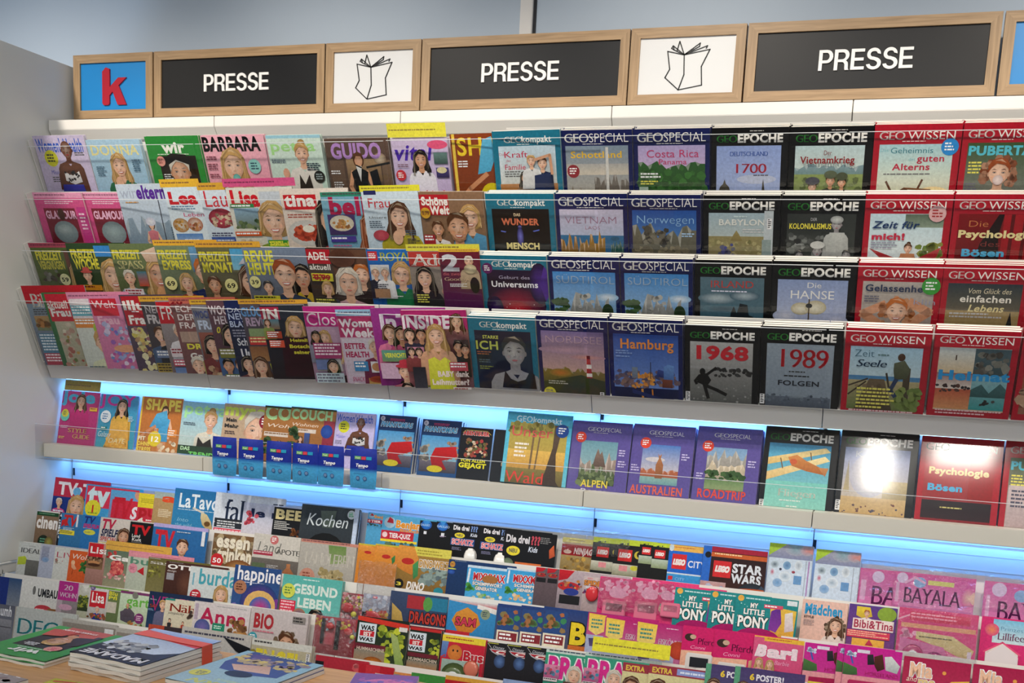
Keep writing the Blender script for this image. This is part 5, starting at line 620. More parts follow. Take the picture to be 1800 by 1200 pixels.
(7, 1.6843, -0.0178, 0.0853, 0.2022, 0.005, 0, 0.0960, 0.0090, 'sky-blue comic magazine with red lettering, right one of two', 'B 3aa0dc 5ab0d8;R 0 0 150 6 c8dcec;Z 6 dfe8f0 8 10 6 50;T 24 20 110 24 c82430 ko MIXXMAX;N 0 60 40 90 10 9 3 3f8a3c 5aa84c;H 30 50 90 10 f0ece8 kO SCHIMPFW;H 40 64 70 10 f0ece8 kO GENERAT;N 20 80 96 110 16 8 3 e8a83c e8e0d0'),
(7, 1.7702, -0.0070, 0.2000, 0.2130, 0.006, 0, 0.0960, 0.0000, 'sealed racing-car magazine with a red pennant, left one of three', 'U 17;B 6a5a60 3a3438;P c8202c a8182a 0 0 84 0 60 30 0 44;E 50 60 40 16 a8282c;N 10 40 90 70 14 7 3 c8843c 2a2a3c;R 10 84 90 120 1c1c20'),
(7, 1.8052, -0.0067, 0.2000, 0.2133, 0.006, 0, 0.0960, 0.0053, 'sealed racing-car magazine with a red pennant, middle one of three', 'U 17;B 6a5a60 3a3438;P c8202c a8182a 0 0 84 0 60 30 0 44;E 50 60 40 16 a8282c;N 10 40 90 70 14 7 3 c8843c 2a2a3c;R 10 84 90 120 1c1c20'),
(7, 1.8416, -0.0062, 0.2000, 0.2138, 0.006, 0, 0.0960, 0.0105, 'sealed racing-car magazine with a red pennant, right one of three', 'U 36;B b8a8b0 3a3438;P c8202c a8182a 0 0 60 0 34 34 0 44;E 42 62 44 18 b8282c;N 10 36 90 70 20 7 3 d88a3c 2a2a5c;E 54 82 30 14 2a3a8a;R 10 96 90 130 1c1c20'),
(7, 1.9140, -0.0173, 0.1900, 0.2027, 0.006, 0, 0.0960, 0.0132, 'sealed magazine with orange lettering and a red egg-shaped toy', 'U 27;B c8b8b8 6a4a4c;L 20 6 40 2 d0606c 5;T 4 20 110 26 d88a3c kO SPIDER;E 54 74 34 30 c82c34 8a1a24;N 4 60 30 100 8 8 3 3a4a8a a83038;E 44 58 30 8 c8d0d8;Y ball 54 92 34 40 c82c34'),
(7, 1.9614, -0.0123, 0.1800, 0.2077, 0.006, 0, 0.0960, 0.0183, 'pink sealed pony pack, left one of three', 'U 52;B e0407c d03070;N 4 6 90 50 26 9 3 f090b8 f8c0d8;E 56 44 26 16 f0a8c8;R 6 58 92 120 d83074;E 50 90 34 24 e8c8b8 c8a890;N 24 70 76 108 16 7 5 5a9a8a e8e0e8;Y box 50 92 34 26 d8708c'),
(7, 2.0500, -0.0056, 0.1800, 0.2144, 0.006, 0, 0.0960, 0.0184, 'pink sealed pony pack, middle one of three', 'U 52;B e0407c d03070;N 4 6 90 50 26 9 3 f090b8 f8c0d8;E 56 44 26 16 f0a8c8;R 6 58 92 120 d83074;E 50 90 34 24 e8c8b8 c8a890;N 24 70 76 108 16 7 5 5a9a8a e8e0e8;Y box 50 92 34 26 d8708c'),
(7, 2.1248, -0.0127, 0.1800, 0.2073, 0.006, 0, 0.0960, 0.0199, 'pink sealed pony pack, right one of three', 'U 42;B e0407c d03070;N 4 6 60 50 16 9 3 f090b8 f8c0d8;E 36 44 26 16 f0a8c8;R 6 58 92 120 d83074;E 40 90 34 24 e8c8b8 c8a890;N 14 70 56 108 16 7 5 5a9a8a e8e0e8;Y box 50 92 34 26 d8708c'),
(7, 2.1709, -0.0184, 0.1580, 0.2016, 0.005, 0, 0.0960, 0.0252, "teal children's magazine with outlined white lettering, left one of three", 'B 1f8a8c 1c7c80;G 8 6 5 e8b04a;L 16 4 50 1 b8e0e0 4.5;N 4 12 50 50 12 1.2 4 d8f0f0 b0e0e0;T 24 12 12 8 f4f4f0 kO MY;T 14 22 34 9 f4f4f0 kO LITTLE;T 6 34 48 18 f4f4f0 kO PONY;R 82 2 98 10 dfe8ec;P e8c04a d8a03c 56 14 98 18 96 70 60 66;P 5a2a8a 8a3aa0 58 22 72 14 76 40 68 56 56 52;P e8e0d8 d0c0c8 80 24 92 20 96 50 82 54;Q 46 12 76 18 d8506c fff;E 40 66 34 14 a81464'),
(7, 2.2650, -0.0167, 0.1580, 0.2033, 0.005, 0, 0.0960, 0.0238, "teal children's magazine with outlined white lettering, middle one of three", 'B 1f8a8c 1c7c80;G 8 6 5 e8b04a;L 16 4 50 1 b8e0e0 4.5;N 4 12 50 50 12 1.2 4 d8f0f0 b0e0e0;T 24 12 12 8 f4f4f0 kO MY;T 14 22 34 9 f4f4f0 kO LITTLE;T 6 34 48 18 f4f4f0 kO PONY;R 82 2 98 10 dfe8ec;P e8c04a d8a03c 56 14 98 18 96 70 60 66;P 5a2a8a 8a3aa0 58 22 72 14 76 40 68 56 56 52;P e8e0d8 d0c0c8 80 24 92 20 96 50 82 54;Q 46 12 76 18 d8506c fff;E 40 66 34 14 a81464'),
(7, 2.3327, -0.0180, 0.1598, 0.2020, 0.005, 0, 0.0960, 0.0248, "wide teal children's magazine with outlined lettering, right one of three", 'B 1f8a8c 1c7c80;G 8 6 5 e8b04a;L 16 4 50 1 b8e0e0 4.5;N 4 12 50 50 12 1.2 4 d8f0f0 b0e0e0;T 24 12 12 8 f4f4f0 kO MY;T 14 22 34 9 f4f4f0 kO LITTLE;T 6 34 48 18 f4f4f0 kO PONY;R 82 2 98 10 dfe8ec;P e8c04a d8a03c 56 14 98 18 96 70 60 66;P 5a2a8a 8a3aa0 58 22 72 14 76 40 68 56 56 52;P e8e0d8 d0c0c8 80 24 92 20 96 50 82 54;Q 46 12 76 18 d8506c fff;E 40 66 34 14 a81464'),
(7, 2.5000, -0.0110, 0.1141, 0.2090, 0.005, 1, 0.0000, 0.0000, "peach girls' magazine with blue lettering and a curly-haired girl", 'B e8c0b0 dcb0a0;T 6 8 84 24 2a98cc k Mädchen;F 77 54 32 A n clg e8d8d0;H 6 36 22 5 333 k STYLE;L 6 46 26 4 988'),
(7, 2.6173, -0.0091, 0.1167, 0.2109, 0.006, 1, 0.0000, 0.0000, "purple children's magazine with witch and pony lettering in red", 'B 5a3a8a 8a4a7a;P e8d03c c8a83c 16 4 44 4 50 24 30 30 16 24;F 38 18 14 A o s e8e0e0;E 80 16 20 16 8aa83c;R 10 30 96 54 ecdcd8;T 12 32 84 18 a82c4a b Bibi&Tina;Q 0 56 90 72 d8405c f4c0a0;R 12 74 80 100 e8b04a;P d03c5c b02c4c 40 88 48 74 58 88'),
(7, 2.7394, -0.0033, 0.1877, 0.2167, 0.008, 0, 0.0000, 0.0000, 'large pink play-set pack with a mirror and heart ring', 'B e0407c d84a94;Z 2 f4b0c8 0 16 20 6;Q 14 4 90 16 d8305c f4a0b8;R 4 20 98 26 e8a07c;N 6 26 24 44 10 5 3 e88ab0 f0a8c8;P dcc890 c8b078 24 30 70 32 98 48 92 64 60 50 24 40;L 28 36 60 1 5a4a2c;P d878ac c85c98 4 40 60 48 66 60 62 100 2 92;E 22 66 15 18 b0306c 98285c;E 23 68 10 13 a8b0b4 8a9498;E 50 70 14 15 b03484 8a2468;E 50 72 7 8 b8a0b4;P e8a0c0 d888b4 66 56 96 60 96 110 64 100;R 90 50 95 64 e0d0e0;L 80 62 2 2 333;Y ring 22 68 15 19 b0306c;Y ring 50 72 14 15 a02874'),
(7, 2.9345, -0.0028, 0.2000, 0.2172, 0.006, 0, 0.0000, 0.0000, 'pink and sky-blue magazine with a heart and small house toy', 'U 52;B d83074 c82868;R 26 4 100 60 7ac0e0 c8dce0;T 42 20 70 10 4a80a8 t Prinzessin;T 36 34 60 18 8a5a7a s Lillifee;E 24 30 16 15 e88a5c d8507c;P e8d8d0 c0c4bc 14 80 50 60 86 84 86 120 14 120;Z 4 e0507c 10 84 50 58 90 84;R 44 90 52 98 c8405c;R 58 90 66 98 c8405c;Y house 50 92 36 30 dcd4d4'),
(8, 0.0345, -0.0068, 0.2000, 0.2132, 0.006, 0, 0.0960, 0.0000, 'white homes magazine with grey serif lettering and a lime arrow', 'U 45;B c4c8c4 b4b8b4;T 8 20 84 18 4a4c4c s IDEAL;P b8c83c a8b838 2 56 30 50 40 62 34 80 2 84;R 36 62 96 130 6c6c68 545450;L 40 12 30 1 888'),
(8, 0.1216, -0.0054, 0.2000, 0.2146, 0.006, 0, 0.0960, 0.0003, 'pale magazine with blurred grey columns', 'U 27;B b4b8c8 9aa4b8;R 10 12 60 100 9a9eb0 8088a0;E 40 92 24 16 6a90b8 8aa0c0;N 20 40 60 80 12 6 3 7a8098 a8b0c4'),
(8, 0.1812, -0.0087, 0.2000, 0.2113, 0.006, 0, 0.0960, 0.0033, 'white magazine with thin crimson capital letters', 'U 28;B cfd2cc c4c6c0;T 8 26 280 34 b0284c t LIVING;P a84a4a 8a8a80 8 70 22 66 26 92 10 92;N 10 60 60 110 10 4 3 7a9a6a c05a5c'),
(8, 0.2416, -0.0136, 0.2000, 0.2064, 0.005, 0, 0.0960, 0.0051, 'orange homes magazine with white script lettering and leaves', 'U 35;B d8602c c85424;T 10 14 150 24 f0e4d8 ri Wohnen;E 22 56 10 11 e8b890;P e8b08c d89a74 14 60 28 62 44 84 30 88 16 78;N 60 44 96 104 26 9 3 2c5a2c 4a8a3c;Z 3 8a3a1c 26 88 22 110'),
(8, 0.3102, 0.0188, 0.2000, 0.2388, 0.005, 0, 0.0960, 0.0062, "women's magazine with a red square and stacked chocolate cakes", 'U 32;B c4948a 6a4a38;R 4 4 84 70 c8202c;T 10 26 110 26 f4f0ec bl Lisa;R 0 70 90 130 5a3a28 8a6a4c;N 4 72 80 96 24 8 3 2c1a12 c8a078;E 40 98 34 9 c08858;E 42 110 34 8 4a2c1c'),
(8, 0.3803, 0.0078, 0.2200, 0.2278, 0.005, 0, 0.0960, 0.0052, 'garden magazine with a pink dahlia and gold top strip', 'U 41;B 5a7060 c0b08a;I -4 -26 250 6 d8a84a;N 6 10 40 40 18 7 3 d8504c a8342c;T 14 22 200 18 f4f0ec k Garten;E 50 66 26 26 d8584c a8283c;N 28 46 72 86 40 7 4 e88a78 c03c48;N 4 84 96 110 16 8 3 c83c4c e8c8c0'),
(8, 0.4646, 0.0021, 0.2100, 0.2221, 0.005, 0, 0.0960, 0.0058, 'sage green knitting magazine with rounded lettering and a red triangle', 'U 37;B b8c0b0 a8b0a0;I 0 -8 290 16 d88a9c;R 0 0 100 14 d8909c;T 8 22 170 22 5a8a74 bl bunt;E 26 62 20 20 d890a0;L 14 56 24 4 a04a60;P c8242c a81c28 46 72 74 52 78 86'),
(8, 0.5401, -0.0043, 0.2100, 0.2157, 0.005, 0, 0.0960, 0.0062, 'olive country magazine with white serif lettering', 'U 32;B 6a6434 8a845c;L 4 4 80 1 ddd;T 6 12 140 18 f0ece4 s sass;N 6 40 70 90 30 7 4 8a8a3c 4a4420;L 8 60 34 2 dfe060 5'),
(8, 0.6073, -0.0097, 0.2100, 0.2103, 0.006, 0, 0.0960, 0.0084, 'brown fashion magazine with wide white capital letters', 'U 50;B 4a2c24 3a211c;L 10 2 60 1 888;T 6 8 120 13 f0ece8 k OTTO;H 6 24 30 6 e0d8d4 r design;R 6 34 30 54 9a9aa0;E 70 60 30 40 6a4434 4a2c24'),
(8, 0.6962, -0.0159, 0.1677, 0.2041, 0.005, 0, 0.0960, 0.0116, 'light sewing magazine with teal lettering and a smiling woman in maroon', 'B d4dcdc c8d0d0;T 18 8 76 22 4aa4b4 bl burda;T 4 10 8 24 7ab4c8 r I;F 66 46 28 A y bg 6a1f2c;G 16 52 11 c02838 fff;H 84 42 14 8 5ab0b8 ri easy'),
(8, 0.8464, 0.0052, 0.1506, 0.2252, 0.005, 0, 0.0960, 0.0065, 'navy mindfulness magazine with a rainbow circle', 'B 2a4c84 3a5c94;T 6 6 112 22 f0f0f4 bl happinez;L 16 32 60 1 c8d0e8;E 60 72 42 40 7a3a90 24407a;E 62 76 34 30 d8a85c e0b870;E 64 80 24 22 c8307c 3a6ab0;G 16 44 14 b07a5c 5a2c1c;N 4 70 22 110 10 7 3 5a5aa0 8a7ab8'),
(8, 1.0015, -0.0055, 0.1984, 0.2145, 0.006, 1, 0.0000, 0.0000, 'turquoise health magazine with a frowning man in a light blue shirt', 'B 5ab4ac 7ac4bc;L 34 4 40 1 cfe8e4;T 18 12 76 14 dcece4 k GESUND;T 28 32 58 14 dcece4 k LEBEN;F 62 64 30 A k s 6a98c8;G 12 24 11 d0d858 584;Q 0 38 26 62 d8304c f4c8d0;E 34 60 12 12 2c4a90 a87a5c;R 0 62 46 130 c8b4a8 a89080'),
(8, 1.2129, -0.0364, 0.1900, 0.1836, 0.006, 0, 0.0960, 0.0000, 'film-wrapped toy magazine full of red and yellow whistles, left one of two', 'U 38;B 8a4a50 5a3038;N 4 4 96 100 60 9 4 b8303c d8c8c8;N 4 4 96 60 20 7 7 d8d03c 3a2a30;Y ball 30 60 26 20 c02830;Y ball 60 84 12 12 d8d040'),
(8, 1.2814, -0.0319, 0.2000, 0.1881, 0.006, 0, 0.0960, 0.0011, 'film-wrapped toy magazine full of red and yellow whistles, right one of two', 'U 48;B 9a9aa8 5a4048;N 4 4 96 50 34 9 4 c8ccd8 8a98b0;N 4 44 80 100 40 8 7 b8303c d8c83c;Q 30 6 44 12 c83c54 fff;Y ball 36 70 30 20 c02830;Y ball 70 84 14 14 d8d040;Y comb 12 90 14 70 18181a'),
(8, 1.3662, -0.0139, 0.1717, 0.2061, 0.006, 0, 0.0960, 0.0042, 'sealed dragon-rider magazine with a blue toy car', 'B 3a4a6a 2a3048;P c8a85c a88a44 4 20 22 34 30 60 8 66;R 30 4 60 26 a83038;R 60 4 100 26 2a7a9a;E 66 16 8 12 5a9a4a;T 36 30 64 18 b83c34 kO DRAGONS;R 26 52 100 60 d8d0c8;R 28 54 100 76 8a2c38;L 34 58 30 2 e8d0a0 5;P 3a9ac8 2a6aa0 26 86 50 74 84 80 94 96 90 110 30 110;N 60 66 96 96 20 6 3 3a5aa8 6ab0d0;Y ball 62 84 34 10 3a8ac0'),
(8, 1.5383, -0.0178, 0.1451, 0.2022, 0.006, 1, 0.0000, 0.0000, 'blue fire-brigade magazine with a red name sign', 'B 3a90c8 2a78b4;P d8d8d8 c83c44 0 0 100 0 100 10 0 2;P f0ece8 e0dcd8 60 4 100 10 100 20 60 12;P d8953c c87a2c 10 40 18 24 40 12 62 24 70 42 54 60 24 60;T 18 32 44 16 c83c54 kO SAM;G 78 22 10 8a9a80 345;R 0 60 50 76 c02c38;E 20 72 14 12 c82c38;E 68 74 22 8 d8cc50;F 70 92 26 A k s 2c3c5a;P d04a54 b83844 20 88 40 80 84 106 76 112'),
(8, 1.6935, -0.0129, 0.2400, 0.2071, 0.005, 0, 0.0960, 0.0000, 'blue and yellow builder magazine with a picture card, left one of three', 'B 24407c 6a5a3c;R 2 4 28 30 2a4a84;N 4 6 26 28 14 5 3 c85a34 3a8a5a;R 2 30 28 56 e8e0c8;Q 4 32 26 42 8a2c34 fff;L 6 47 20 2 c87;T 32 14 56 24 e8cc2c kO Bob;R 32 40 90 48 c86a2c;R 0 56 66 120 9a3c2c 7a2c24;E 78 66 14 8 a8c0b0;Z 4 dcc030 2 70 14 60;R 2 90 70 98 d8d0d0;Q 4 99 60 110 24407c d8507c'),
(8, 1.7618, -0.0095, 0.2400, 0.2105, 0.005, 0, 0.0960, 0.0011, 'blue and yellow builder magazine with a picture card, middle one of three', 'B 24407c 6a5a3c;R 2 4 28 30 2a4a84;N 4 6 26 28 14 5 3 c85a34 3a8a5a;R 2 30 28 56 e8e0c8;Q 4 32 26 42 8a2c34 fff;L 6 47 20 2 c87;T 32 14 56 24 e8cc2c kO Bob;R 32 40 90 48 c86a2c;R 0 56 66 120 9a3c2c 7a2c24;E 78 66 14 8 a8c0b0;Z 4 dcc030 2 70 14 60;R 2 90 70 98 d8d0d0;Q 4 99 60 110 24407c d8507c'),
(8, 1.8274, -0.0048, 0.2400, 0.2152, 0.005, 0, 0.0960, 0.0025, 'wide blue and yellow builder magazine with full lettering, right one of three', 'B 24407c 6a5a3c;R 2 4 28 30 2a4a84;N 4 6 26 28 14 5 3 c85a34 3a8a5a;R 2 30 28 56 e8e0c8;Q 4 32 26 42 8a2c34 fff;L 6 47 20 2 c87;T 32 14 56 24 e8cc2c kO Bob;R 32 40 90 48 c86a2c;R 0 56 66 120 9a3c2c 7a2c24;E 78 66 14 8 a8c0b0;Z 4 dcc030 2 70 14 60;R 2 90 70 98 d8d0d0;Q 4 99 60 110 24407c d8507c'),
(8, 1.9522, -0.0053, 0.1900, 0.2147, 0.006, 0, 0.0960, 0.0040, 'magenta princess magazine with a yellow shield tag, left one of three', 'U 63;B b81870 c898c0;P ecc84a e8d07a 2 2 42 4 40 40 22 50 4 40;L 9 14 28 3 4a8a7a 8;L 60 8 24 1 f0d0e4;T 46 30 54 12 f0e8f0 s EISKÖNIGIN;R 0 50 80 120 a8b0d0;P 3c3c64 5a4a7a 6 58 36 56 32 74 10 76;E 58 64 12 10 c89a74;E 88 50 20 18 c84a2c a83824'),
(8, 2.0014, -0.0117, 0.2000, 0.2083, 0.006, 0, 0.0960, 0.0070, 'magenta princess magazine with a yellow shield tag, middle one of three', 'U 63;B b81870 c898c0;P ecc84a e8d07a 2 2 42 4 40 40 22 50 4 40;L 9 14 28 3 4a8a7a 8;L 60 8 24 1 f0d0e4;T 46 30 54 12 f0e8f0 s EISKÖNIGIN;R 0 50 80 120 a8b0d0;P 3c3c64 5a4a7a 6 58 36 56 32 74 10 76;E 58 64 12 10 c89a74;E 88 50 20 18 c84a2c a83824'),
(8, 2.0873, -0.0118, 0.2100, 0.2082, 0.006, 0, 0.0960, 0.0064, 'magenta princess magazine with a yellow shield tag, right one of three', 'U 63;B b81870 c898c0;P ecc84a e8d07a 2 2 42 4 40 40 22 50 4 40;L 9 14 28 3 4a8a7a 8;L 60 8 24 1 f0d0e4;T 46 30 54 12 f0e8f0 s EISKÖNIGIN;R 0 50 80 120 a8b0d0;P 3c3c64 5a4a7a 6 58 36 56 32 74 10 76;E 58 64 12 10 c89a74;E 88 50 20 18 c84a2c a83824'),
(8, 2.2112, -0.0085, 0.1900, 0.2115, 0.006, 0, 0.0960, 0.0051, 'pink pony-friends magazine with a toy oven, left one of two', 'U 52;B d01c68 c81860;E 20 30 14 10 3a2420;E 28 28 8 6 c8a890;T 40 28 56 18 7a1c4c s Pferde;H 22 50 40 9 f0a8c8 ri Conni;P e8b498 e0a088 0 66 80 62 80 130 0 130;R 14 78 74 130 dcd8d4;R 22 92 68 98 333;P d8b088 b88a60 84 64 100 58 100 100 84 100;Y box 50 100 34 30 d8d4d0'),
(8, 2.2950, -0.0099, 0.2100, 0.2101, 0.006, 0, 0.0960, 0.0038, 'pink pony-friends magazine with a toy oven, right one of two', 'U 52;B d01c68 c81860;E 20 30 14 10 3a2420;E 28 28 8 6 c8a890;T 40 28 56 18 7a1c4c s Pferde;H 22 50 40 9 f0a8c8 ri Conni;P e8b498 e0a088 0 66 80 62 80 130 0 130;R 14 78 74 130 dcd8d4;R 22 92 68 98 333;P d8b088 b88a60 84 64 100 58 100 100 84 100;Y box 46 104 32 30 d8d4d0'),
(8, 2.3958, -0.0119, 0.1246, 0.2081, 0.006, 0, 0.0960, 0.0110, 'pink doll magazine with script lettering and two dolls', 'B d85a84 c83068;R 0 -2 40 2 e8c83c;R 20 0 100 9 e8b83c;L 26 3 60 1 c05a2c 4;T 4 18 20 22 f0d8e0 kio B;T 30 18 60 22 f0d8e0 ko ari;H 44 46 30 9 f0a8c8 ri Barbie;F 14 54 16 A y l e88aa8;F 36 56 16 A y l e88aa8;P c81c58 b01850 46 66 88 70 92 90 40 88'),
(8, 2.5221, -0.0133, 0.1370, 0.2067, 0.007, 0, 0.0960, 0.0000, 'pink horse magazine with a blue rosette, left one of three', 'B c81c90 b84a8a;N 6 8 20 18 12 4 3 7aa0e0 dfe4f0;Z 3 3a5aa8 12 18 16 30;R 22 4 44 10 e0d8e8;P 5a2a20 3a1a14 52 14 66 8 72 34 60 40 54 30;P dfe0e0 a8b0b0 70 12 82 10 98 26 94 40 74 36;P 2a2a30 1a1a20 40 12 50 10 54 28 42 30;P 4a7a3c 3a5a34 0 30 24 38 26 50 0 54;H 38 42 58 7 c02c74 s HORSELAND;R 0 52 100 120 e09aa0;P a81c50 8a1844 12 62 84 60 92 80 92 120 10 120;E 50 76 8 6 c8a8b8'),
(8, 2.6024, -0.0058, 0.1370, 0.2142, 0.007, 0, 0.0960, 0.0019, 'pink horse magazine with a blue rosette, middle one of three', 'B c81c90 b84a8a;N 6 8 20 18 12 4 3 7aa0e0 dfe4f0;Z 3 3a5aa8 12 18 16 30;R 22 4 44 10 e0d8e8;P 5a2a20 3a1a14 52 14 66 8 72 34 60 40 54 30;P dfe0e0 a8b0b0 70 12 82 10 98 26 94 40 74 36;P 2a2a30 1a1a20 40 12 50 10 54 28 42 30;P 4a7a3c 3a5a34 0 30 24 38 26 50 0 54;H 38 42 58 7 c02c74 s HORSELAND;R 0 52 100 120 e09aa0;P a81c50 8a1844 12 62 84 60 92 80 92 120 10 120;E 50 76 8 6 c8a8b8'),
(8, 2.6195, -0.0092, 0.1371, 0.2108, 0.007, 0, 0.0960, 0.0099, 'pink horse magazine with three horses and a brush box, right one of three', 'B c81c90 b84a8a;N 6 8 20 18 12 4 3 7aa0e0 dfe4f0;Z 3 3a5aa8 12 18 16 30;R 22 4 44 10 e0d8e8;P 5a2a20 3a1a14 52 14 66 8 72 34 60 40 54 30;P dfe0e0 a8b0b0 70 12 82 10 98 26 94 40 74 36;P 2a2a30 1a1a20 40 12 50 10 54 28 42 30;P 4a7a3c 3a5a34 0 30 24 38 26 50 0 54;H 38 42 58 7 c02c74 s HORSELAND;R 0 52 100 120 e09aa0;P a81c50 8a1844 12 62 84 60 92 80 92 120 10 120;E 50 76 8 6 c8a8b8;Y box 50 88 40 28 b02058'),
(8, 2.7612, -0.0166, 0.1544, 0.2034, 0.006, 1, 0.0000, 0.0000, 'crimson fairy-tale magazine with rounded lettering, left one of two', 'B a81848 c84060;T 10 8 34 22 f0c0a0 ko Mia;T 6 30 16 9 e8dcc8 ri and;T 24 30 26 13 e8c88a ko me;P ecc04a d8a83c 50 50 74 32 100 28 100 60 56 66;P 3a9ad0 2a7ab0 66 44 84 36 98 40 90 56 70 58;R 0 50 60 90 3a90b8 5a8a9a;E 62 20 3 3 e8a04a'),
(8, 2.9215, -0.0147, 0.1530, 0.2053, 0.006, 0, 0.0000, 0.0000, 'crimson fairy-tale magazine with rounded lettering, right one of two', 'B a81848 c84060;T 10 8 34 22 f0c0a0 ko Mia;T 6 30 16 9 e8dcc8 ri and;T 24 30 26 13 e8c88a ko me;P ecc04a d8a83c 50 50 74 32 100 28 100 60 56 66;P 3a9ad0 2a7ab0 66 44 84 36 98 40 90 56 70 58;R 0 50 60 90 3a90b8 5a8a9a;E 62 20 3 3 e8a04a'),
(9, 0.0258, -0.0165, 0.2200, 0.2035, 0.006, 0, 0.0960, 0.0000, 'dark blue room-design magazine with white capital letters', 'B 2a4a74 b0b0a8;R 0 0 20 60 1c3078;T 52 6 60 20 f0f0f0 b RAUM;T 50 32 40 9 c8d8e8 r UND'),
(9, 0.1253, -0.0091, 0.1400, 0.2109, 0.008, 0, 0.0960, 0.0087, 'large white homes magazine with black capitals and parquet photo', 'B d8d8d4 c8c8c0;E 34 26 4 10 6a6a68;T 44 20 70 18 222426 k UMBAUEN;H 46 40 50 8 a8a8a8 t RENOV;E 62 66 22 10 b83844;Q 42 64 72 84 c85058 f4d0d0;R 74 62 100 130 8a5c34 5a3820;N 74 62 100 100 12 8 3 a8703c 4a2c1c'),
(9, 0.2658, -0.0041, 0.2000, 0.2159, 0.005, 0, 0.0960, 0.0000, 'homes magazine with a magenta block and number 20', 'U 40;B b8a8b0 9a8a90;R 0 0 86 74 b02c84;H 22 12 40 22 f0dce8 s 20;H 8 42 74 20 f0dce8 s WOHN;R 86 0 100 74 c8a8c0;R 24 74 100 130 8a8084;E 40 100 30 12 c89ab0'),
(9, 0.3451, -0.0059, 0.2100, 0.2141, 0.006, 0, 0.0960, 0.0001, 'pale garden-ideas magazine with a green hedge', 'U 30;B c8c8bc 8a905c;E 34 22 30 26 dcdcd4 b8b8ac;R 0 60 100 130 3c4a28 2c3820;N 4 54 60 110 30 8 4 a8a83c 3c5a2c'),
(9, 0.3872, -0.0084, 0.2000, 0.2116, 0.005, 0, 0.0960, 0.0047, 'flower magazine with a red square and a woman in blue', 'U 37;B d8d4d4 6a6a50;I -4 -4 180 4 7ab04c;G 14 4 12 6a4a8a ccc;R 6 16 80 84 c82430;T 12 30 62 34 f4f0ec bl Lisa;F 46 92 22 A w s 2a3a9a;N 4 110 90 130 24 8 3 c8584c 3f5a2c'),
(9, 0.4586, -0.0126, 0.2000, 0.2074, 0.005, 0, 0.0960, 0.0055, 'yellow-lettered gardening magazine, only a strip showing', 'U 26;B 6a7a4c 4c5a38;T 2 4 60 24 e0d83c b Blu;T 2 32 60 20 e0d83c b Pfl;R 0 66 60 130 c8c0b0'),
(9, 0.5044, -0.0074, 0.0977, 0.2126, 0.005, 0, 0.0960, 0.0183, 'light garden magazine with green lettering and a man gardening', 'B c8dcc0 8a8a60;R 0 0 100 8 7a3a6a;T 24 20 130 24 6ab048 bl garten;P 5a505c 4a4450 6 66 36 50 56 66 60 90 40 100 10 92;F 30 44 14 B k n 5a505c;N 30 86 90 124 24 6 3 c86a3c 3f6a2c;G 74 80 16 7a2c6a e8c8d8;E 52 10 10 10 7a7a70'),
(9, 0.6026, 0.0024, 0.2100, 0.2224, 0.005, 0, 0.0960, 0.0000, 'navy fashion-knitting magazine with pink lettering and number 50', 'B 1c2c4c 22486a;T 4 4 90 24 b02c7c t VERENA;U 32;H 4 32 34 6 c8d0d8 ri Strick;F 72 56 40 A y s 6a6a8a;H 6 56 36 16 c8502c s 50;L 4 78 30 2 8ac 5'),
(9, 0.6633, -0.0114, 0.2000, 0.2086, 0.005, 0, 0.0960, 0.0028, 'cream sewing magazine with red lettering and small figures', 'U 53;B dcd4bc c8c0a4;R 0 0 30 6 2a8a7c;T 12 12 130 24 b0402c s Nähen;H 12 36 50 8 333 ri simplicity;W 20 56 60 A k 2c2c30 c8b88a;W 62 60 50 A n b84a34 b84a34;N 76 14 98 60 8 7 3 3a2a28 6a5a4c'),
(9, 0.7639, -0.0081, 0.1822, 0.2119, 0.005, 0, 0.0960, 0.0019, 'white knitting magazine with large crimson lettering', 'B d8d0d0 ccc4c4;L 40 4 54 1 aaa;T 12 8 84 26 b82450 b Anna;R 2 4 8 30 b8a8b8;E 18 42 14 14 7a6ab0 4a5a90;R 36 32 58 46 2a8a6c;L 39 36 16 2 dfe;N 66 24 96 52 26 6 4 b8844c 5a3a28;E 86 50 12 8 c89a5c'),
(9, 0.9466, -0.0047, 0.1899, 0.2153, 0.006, 1, 0.0000, 0.0000, 'pale magazine with red lettering and a woman with wild curls', 'B c8c0c0 b8a8a8;T 6 8 36 22 a82c34 k BIO;F 67 50 31 B n c d8c8c0;L 6 34 46 1 c87a88 5;G 8 46 8 3a98a8 fff;Q 74 6 96 16 8a8480 333;R 0 56 40 90 d0b8b0'),
(9, 1.1698, -0.0013, 0.1900, 0.2187, 0.006, 0, 0.0960, 0.0000, 'film-wrapped toy magazine with a black comb and red whistle, left', 'U 35;B a83440 6a2430;R 30 10 44 120 1a1a1c;N 4 4 30 50 16 8 3 b8242c d8d03c;N 50 4 90 60 16 8 5 9aa8b4 c8ccd4;R 50 70 90 120 c04a58;Y comb 42 60 14 90 18181a;Y ball 74 40 18 14 c82428'),
(9, 1.2334, -0.0017, 0.1900, 0.2183, 0.006, 0, 0.0960, 0.0026, 'film-wrapped toy magazine with a black comb and red whistle, right', 'U 40;B a83440 6a2430;R 6 10 24 120 1a1a1c;N 26 4 60 50 16 8 3 b8242c d8d03c;N 60 30 90 90 16 8 5 9aa8b4 c83c44;Y comb 18 60 14 90 18181a;Y ball 60 46 18 14 c82428;Y ball 78 64 9 9 d8d040'),
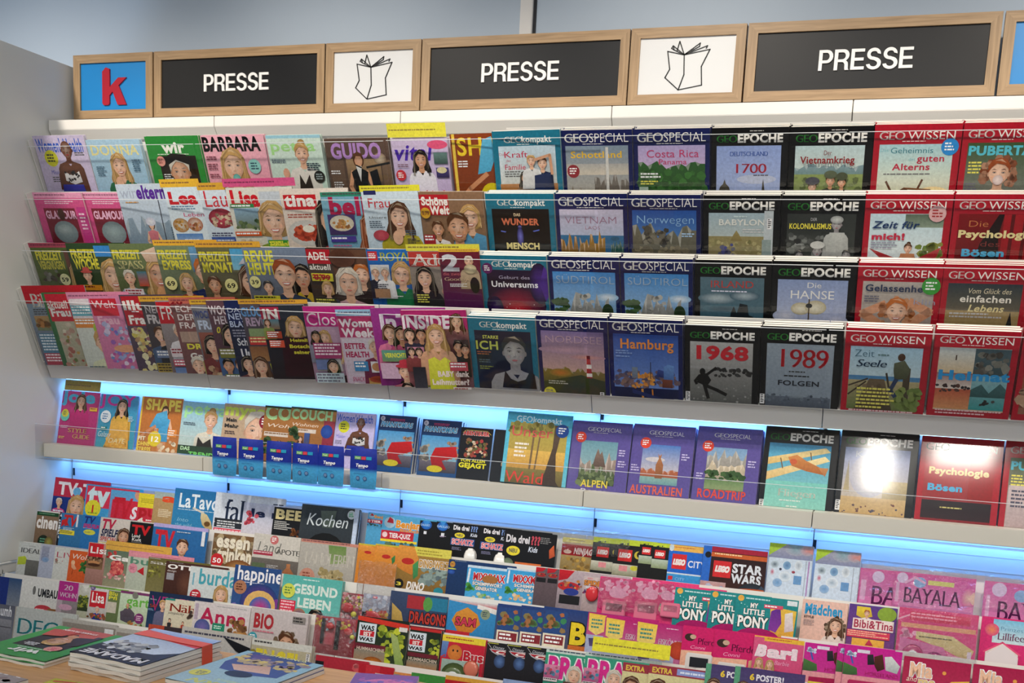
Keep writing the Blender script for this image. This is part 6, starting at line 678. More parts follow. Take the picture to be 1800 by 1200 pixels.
(9, 1.3048, 0.0135, 0.1528, 0.2335, 0.007, 0, 0.0960, 0.0082, 'dark nature-science magazine for children with a frilled lizard, left one', 'B 1c2820 3a4a2c;P d83c2c c83024 0 0 100 6 100 16 0 8;R 4 12 38 48 d8e4ec;H 8 16 26 9 1c1c1c k WAS;R 7 26 35 36 c82430;H 14 28 16 7 f4f0ec k IST;H 7 38 27 7 1c1c1c k WAS;N 46 18 92 80 44 8 4 c8d03c 5a7a2c;P a8b870 7a9a4c 66 24 80 30 98 80 94 100 84 90;R 0 50 60 60 6a2430;H 4 56 54 6 c8b8a8 k HUMMASCHINE;R 0 62 60 110 8a8474 b87a3c;E 38 84 20 12 d8842c 8a4a1c;R 62 80 92 110 3a8a3c;Q 64 86 88 96 1c2420 e8e8e8;R 82 12 98 20 e0dcd8'),
(9, 1.4581, 0.0004, 0.0943, 0.2204, 0.007, 1, 0.0000, 0.0000, 'dark nature-science magazine for children with a frilled lizard, right one', 'B 1c2820 3a4a2c;R -2 -6 180 8 c02c2c;R 0 14 54 70 d8e4ec;H 4 20 42 14 1c1c1c k WAS;R 2 36 44 52 c82430;H 12 40 24 10 f4f0ec k IST;H 2 56 44 10 1c1c1c k WAS;N 70 30 100 80 20 9 4 c8d03c 3c5a2c;R 0 74 98 86 6a2430;H 4 88 92 9 c8b8a8 k HUMMASCHIN;R 0 98 98 130 8a8474 b87a3c'),
(9, 1.5576, -0.0078, 0.1272, 0.2122, 0.006, 1, 0.0000, 0.0000, "red children's magazine with a yellow strip, toy magnifier and heart", 'B c8283c a82030;R 0 0 100 14 e8d03c;L 8 5 80 1 a83c2c 5;P 6a8ac0 4a6aa8 0 14 16 14 12 48 0 50;E 32 36 17 17 d8843c c87030;E 28 32 2 2.6 222;E 38 32 2 2.6 222;T 52 30 60 20 b8202c ko Buss;R 4 52 92 120 9ab0a8 7a9a78;E 36 84 30 26 6a7a48 3a4a28;E 74 66 18 18 c87a5c b0604c;Z 3 c83c44 0 50 10 44;Y ring 36 90 24 22 5a6a48;Y ball 76 68 16 18 c8705a'),
(9, 1.6956, -0.0103, 0.1800, 0.2097, 0.005, 0, 0.0960, 0.0000, 'black racing-car magazine with silver flash, left one of three', 'U 30;B 222024 1a1a20;L 6 4 80 1 d8d850 6;T 30 16 60 14 c8c8d0 ri Disney;Z 2 c8c8c8 4 8 28 34;P c8ccd0 a8a8b0 14 34 100 32 100 64 60 62 30 50;P b82430 981c28 20 38 100 36 100 58 60 56 34 46;H 44 38 50 16 f0ece8 ki C;E 74 92 30 34 5a7ab0 2a3a5a'),
(9, 1.7520, -0.0091, 0.1800, 0.2109, 0.005, 0, 0.0960, 0.0022, 'black racing-car magazine with silver flash, middle one of three', 'U 30;B 222024 1a1a20;L 6 4 80 1 d8d850 6;T 30 16 60 14 c8c8d0 ri Disney;Z 2 c8c8c8 4 8 28 34;P c8ccd0 a8a8b0 14 34 100 32 100 64 60 62 30 50;P b82430 981c28 20 38 100 36 100 58 60 56 34 46;H 44 38 50 16 f0ece8 ki C;E 74 92 30 34 5a7ab0 2a3a5a'),
(9, 1.8093, -0.0078, 0.1800, 0.2122, 0.005, 0, 0.0960, 0.0044, 'black racing-car magazine with silver flash, right one of three', 'U 30;B 222024 1a1a20;L 6 4 80 1 d8d850 6;T 30 16 60 14 c8c8d0 ri Disney;Z 2 c8c8c8 4 8 28 34;P c8ccd0 a8a8b0 14 34 100 32 100 64 60 62 30 50;P b82430 981c28 20 38 100 36 100 58 60 56 34 46;H 44 38 50 16 f0ece8 ki C;E 74 92 30 34 5a7ab0 2a3a5a'),
(9, 1.8661, -0.0079, 0.2000, 0.2121, 0.005, 0, 0.0960, 0.0047, 'green teen magazine with huge pink lettering and a blonde woman, left one', 'B 3a9a7c 3a8a74;R 0 -2 100 4 c8d8d0;L 4 0 80 1 456 3;T 4 8 90 28 d82c8c ko BRAVO;U 55;F 74 56 38 A w b e0c8b8;R 0 36 38 70 d88aa8 a84a7a;N 4 40 36 66 16 6 3 c8384c 3a8aa8;Q 0 68 34 76 d8d0d0 333'),
(9, 1.9733, -0.0029, 0.2000, 0.2171, 0.005, 0, 0.0960, 0.0021, 'green teen magazine with huge pink lettering and a blonde woman, right one', 'B 3a9a7c 3a8a74;R 0 -2 100 4 c8d8d0;L 4 0 80 1 456 3;T 4 8 90 28 d82c8c ko BRAVO;U 55;F 74 56 38 A w b e0c8b8;R 0 36 38 70 d88aa8 a84a7a;N 4 40 36 66 16 6 3 c8384c 3a8aa8;Q 0 68 34 76 d8d0d0 333'),
(9, 2.0759, -0.0147, 0.1900, 0.2053, 0.006, 0, 0.0960, 0.0018, 'fairy-tale magazine with the word EXTRA above a crimson crest, left one', 'B 8a3040 dcd09a;R 0 0 100 12 9a3444;H 4 3 26 7 e0c04a k EXTRA;R 36 2 92 10 8a9ad0;L 40 5 50 1 dfe8f8 5;R 0 12 100 120 d8d09a c8c08a;F 14 34 26 B n l dcb070;P b8205c a01850 30 28 66 18 82 26 78 60 34 64;L 42 28 24 1 f0c8d8 5;E 90 50 22 30 4a3024;I -45 -30 62 -10 e8e03a'),
(9, 2.1452, -0.0097, 0.2000, 0.2103, 0.006, 0, 0.0960, 0.0029, 'fairy-tale magazine with the word EXTRA above a crimson crest, right one', 'B 8a3040 dcd09a;R 0 0 100 12 9a3444;H 4 3 26 7 e0c04a k EXTRA;R 36 2 92 10 8a9ad0;L 40 5 50 1 dfe8f8 5;R 0 12 100 120 d8d09a c8c08a;F 14 34 26 B n l dcb070;P b8205c a01850 30 28 66 18 82 26 78 60 34 64;L 42 28 24 1 f0c8d8 5;E 90 50 22 30 4a3024'),
(9, 2.2894, 0.0112, 0.1710, 0.2312, 0.006, 0, 0.0960, 0.0005, 'purple poster magazine with number 6, left one', 'B 4a3a6c 5a6a8a;R 0 0 8 60 5aa07c;H 22 8 7 9 e8c83c k 6;H 31 8 40 9 ece8f0 k POSTER!;R 50 22 82 28 e8c83c;F 70 32 22 B n l c88a70;F 14 34 22 A n l 7a5a7a;E 40 44 16 18 c8c8e0;N 76 20 96 50 16 5 3 4a4a7a c8a0b8'),
(9, 2.3627, 0.0140, 0.1724, 0.2340, 0.006, 0, 0.0960, 0.0020, 'purple poster magazine with number 6 and word POSTER in full, right one', 'B 4a3a6c 5a6a8a;R 0 0 8 60 5aa07c;H 22 8 7 9 e8c83c k 6;H 31 8 40 9 ece8f0 k POSTER!;R 50 22 82 28 e8c83c;F 70 32 22 B n l c88a70;F 14 34 22 A n l 7a5a7a;E 40 44 16 18 c8c8e0;N 76 20 96 50 16 5 3 4a4a7a c8a0b8'),
(9, 2.5407, 0.0007, 0.1481, 0.2207, 0.006, 0, 0.0000, 0.0000, 'dark magenta magazine cut off by the bottom edge, under the horse magazines', 'B a81c50 8a1844;R 0 0 100 10 e0c84a'),
(10, 0.0766, 0.0047, 0.0751, 0.2247, 0.006, 0, 0.0000, 0.0000, 'grey newspaper-like magazine with white lettering at the left edge', 'B 5a5c68 8a8c94;T 0 12 86 34 dfe0e4 bl raumh;R 0 60 90 180 8a8a90 5a5a60;R 10 60 14 180 4a4a50;R 0 90 90 94 4a4a50'),
(10, 0.1705, 0.0067, 0.2179, 0.2267, 0.007, 0, 0.0698, 0.0000, 'grey décor magazine with large teal serif letters', 'B b8bcb8 a8aca8;T 2 14 96 24 3a98a0 s DECO;R 0 44 30 100 c8c8c0;R 32 46 100 100 3a3c3c 505250;H 64 32 20 5 1c1c20 ki at;N 34 50 90 90 16 7 3 6a6c68 2a2c2c'),
(10, 0.3448, -0.0074, 0.1927, 0.2126, 0.008, 0, 0.0698, 0.0002, 'large pale magazine in a clear sleeve, behind the green stack', 'B b0aca4 9a968e;R 2 6 98 90 8a8278 6a6258;T 20 14 60 18 2a2c30 k AD;R 78 8 94 18 d8d8d8'),
(10, 0.5436, -0.0121, 0.2200, 0.2079, 0.008, 0, 0.0698, 0.0000, 'second pale magazine in a clear sleeve, behind the green stack', 'B b0aca4 9a968e;R 2 6 98 90 8a8278 6a6258;T 6 14 60 18 2a2c30 k AD;R 58 20 74 60 c8502c'),
(10, 0.6573, 0.0123, 0.2000, 0.2323, 0.005, 0, 0.0698, 0.0011, 'dark weekly with a large number 49, between the table stacks', 'B 3a3034 2a2428;R 0 0 26 30 b84a34;H 34 20 40 20 e0d8dc k 49;F 50 40 30 A n s 556'),
(10, 0.7749, 0.0203, 0.2251, 0.2400, 0.008, 0, 0.0698, 0.0017, 'magazine with a red title block and a greying woman', 'B c0bcb4 8a94a8;L 4 5 90 1 445 5;R 0 14 50 40 a83438;T 4 18 42 14 d8c8c8 s ASTRO;R 0 40 100 130 5a78a8 3a5a90;F 66 56 40 A g b 5a5a60;P 1c1e24 0c0e12 60 6 100 16 100 30 80 22'),
(10, 1.0006, 0.0156, 0.1939, 0.2356, 0.008, 1, 0.0000, 0.0000, 'yellow-lettered angel magazine with a grey back cover edge', 'B b8b098 8a8438;R 0 0 100 10 d0d0c8;L 4 3 40 1 444 5;T 8 14 78 34 d8c83c k ENGEL;C 92 12;N 0 10 20 50 10 6 3 3a2c1c a89a3c'),
(10, 1.2160, -0.0047, 0.1600, 0.2153, 0.007, 0, 0.0698, 0.0000, 'red film-wrapped toy magazine, bottom row left', 'B b02c3c 8a2430;R 0 10 16 120 1a1a1c;N 20 4 90 90 20 9 3 c83c44 e0d0d0'),
(10, 1.3512, -0.0104, 0.1029, 0.2096, 0.006, 0, 0.0698, 0.0032, 'red dinosaur book with white jagged lettering', 'B b82030 a01828;R 20 2 60 30 c8303c;R 48 20 94 30 d8c8c8;L 52 23 38 1 833 5;T 0 36 96 26 ece8e4 ki SAURIER'),
(10, 1.4577, -0.0194, 0.1400, 0.2006, 0.006, 0, 0.0698, 0.0000, 'small orange magazine in the bottom row', 'B d88a4a c87a3c;R 0 4 12 60 8a8a8a;H 56 20 30 14 a83034 k 44'),
(10, 1.5118, -0.0133, 0.1900, 0.2067, 0.006, 0, 0.0698, 0.0014, 'plain green magazine top in the bottom row', 'B 3f8a3c 357a34;L 50 20 50 1 a8d0a0;E 74 44 20 16 8ac08a;E 74 44 17 13 3f8a3c'),
(10, 1.6119, -0.0071, 0.2200, 0.2129, 0.006, 0, 0.0698, 0.0009, "red children's magazine with cream capitals", 'B b82028 a01820;R 0 0 130 5 d8a03c;T 8 16 40 26 ece8e4 k FRAG;G 66 26 11 e0c83c 333'),
(10, 1.7738, 0.0063, 0.2100, 0.2263, 0.006, 0, 0.0698, 0.0000, 'dark blue magazine just showing in the bottom row', 'B 2a3a6a 20305a;R 0 0 100 6 8aa0c8'),
(10, 1.9366, 0.0217, 0.2100, 0.2400, 0.006, 0, 0.0698, 0.0000, 'brown magazine just showing in the bottom row', 'B 5a3a30 4a2c24'),
]
BAGS = [(7, 1.2275, -0.0443, 0.1239, 0.13, 'crinkled silvery bag hanging over the orange dinosaur magazines', 0.03, 1), (8, 1.2244, -0.0406, 0.1535, 0.14, 'crinkled clear bag over the whistle toys below the dried-bouquet magazine', 0.036, 2), (6, 1.8074, 0.0027, 0.2056, 0.07, 'crinkled clear bag top above the red-banded pack', 0.02, 3), (6, 2.6303, -0.0085, 0.2842, 0.09, 'crinkled clear bag over the purple-lettered packs', 0.03, 4), (7, 2.7342, 0.0157, 0.1937, 0.15, 'crinkled clear bag around the pink mirror play set', 0.032, 5), (7, 1.9594, -0.0124, 0.2041, 0.09, 'crinkled clear bag over the pink pony packs', 0.034, 6), (9, 1.175, 0.0074, 0.1282, 0.13, 'crinkled clear bag over the comb toys', 0.03, 7), (6, 2.9339, -0.0124, 0.1656, 0.09, 'crinkled clear bag at the right end over the purple lettering', 0.03, 8)]
PACKX = [0.7006, 0.794, 0.8917, 0.9817, 1.0682, 1.1757]
MAT['card_coral'] = material('coral_paper', 'e8604a', .5, .3, noise=.03)
# ---------------------------------------------------------------- the room
def struct(o): o['kind'] = 'structure'; return o
struct(MB().box(-4, 6.5, .235, .33, 0, 3.4).obj('wall_back', 'wall'))
struct(MB().box(-4, 6.5, -6.5, .33, -.1, 0).obj('floor', 'floor'))
struct(MB().box(-4, 6.5, -6.5, .33, 3.3, 3.4).obj('ceiling', 'ceil'))
struct(MB().box(1.53, 1.568, .222, .235, 2.3, 3.3).obj('trim_1', 'grey', bev=.002))
struct(MB().box(1.569, 1.577, .231, .235, 2.3, 3.3).obj('trim_2', 'dark'))
struct(MB().box(-.032, -.004, -1.4, .235, .905, 2.515).obj('wall_left', 'panel', bev=.002))
# ---------------------------------------------------------------- the rack, one bay per 62.5 cm
BW = .625
def tier_plate(b, t, off, s0, s1, x0, x1, th=.003):
    y0, z0, a, _ = TIER[t]; ca, sa = math.cos(a), math.sin(a)
    q = []
    for s, o in ((s0, off), (s1, off), (s1, off+th), (s0, off+th)): q.append((y0 + s*sa + o*ca, z0 + s*ca - o*sa))
    b.prism(q, x0, x1)
PT = {1: -.028, 2: -.026, 3: -.030, 4: -.045}
PLACE = ('at the far left under the blue sign', 'second from the left', 'third from the left', 'fourth from the left', 'fifth from the left', 'cut off at the right edge')
for k in range(6):
    X = BW*k; g = .0012
    r = empty('shelving_bay', 'white slanted magazine rack bay, ' + PLACE[k], 'rack', (X, 0, 0), 'magazine rack bays in one row')
    W = BW - g
    MB().prism([(.03, 2.322), (.03, 2.292), (.052, 2.262), (.12, 2.262), (.12, 2.322)], g, W).obj('header_panel', 'white', r, bev=.001)
    MB().prism([(0, 1.553), (0, 1.547), (.022, 1.499), (.11, 1.499), (.11, 1.502), (.025, 1.502), (.004, 1.548), (.03, 1.5495), (.03, 1.553)], g, W).obj('front_board', 'grey', r)
    MB().prism([(-.001, 1.5535), (-.001, 1.549), (.004, 1.549), (.004, 1.5535)], g, W).obj('lip_edge', 'white', r)
    MB().box(g, W, .118, .123, .3, 2.26).obj('back_panel', 'back', r)
    for z_ in (1.189, 1.149): MB().box(g, W, .1172, .118, z_, z_+.0022).obj('panel_seam', 'grey', r)
    if k: MB().box(.0012, .0095, .1160, .1178, 1.478, 1.497).obj('upright_slot', 'dark', r)
    MB().box(.0012 if k else .004, .0085 if k else .011, .1160, .1178, 1.165, 1.190).obj('upright_slot', 'dark', r)
    MB().prism([(-.02, 1.282), (-.02, 1.238), (.117, 1.238), (.117, 1.2805), (-.016, 1.282)], g, W).obj('middle_shelf', 'lipwhite', r, bev=.001)
    MB().box(.01, W-.01, .084, .100, 1.4955, 1.4985).obj('led_strip', 'led', r)
    MB().box(.01, W-.01, .084, .100, 1.2345, 1.2378).obj('led_strip', 'led', r)
    for t in (1, 2, 3, 4):
        L = TIER[t][3]; b = MB()
        off = .033 if k < 2 else .055; tl, tr = {1: (-.032, -.016), 2: (-.018, -.020), 3: (-.022, -.028), 4: (-.038, -.046)}[t]
        if k == 2: tier_plate(b, t, .034, -L, tl, g, .335); tier_plate(b, t, .055, -L, tr, .336, W)
        else: tier_plate(b, t, off, -L, tl if k < 2 else tr, g, W)
        tier_plate(b, t, -.004 if t < 4 else .001, -L-.0032, -L-.0006, g, W, off + .004)
        b.obj('display_tier', 'white', r)
        pf = .026 if k < 2 else .020 if k == 2 else .010
        p = MB(); tier_plate(p, t, -pf-.002, -L+(.002 if t < 4 else 0), PT[t], g+.002, W-.002, .002); p.obj('acrylic_pane', 'acryl', r)
        e = MB(); tier_plate(e, t, -pf-.0021, PT[t], PT[t]+.0013, g+.002, W-.002, .0022); e.obj('pane_edge', 'edge', r)
    MB().box(g, W, -.057, -.055, 1.236, 1.349).obj('acrylic_pane', 'acryl', r)
    MB().box(g, W, -.0571, -.0549, 1.349, 1.3503).obj('pane_edge', 'edge', r)
    MB().box(g, W, -.057, -.021, 1.2335, 1.2358).obj('acrylic_pane', 'acryl', r)
    for t in (6, 7, 8, 9, 10):
        L = TIER[t][3]; b = MB()
        tier_plate(b, t, .034, -L, {6: -.012, 7: -.004, 8: -.006, 9: -.005, 10: -.004}[t], g, W); tier_plate(b, t, -.022, -L-.0036, -L-.0006, g, W, .058)
        b.obj('display_tier', 'white', r)
    MB().box(g, W, -.36, .11, .06, .48).obj('base_cabinet', 'white', r, bev=.002)
    MB().box(g, W, -.33, .1, 0, .06).obj('plinth', 'dark', r)
    if k == 0:
        for t in (1, 2, 3, 4):
            y0, z0, a, L = TIER[t]; ca, sa = math.cos(a), math.sin(a)
            q = [(y0 + s*sa + o*ca, z0 + s*ca - o*sa) for s, o in ((-L, .03), (-L, .0), (-.012, -.012), (-.012, .03))]
            MB().prism(q, .0, .0035).obj('end_plate', 'white', r)
        MB().box(.001, .0035, -.057, .1, 1.238, 1.349).obj('end_pane', 'acryl', r)
r = empty('low_rack_bay', 'low white rack bay left of the side panel with black shelf gap', 'rack', (-.64, 0, 0))
MB().box(0, .63, -.30, -.13, .866, .894).obj('shelf_board', 'white', r, bev=.002)
MB().box(0, .63, -.25, -.24, .80, .865).obj('painted_gap_shade', 'dark', r)  # dark sheet stands in for the shade in the gap below the board
b = MB()
for t in (9, 10): tier_plate(b, t, .034, -.22, .002, 0, .63); tier_plate(b, t, -.02, -.2236, -.2206, 0, .63, .056)
b.obj('display_tier', 'white', r)
MB().box(0, .63, -.36, .2, .0, .48).obj('base_cabinet', 'white', r, bev=.002)
# ---------------------------------------------------------------- the framed signs above the rack
def lettering(s, st, x, z, w, h, mat, parent, y, depth=.003):
    V, F, W_ = text_tris(s, st); me = bpy.data.meshes.new('lettering'); 
    pts = [(x + v[0]*w/W_, y, z + v[1]*h/.73) for v in V]
    me.from_pydata(pts, [], F); bm = bmesh.new(); bm.from_mesh(me); bmesh.ops.remove_doubles(bm, verts=bm.verts[:], dist=1e-5)
    ext = bmesh.ops.extrude_face_region(bm, geom=bm.faces[:]); vs = [e for e in ext['geom'] if isinstance(e, bmesh.types.BMVert)]
    bmesh.ops.translate(bm, verts=vs, vec=(0, -depth, 0)); bmesh.ops.recalc_face_normals(bm, faces=bm.faces[:])
    bm.to_mesh(me); bm.free(); return link('lettering', me, mat, parent)
def arc(cx, cy, rx, ry, a0, a1, n=8): return [(cx+rx*math.cos(R_(a0+(a1-a0)*i/n)), cy+ry*math.sin(R_(a0+(a1-a0)*i/n))) for i in range(n+1)]
BOLD = {'E': [[(0, 0), (.60, 0), (.60, .145), (.16, .145), (.16, .43), (.56, .43), (.56, .57), (.16, .57), (.16, .855), (.59, .855), (.59, 1), (0, 1)]],
        'P': [[(0, 0), (.16, 0), (.16, .36), (.36, .36)] + arc(.36, .68, .28, .32, -90, 90) + [(0, 1), (0, .5), (.16, .5), (.16, .865), (.34, .865)] + arc(.34, .68, .135, .185, 90, -90) + [(.16, .495), (0, .495)]],
        'R': [[(0, 0), (.16, 0), (.16, .39), (.34, .39)] + arc(.34, .24, .13, .15, 90, 10, 4) + [(.475, .1), (.49, 0), (.67, 0), (.635, .06), (.625, .26)] + arc(.49, .30, .13, .15, 0, 80, 4) + arc(.40, .72, .26, .28, -50, 90, 8) + [(0, 1), (0, .52), (.16, .52), (.16, .86), (.36, .86)] + arc(.36, .69, .14, .17, 90, -90) + [(.16, .515), (0, .515)]],
        'S': [arc(.33, .27, .325, .29, 188, 360, 12) + arc(.33, .30, .325, .27, 0, 62, 6) + [(.30, .60)] + arc(.30, .725, .13, .135, 250, 92, 7) + arc(.34, .73, .135, .135, 84, 12, 5) + [(.625, .71)] + arc(.32, .72, .30, .30, 0, 180, 14) + arc(.32, .70, .30, .26, 180, 244, 6) + [(.36, .425)] + arc(.345, .265, .145, .14, 72, -90, 8) + arc(.33, .27, .165, .145, 270, 186, 6)]}
def bold_letters(word, x, z, w, h, mat, parent, y, depth):
    adv = {'P': .70, 'R': .74, 'E': .68, 'S': .72}; k = w/(sum(adv[c] for c in word) - .04); cx = x
    for c in word:
        for pts in BOLD[c]: MB().plate([(cx+a*k, z+b*h) for a, b in pts], y-depth, y).obj('letter', mat, parent)
        cx += adv[c]*k
SY, S0, S1 = .134, 2.347, 2.546
def sign(x0, x1, kind, label, panel):
    r = empty('framed_sign', label, 'sign', (x0, SY, S0), 'oak framed signs above the rack'); w, h, f = x1-x0, S1-S0, .026
    for nm, q in (('frame_rail', [(0, 0), (w, 0), (w-f, f), (f, f)]), ('frame_rail', [(0, h), (f, h-f), (w-f, h-f), (w, h)])):
        MB().plate(q, 0, .03).obj(nm, 'oak', r)
    for q in ([(0, 0), (f, f), (f, h-f), (0, h)], [(w, 0), (w, h), (w-f, h-f), (w-f, f)]):
        MB().plate(q, 0, .03).obj('frame_stile', 'oakv', r)
    MB().box(f-.004, w-f+.004, .006, .024, f-.004, h-f+.004).obj('sign_panel', panel, r)
    if kind == 'presse': bold_letters('PRESSE', w*.302, h*.5-.026, .236, .051, 'letter', r, .0058, .004)
    if kind == 'k':
        cx, cy = w/2-.041, h/2-.058
        pts = [(0, .006), (.005, 0), (.023, 0), (.028, .005), (.028, .030), (.040, .042), (.060, 0), (.094, 0), (.064, .060), (.094, .084), (.062, .084), (.029, .056), (.029, .112), (.014, .117), (.0, .104)]
        MB().plate([(cx+a, cy+b_) for a, b_ in pts], .001, .006).obj('logo_letter', 'red', r)
    if kind == 'paper':
        cx, cy = w/2-.009, h/2-.003
        P = {'a': (-62, 78), 'b': (-50, -10), 'c': (-66, -50), 'd': (-12, -112), 'e': (6, -38), 'f': (2, 58), 'g': (98, 80), 'h': (70, -2), 'i': (76, -92),
             'j': (-42, 104), 'k': (-38, 84), 'l': (-18, 124), 'm': (-26, 80), 'n': (60, 112), 'o': (58, 96), 'p': (88, 98), 'q': (84, 86), 'r': (-48, 92)}
        for run in ('abcdihgfa', 'def', 'rkf', 'jf', 'lf', 'fn', 'nof', 'fpq', 'rjk', 'ml'):
            b = MB()
            for s, e in zip(run, run[1:]):
                (x0_, z0_), (x1_, z1_) = P[s], P[e]; dx, dz = x1_-x0_, z1_-z0_; d = math.hypot(dx, dz) or 1; nx, nz = -dz/d*2.1, dx/d*2.1; ex, ez = dx/d*1.5, dz/d*1.5
                b.plate([(cx+(p_)*.00072, cy+(q_)*.00053) for p_, q_ in ((x0_-ex-nx, z0_-ez-nz), (x1_+ex-nx, z1_+ez-nz), (x1_+ex+nx, z1_+ez+nz), (x0_-ex+nx, z0_-ez+nz))], .0045, .006)
            b.obj('drawn_line', 'black', r)
    return r
need = set()
def want(st, t): need.update(('s' if 's' in st else next((c for c in st if c in 'rbkt'), 'r'), ch) for ch in t if ch != ' ')
for it in ITEMS:
    for q in it[-1].split(';'):
        a = q.split(' ')
        if a[0] in ('T', 'H'): want(a[6], ' '.join(a[7:]))
        elif a[0] == 'G' and len(a) > 6: want('b', ' '.join(a[6:]))
for st, t in (('b', 'PRESSE Fresh SONDERHEFT LEBEN'), ('s', 'GEO'), ('b', 'kompakt'), ('t', 'SPECIAL'), ('k', 'EPOCHE Tempo wir MADAME STERN NEU STARKE FRAUEN'), ('r', 'WISSEN')): want(st, t)
load_glyphs(sorted(need))
sign(.013, .323, 'k', 'square oak-framed blue sign with a red letter k at the left end', 'signblue')
sign(.329, .943, 'presse', 'long black PRESSE sign, leftmost of the three, right of the blue sign', 'black')
sign(.947, 1.260, 'paper', 'white newspaper pictogram sign between the first and second black signs', 'signwhite')
sign(1.264, 1.886, 'presse', 'long black PRESSE sign, middle of the three', 'black')
sign(1.890, 2.203, 'paper', 'white newspaper pictogram sign between the second and third black signs', 'signwhite')
sign(2.208, 2.831, 'presse', 'long black PRESSE sign, rightmost of the three', 'black')
sign(2.837, 3.15, 'k', 'blue sign cut off at the upper right corner', 'signblue')
# ---------------------------------------------------------------- ceiling lamps
for x, y, lx, ly, lab in ((2.57, -5.15, .19, 1.05, 'long ceiling light panel behind the photographer, nearer the left wall'), (3.12, -4.72, .38, .55, 'wide ceiling light panel behind the photographer, farther from the left wall'), (-.104, -5.6, .2, .3, 'small ceiling light panel at the far back left')):
    r = empty('ceiling_lamp', lab, 'lamp', (x, y, 3.3), 'flat ceiling lamps')
    MB().box(-lx/2-.03, lx/2+.03, -ly/2-.03, ly/2+.03, -.022, 0).obj('housing', 'white', r, bev=.003)
    MB().box(-lx/2, lx/2, -ly/2, ly/2, -.026, -.0222).obj('diffuser', 'lamp', r)
# ---------------------------------------------------------------- the magazines on the rack
GR = {1: 'magazines on the top row of the slanted rack', 2: 'magazines on the second row of the slanted rack', 3: 'magazines on the third row of the slanted rack', 4: 'magazines on the fourth row of the slanted rack',
      5: 'magazines on the middle shelf', 6: 'magazines on the back row of the lower rack', 7: 'magazines on the second row of the lower rack', 8: 'magazines on the third row of the lower rack', 9: 'magazines on the fourth row of the lower rack', 10: 'magazines on the front row of the lower rack'}
for t, x, s, w, h, th, n, yaw, fwd, label, dsl in ITEMS:
    magazine(t, x, s, w, h, th, n, yaw, fwd, label, dsl, group=GR[t])
# the crinkled bags of the toy magazines and play sets: loose film in front of the sheet
def film_bag(t, x, s, w, h, label, fwd, seed):
    y0, z0, a, _ = TIER[t]; U = up_dir(t); M = Matrix.Rotation(-a, 4, 'X'); rnd = random.Random(seed)
    nx, nz = 14, 12; V = []; F = []
    for j in range(nz+1):
        for i in range(nx+1):
            e = min(i, nx-i, j, nz-j)
            V.append((w*i/nx + rnd.uniform(-.002, .002), -(0 if e == 0 else .004+.004*min(e, 3)**.5 + rnd.uniform(-.003, .003)), h*j/nz + rnd.uniform(-.002, .002)))
    for j in range(nz):
        for i in range(nx): k = j*(nx+1)+i; F.append((k, k+1, k+nx+2, k+nx+1))
    me = bpy.data.meshes.new('film_bag'); me.from_pydata(V, [], F)
    for p in me.polygons: p.use_smooth = False
    o = link('film_bag', me, 'film'); o['label'] = label; o['category'] = 'bag'; o['group'] = 'crinkled clear bags on the lower rack'
    o.matrix_world = Matrix.Translation(Vector((x, y0, z0)) + U*(s-h) + M @ Vector((0, -fwd, 0))) @ M
for q in BAGS: film_bag(*q)
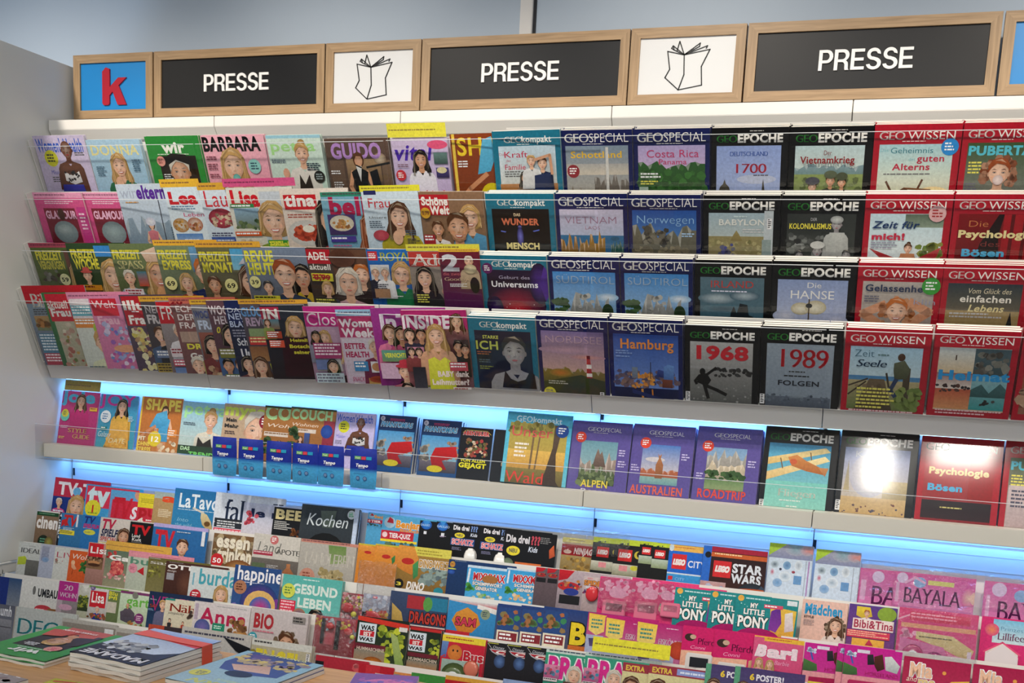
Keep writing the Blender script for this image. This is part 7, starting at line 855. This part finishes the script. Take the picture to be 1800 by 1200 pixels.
# ---------------------------------------------------------------- tissue packs hanging in clear holders below the middle shelf
def tissue_pack(x, i):
    r = empty('tissue_pack', 'blue tissue pack in a clear holder, ' + ('leftmost', 'second from the left', 'third from the left', 'fourth from the left', 'fifth from the left', 'rightmost')[i] + ' of the six', 'tissues', (x, -.062, 1.240), 'blue tissue packs in clear holders')
    w, h = .083, .118; V = []; F = []; n = 8
    for sgn in (-1, 1):
        for j in range(n+1):
            for k in range(n+1):
                u, v = k/n, j/n; bulge = .011*(max(0, 4*u*(1-u))**.5)*(max(0, min(1, 4.5*(1-v)))*min(1, 6*v+.35))**.6
                V.append((w*(u + .03*math.sin(v*3)*(1 if u > .5 else -1)), sgn*bulge - .014, h*v))
    for sd in (0, 1):
        for j in range(n):
            for k in range(n):
                a = sd*(n+1)**2 + j*(n+1)+k; q = (a, a+1, a+n+2, a+n+1); F.append(q if sd == 0 else q[::-1])
    me = bpy.data.meshes.new('pouch'); me.from_pydata(V, [], F); at = me.color_attributes.new('ink', 'FLOAT_COLOR', 'CORNER'); li = [v for p in me.polygons for v in p.vertices]; buf = []
    navy, cy_ = lin('1c2f94'), lin('44a6dc')
    for v in li:
        x_, _, z_ = V[v]; zz = z_/h + .06*math.sin(x_/w*6.3); c = navy if zz > .44 else cy_; buf += (*c, 1)
    at.data.foreach_set('color', buf)
    for p in me.polygons: p.use_smooth = True
    link('pouch', me, 'ink', r)
    sh = Sheet(w*.86, h*.8); sh.rect('label_print', 16, 6, 46, 19, lin('6ab06a')); sh.rect('label_print', 48, 6, 68, 19, lin('c8404c')); sh.rect('label_print', 70, 6, 92, 19, lin('2a9ac0'))
    sh.text('label_print', 20, 9, 22, 7, lin('e8f0d8'), 'b', 'Fresh'); sh.text('label_print', 22, 36, 56, 13, lin('f4f6fa'), 'ki', 'Tempo'); sh.lines('label_print', 34, 53, 40, 1, lin('dfe8f4'), 3)
    sh.lines('label_print', 14, 76, 70, 1, lin('1c4a94'), 3); sh.ell('label_print', 34, 96, 9, 9, lin('1c4a94')); sh.ell('label_print', 34, 96, 7, 7, lin('6a8ab0')); sh.ell('label_print', 66, 96, 9, 9, lin('1c4a94')); sh.ell('label_print', 66, 96, 7, 7, lin('6a8ab0'))
    V2, F2, C2 = sh.parts['label_print']; me = bpy.data.meshes.new('label_print')
    def wrap(p):   # follow the bulge of the pouch
        u, v = (p[0]+w*.07)/w, (p[2]+h*.04)/h; b_ = .011*(max(0, 4*u*(1-u))**.5)*(max(0, min(1, 4.5*(1-v)))*min(1, 6*v+.35))**.6
        return (p[0]+w*.07, -b_ - .0152 + p[1], p[2]+h*.04)
    me.from_pydata([wrap(p) for p in V2], [], F2); at = me.color_attributes.new('ink', 'FLOAT_COLOR', 'CORNER'); buf = []
    for p in me.polygons:
        for v in p.vertices: buf += (*C2[v], 1)
    at.data.foreach_set('color', buf); link('label_print', me, 'ink', r)
    hb = MB(); hb.box(-.003, w+.003, -.030, -.0285, -.004, .05); hb.box(-.003, w+.003, -.030, .004, -.006, -.004); hb.obj('clear_holder', 'acryl', r)
for i, x in enumerate(PACKX): tissue_pack(x, i)
# ---------------------------------------------------------------- the table in front with stacks of magazines
r = empty('display_table', 'light wooden display table with a thin top in the lower left foreground', 'table', (.58, -1.62, 0))
MB().box(0, 1.10, 0, 1.05, .806, .840).obj('tabletop', 'table', r, bev=.003)
for x_, y_ in ((.04, .04), (1.0, .04), (.04, .95), (1.0, .95)): MB().box(x_, x_+.06, y_, y_+.06, 0, .806).obj('leg', 'oakv', r)
def flat_mag(x, y, z, w, h, th, ang, label, dsl, group, bg, wave=.0015):
    """lies face up, its head towards the viewer; (x, y) is its back left corner seen from the camera"""
    r = empty('magazine', label, 'magazine', group=group)
    M = Matrix.Translation((x, y, z)) @ Matrix.Rotation(ang, 4, 'Z')
    V = []; F = []; n = 16       # leaves with a slight wave
    for k in range(n+1):
        u = w*k/n; d = wave*math.sin(k*.9 + z*300)
        for yy in (0, -h): V += [(u, yy, d if k not in (0, n) else 0), (u, yy, th + d - .0006)]
    for k in range(n):
        a = 4*k; F += [(a, a+4, a+5, a+1), (a+2, a+3, a+7, a+6), (a+1, a+5, a+7, a+3), (a, a+2, a+6, a+4)]
    F += [(0, 1, 3, 2), (4*n, 4*n+2, 4*n+3, 4*n+1)]
    me = bpy.data.meshes.new('page_block'); me.from_pydata(V, [], F); bm = bmesh.new(); bm.from_mesh(me); bmesh.ops.recalc_face_normals(bm, faces=bm.faces[:]); bm.to_mesh(me); bm.free()
    r.matrix_world = M; link('page_block', me, 'pages', r)
    nm = 'card_' + bg
    if nm not in MAT: MAT[nm] = material(nm, bg, .35, .4, noise=.02)
    b = MB(); b.box(0, w, -h, 0, th+.0012, th+.0018); b.box(-.0006, 0, -h, 0, 0, th+.0018); b.obj('folded_cover', nm, r)
    if dsl:
        sh = Sheet(w, h); draw(sh, dsl); cov = sheet_objects(sh, r)
        # sheet x, z -> table: turned half round so the head faces the viewer
        cov.matrix_local = Matrix(((-1, 0, 0, w), (0, 0, -1, 0), (0, -1, 0, th+.002), (0, 0, 0, 1)))
        cov.matrix_local = Matrix(((-1, 0, 0, w), (0, 0, -1, 0), (0, -1, 0, th+.0018), (0, 0, 0, 1)))
    return r
GW = 'B 3f9a4a;R 16 36 84 104 2a2422 3a302c;F 48 70 34 B y sg c86050;R 14 60 22 104 3a302c;P c85a4a b84a40 60 86 84 80 92 108 50 116;T 30 10 40 16 f2f2ea k wir;L 22 30 60 1 dfe8dc;G 28 40 10 e29a8c c06;L 56 40 20 3 eee 4;H 30 108 50 5 f4e0dc k STARKE FRAUEN'
for i in range(2): flat_mag(.584 - .003*i, -.619 - .004*i, .8405 + .0088*(1-i), .227, .283, .007, -.05, ('lower' if i else 'top') + ' green magazine of the left pair lying on the table', None if i else GW, 'green magazines on the table', '3f9a4a')
MD = 'B 2a1f1c 18141a;P dfe8f4 a8b8d0 0 60 20 40 60 34 100 46 100 100 0 100;R 0 96 100 130 6a94d0 b8c8e8;P d8404a e0604c 0 84 100 100 100 118 0 104;E 66 50 24 16 e8e4dc 8a8a8c;N 40 34 92 66 40 6 4 e8e8e4 20242a;T 6 5 88 15 f4f0f0 kO MADAME;L 60 24 30 1 ddd'
for i in range(4): flat_mag(.884 + .002*(i % 2), -.608 - .003*(i % 3), .8405 + .0115*(3-i), .225, .285, .0098, -.11, ('topmost', 'second', 'third', 'lowest')[i] + ' fashion magazine of the tall stack with a coral band', None if i else MD, 'stack of fashion magazines on the table', '22304c' if i == 0 else 'dcd8d0')
q = empty('paper_band', 'coral paper band wrapped over the right side of the tall stack', 'band'); q.matrix_world = Matrix.Translation((.884, -.608, .8878)) @ Matrix.Rotation(-.11, 4, 'Z')
MB().box(.003, .2275, -.078, -.040, .0005, .0012).obj('band_top', 'card_coral', q); MB().box(.2285, .2293, -.078, -.040, -.046, .0012).obj('band_side', 'card_coral', q)
BL = 'B b8d4dc 8fb8cc;T 8 4 70 12 dfe07a ki STERN;L 14 22 60 2 d8e8b0;P 4a5a9a 3a4a84 10 60 40 52 80 56 92 80 90 130 14 130;P e8c0a8 d0a088 24 66 64 60 80 76 40 90;N 10 86 92 116 60 6 5 e0c86a 6a5a9a;E 72 114 12 6 5a4a8a;E 50 50 16 10 2a3048;G 86 34 11 e8e05a 666;T 20 122 60 6 e8e8a0 b SONDERHEFT'
for i in range(2): flat_mag(1.165 + .002*i, -.600, .8405 + .0108*(1-i), .236, .30, .009, -.11, ('lower' if i else 'top') + ' pale blue magazine with a flowered figure lying on the table', None if i else BL, 'pale blue magazines on the table', 'a8c4d4' if not i else '5a5a8a')
PU = 'B 7a6ab0 8a5aa0;E 40 110 40 20 d87ab0;E 70 96 20 16 4a5ac0;N 10 80 90 130 30 6 4 c86aa8 5a6ac8;T 8 8 80 16 f0e8f0 b LEBEN'
flat_mag(1.497, -.640, .8405, .155, .24, .018, .30, 'purple magazine at the right end of the table, cut off by the bottom edge', PU, None, 'd8d8e0')
flat_mag(.60, -1.005, .8405, .255, .285, .010, -.1, 'thin grey-pink magazine in the lower left corner of the table', 'B c8b8b4 a89a98;N 10 60 90 120 40 8 4 e0d8d4 8a706c;T 8 110 60 12 f4f0f0 k NEU', None, '8a8684')
flat_mag(.905, -1.0, .8405, .12, .16, .012, .02, 'small yellow booklet at the bottom edge of the table', 'B d8d040 c8c030;N 5 60 95 125 40 9 5 e8e04a 8a9a3a;P d8603c c84a30 40 120 90 112 92 120 44 128', None, 'd8d040')
# hide nothing: group tags for single things
for o in bpy.context.scene.objects:
    if o.parent is None and o.get('group') is None and 'group' in o: del o['group']
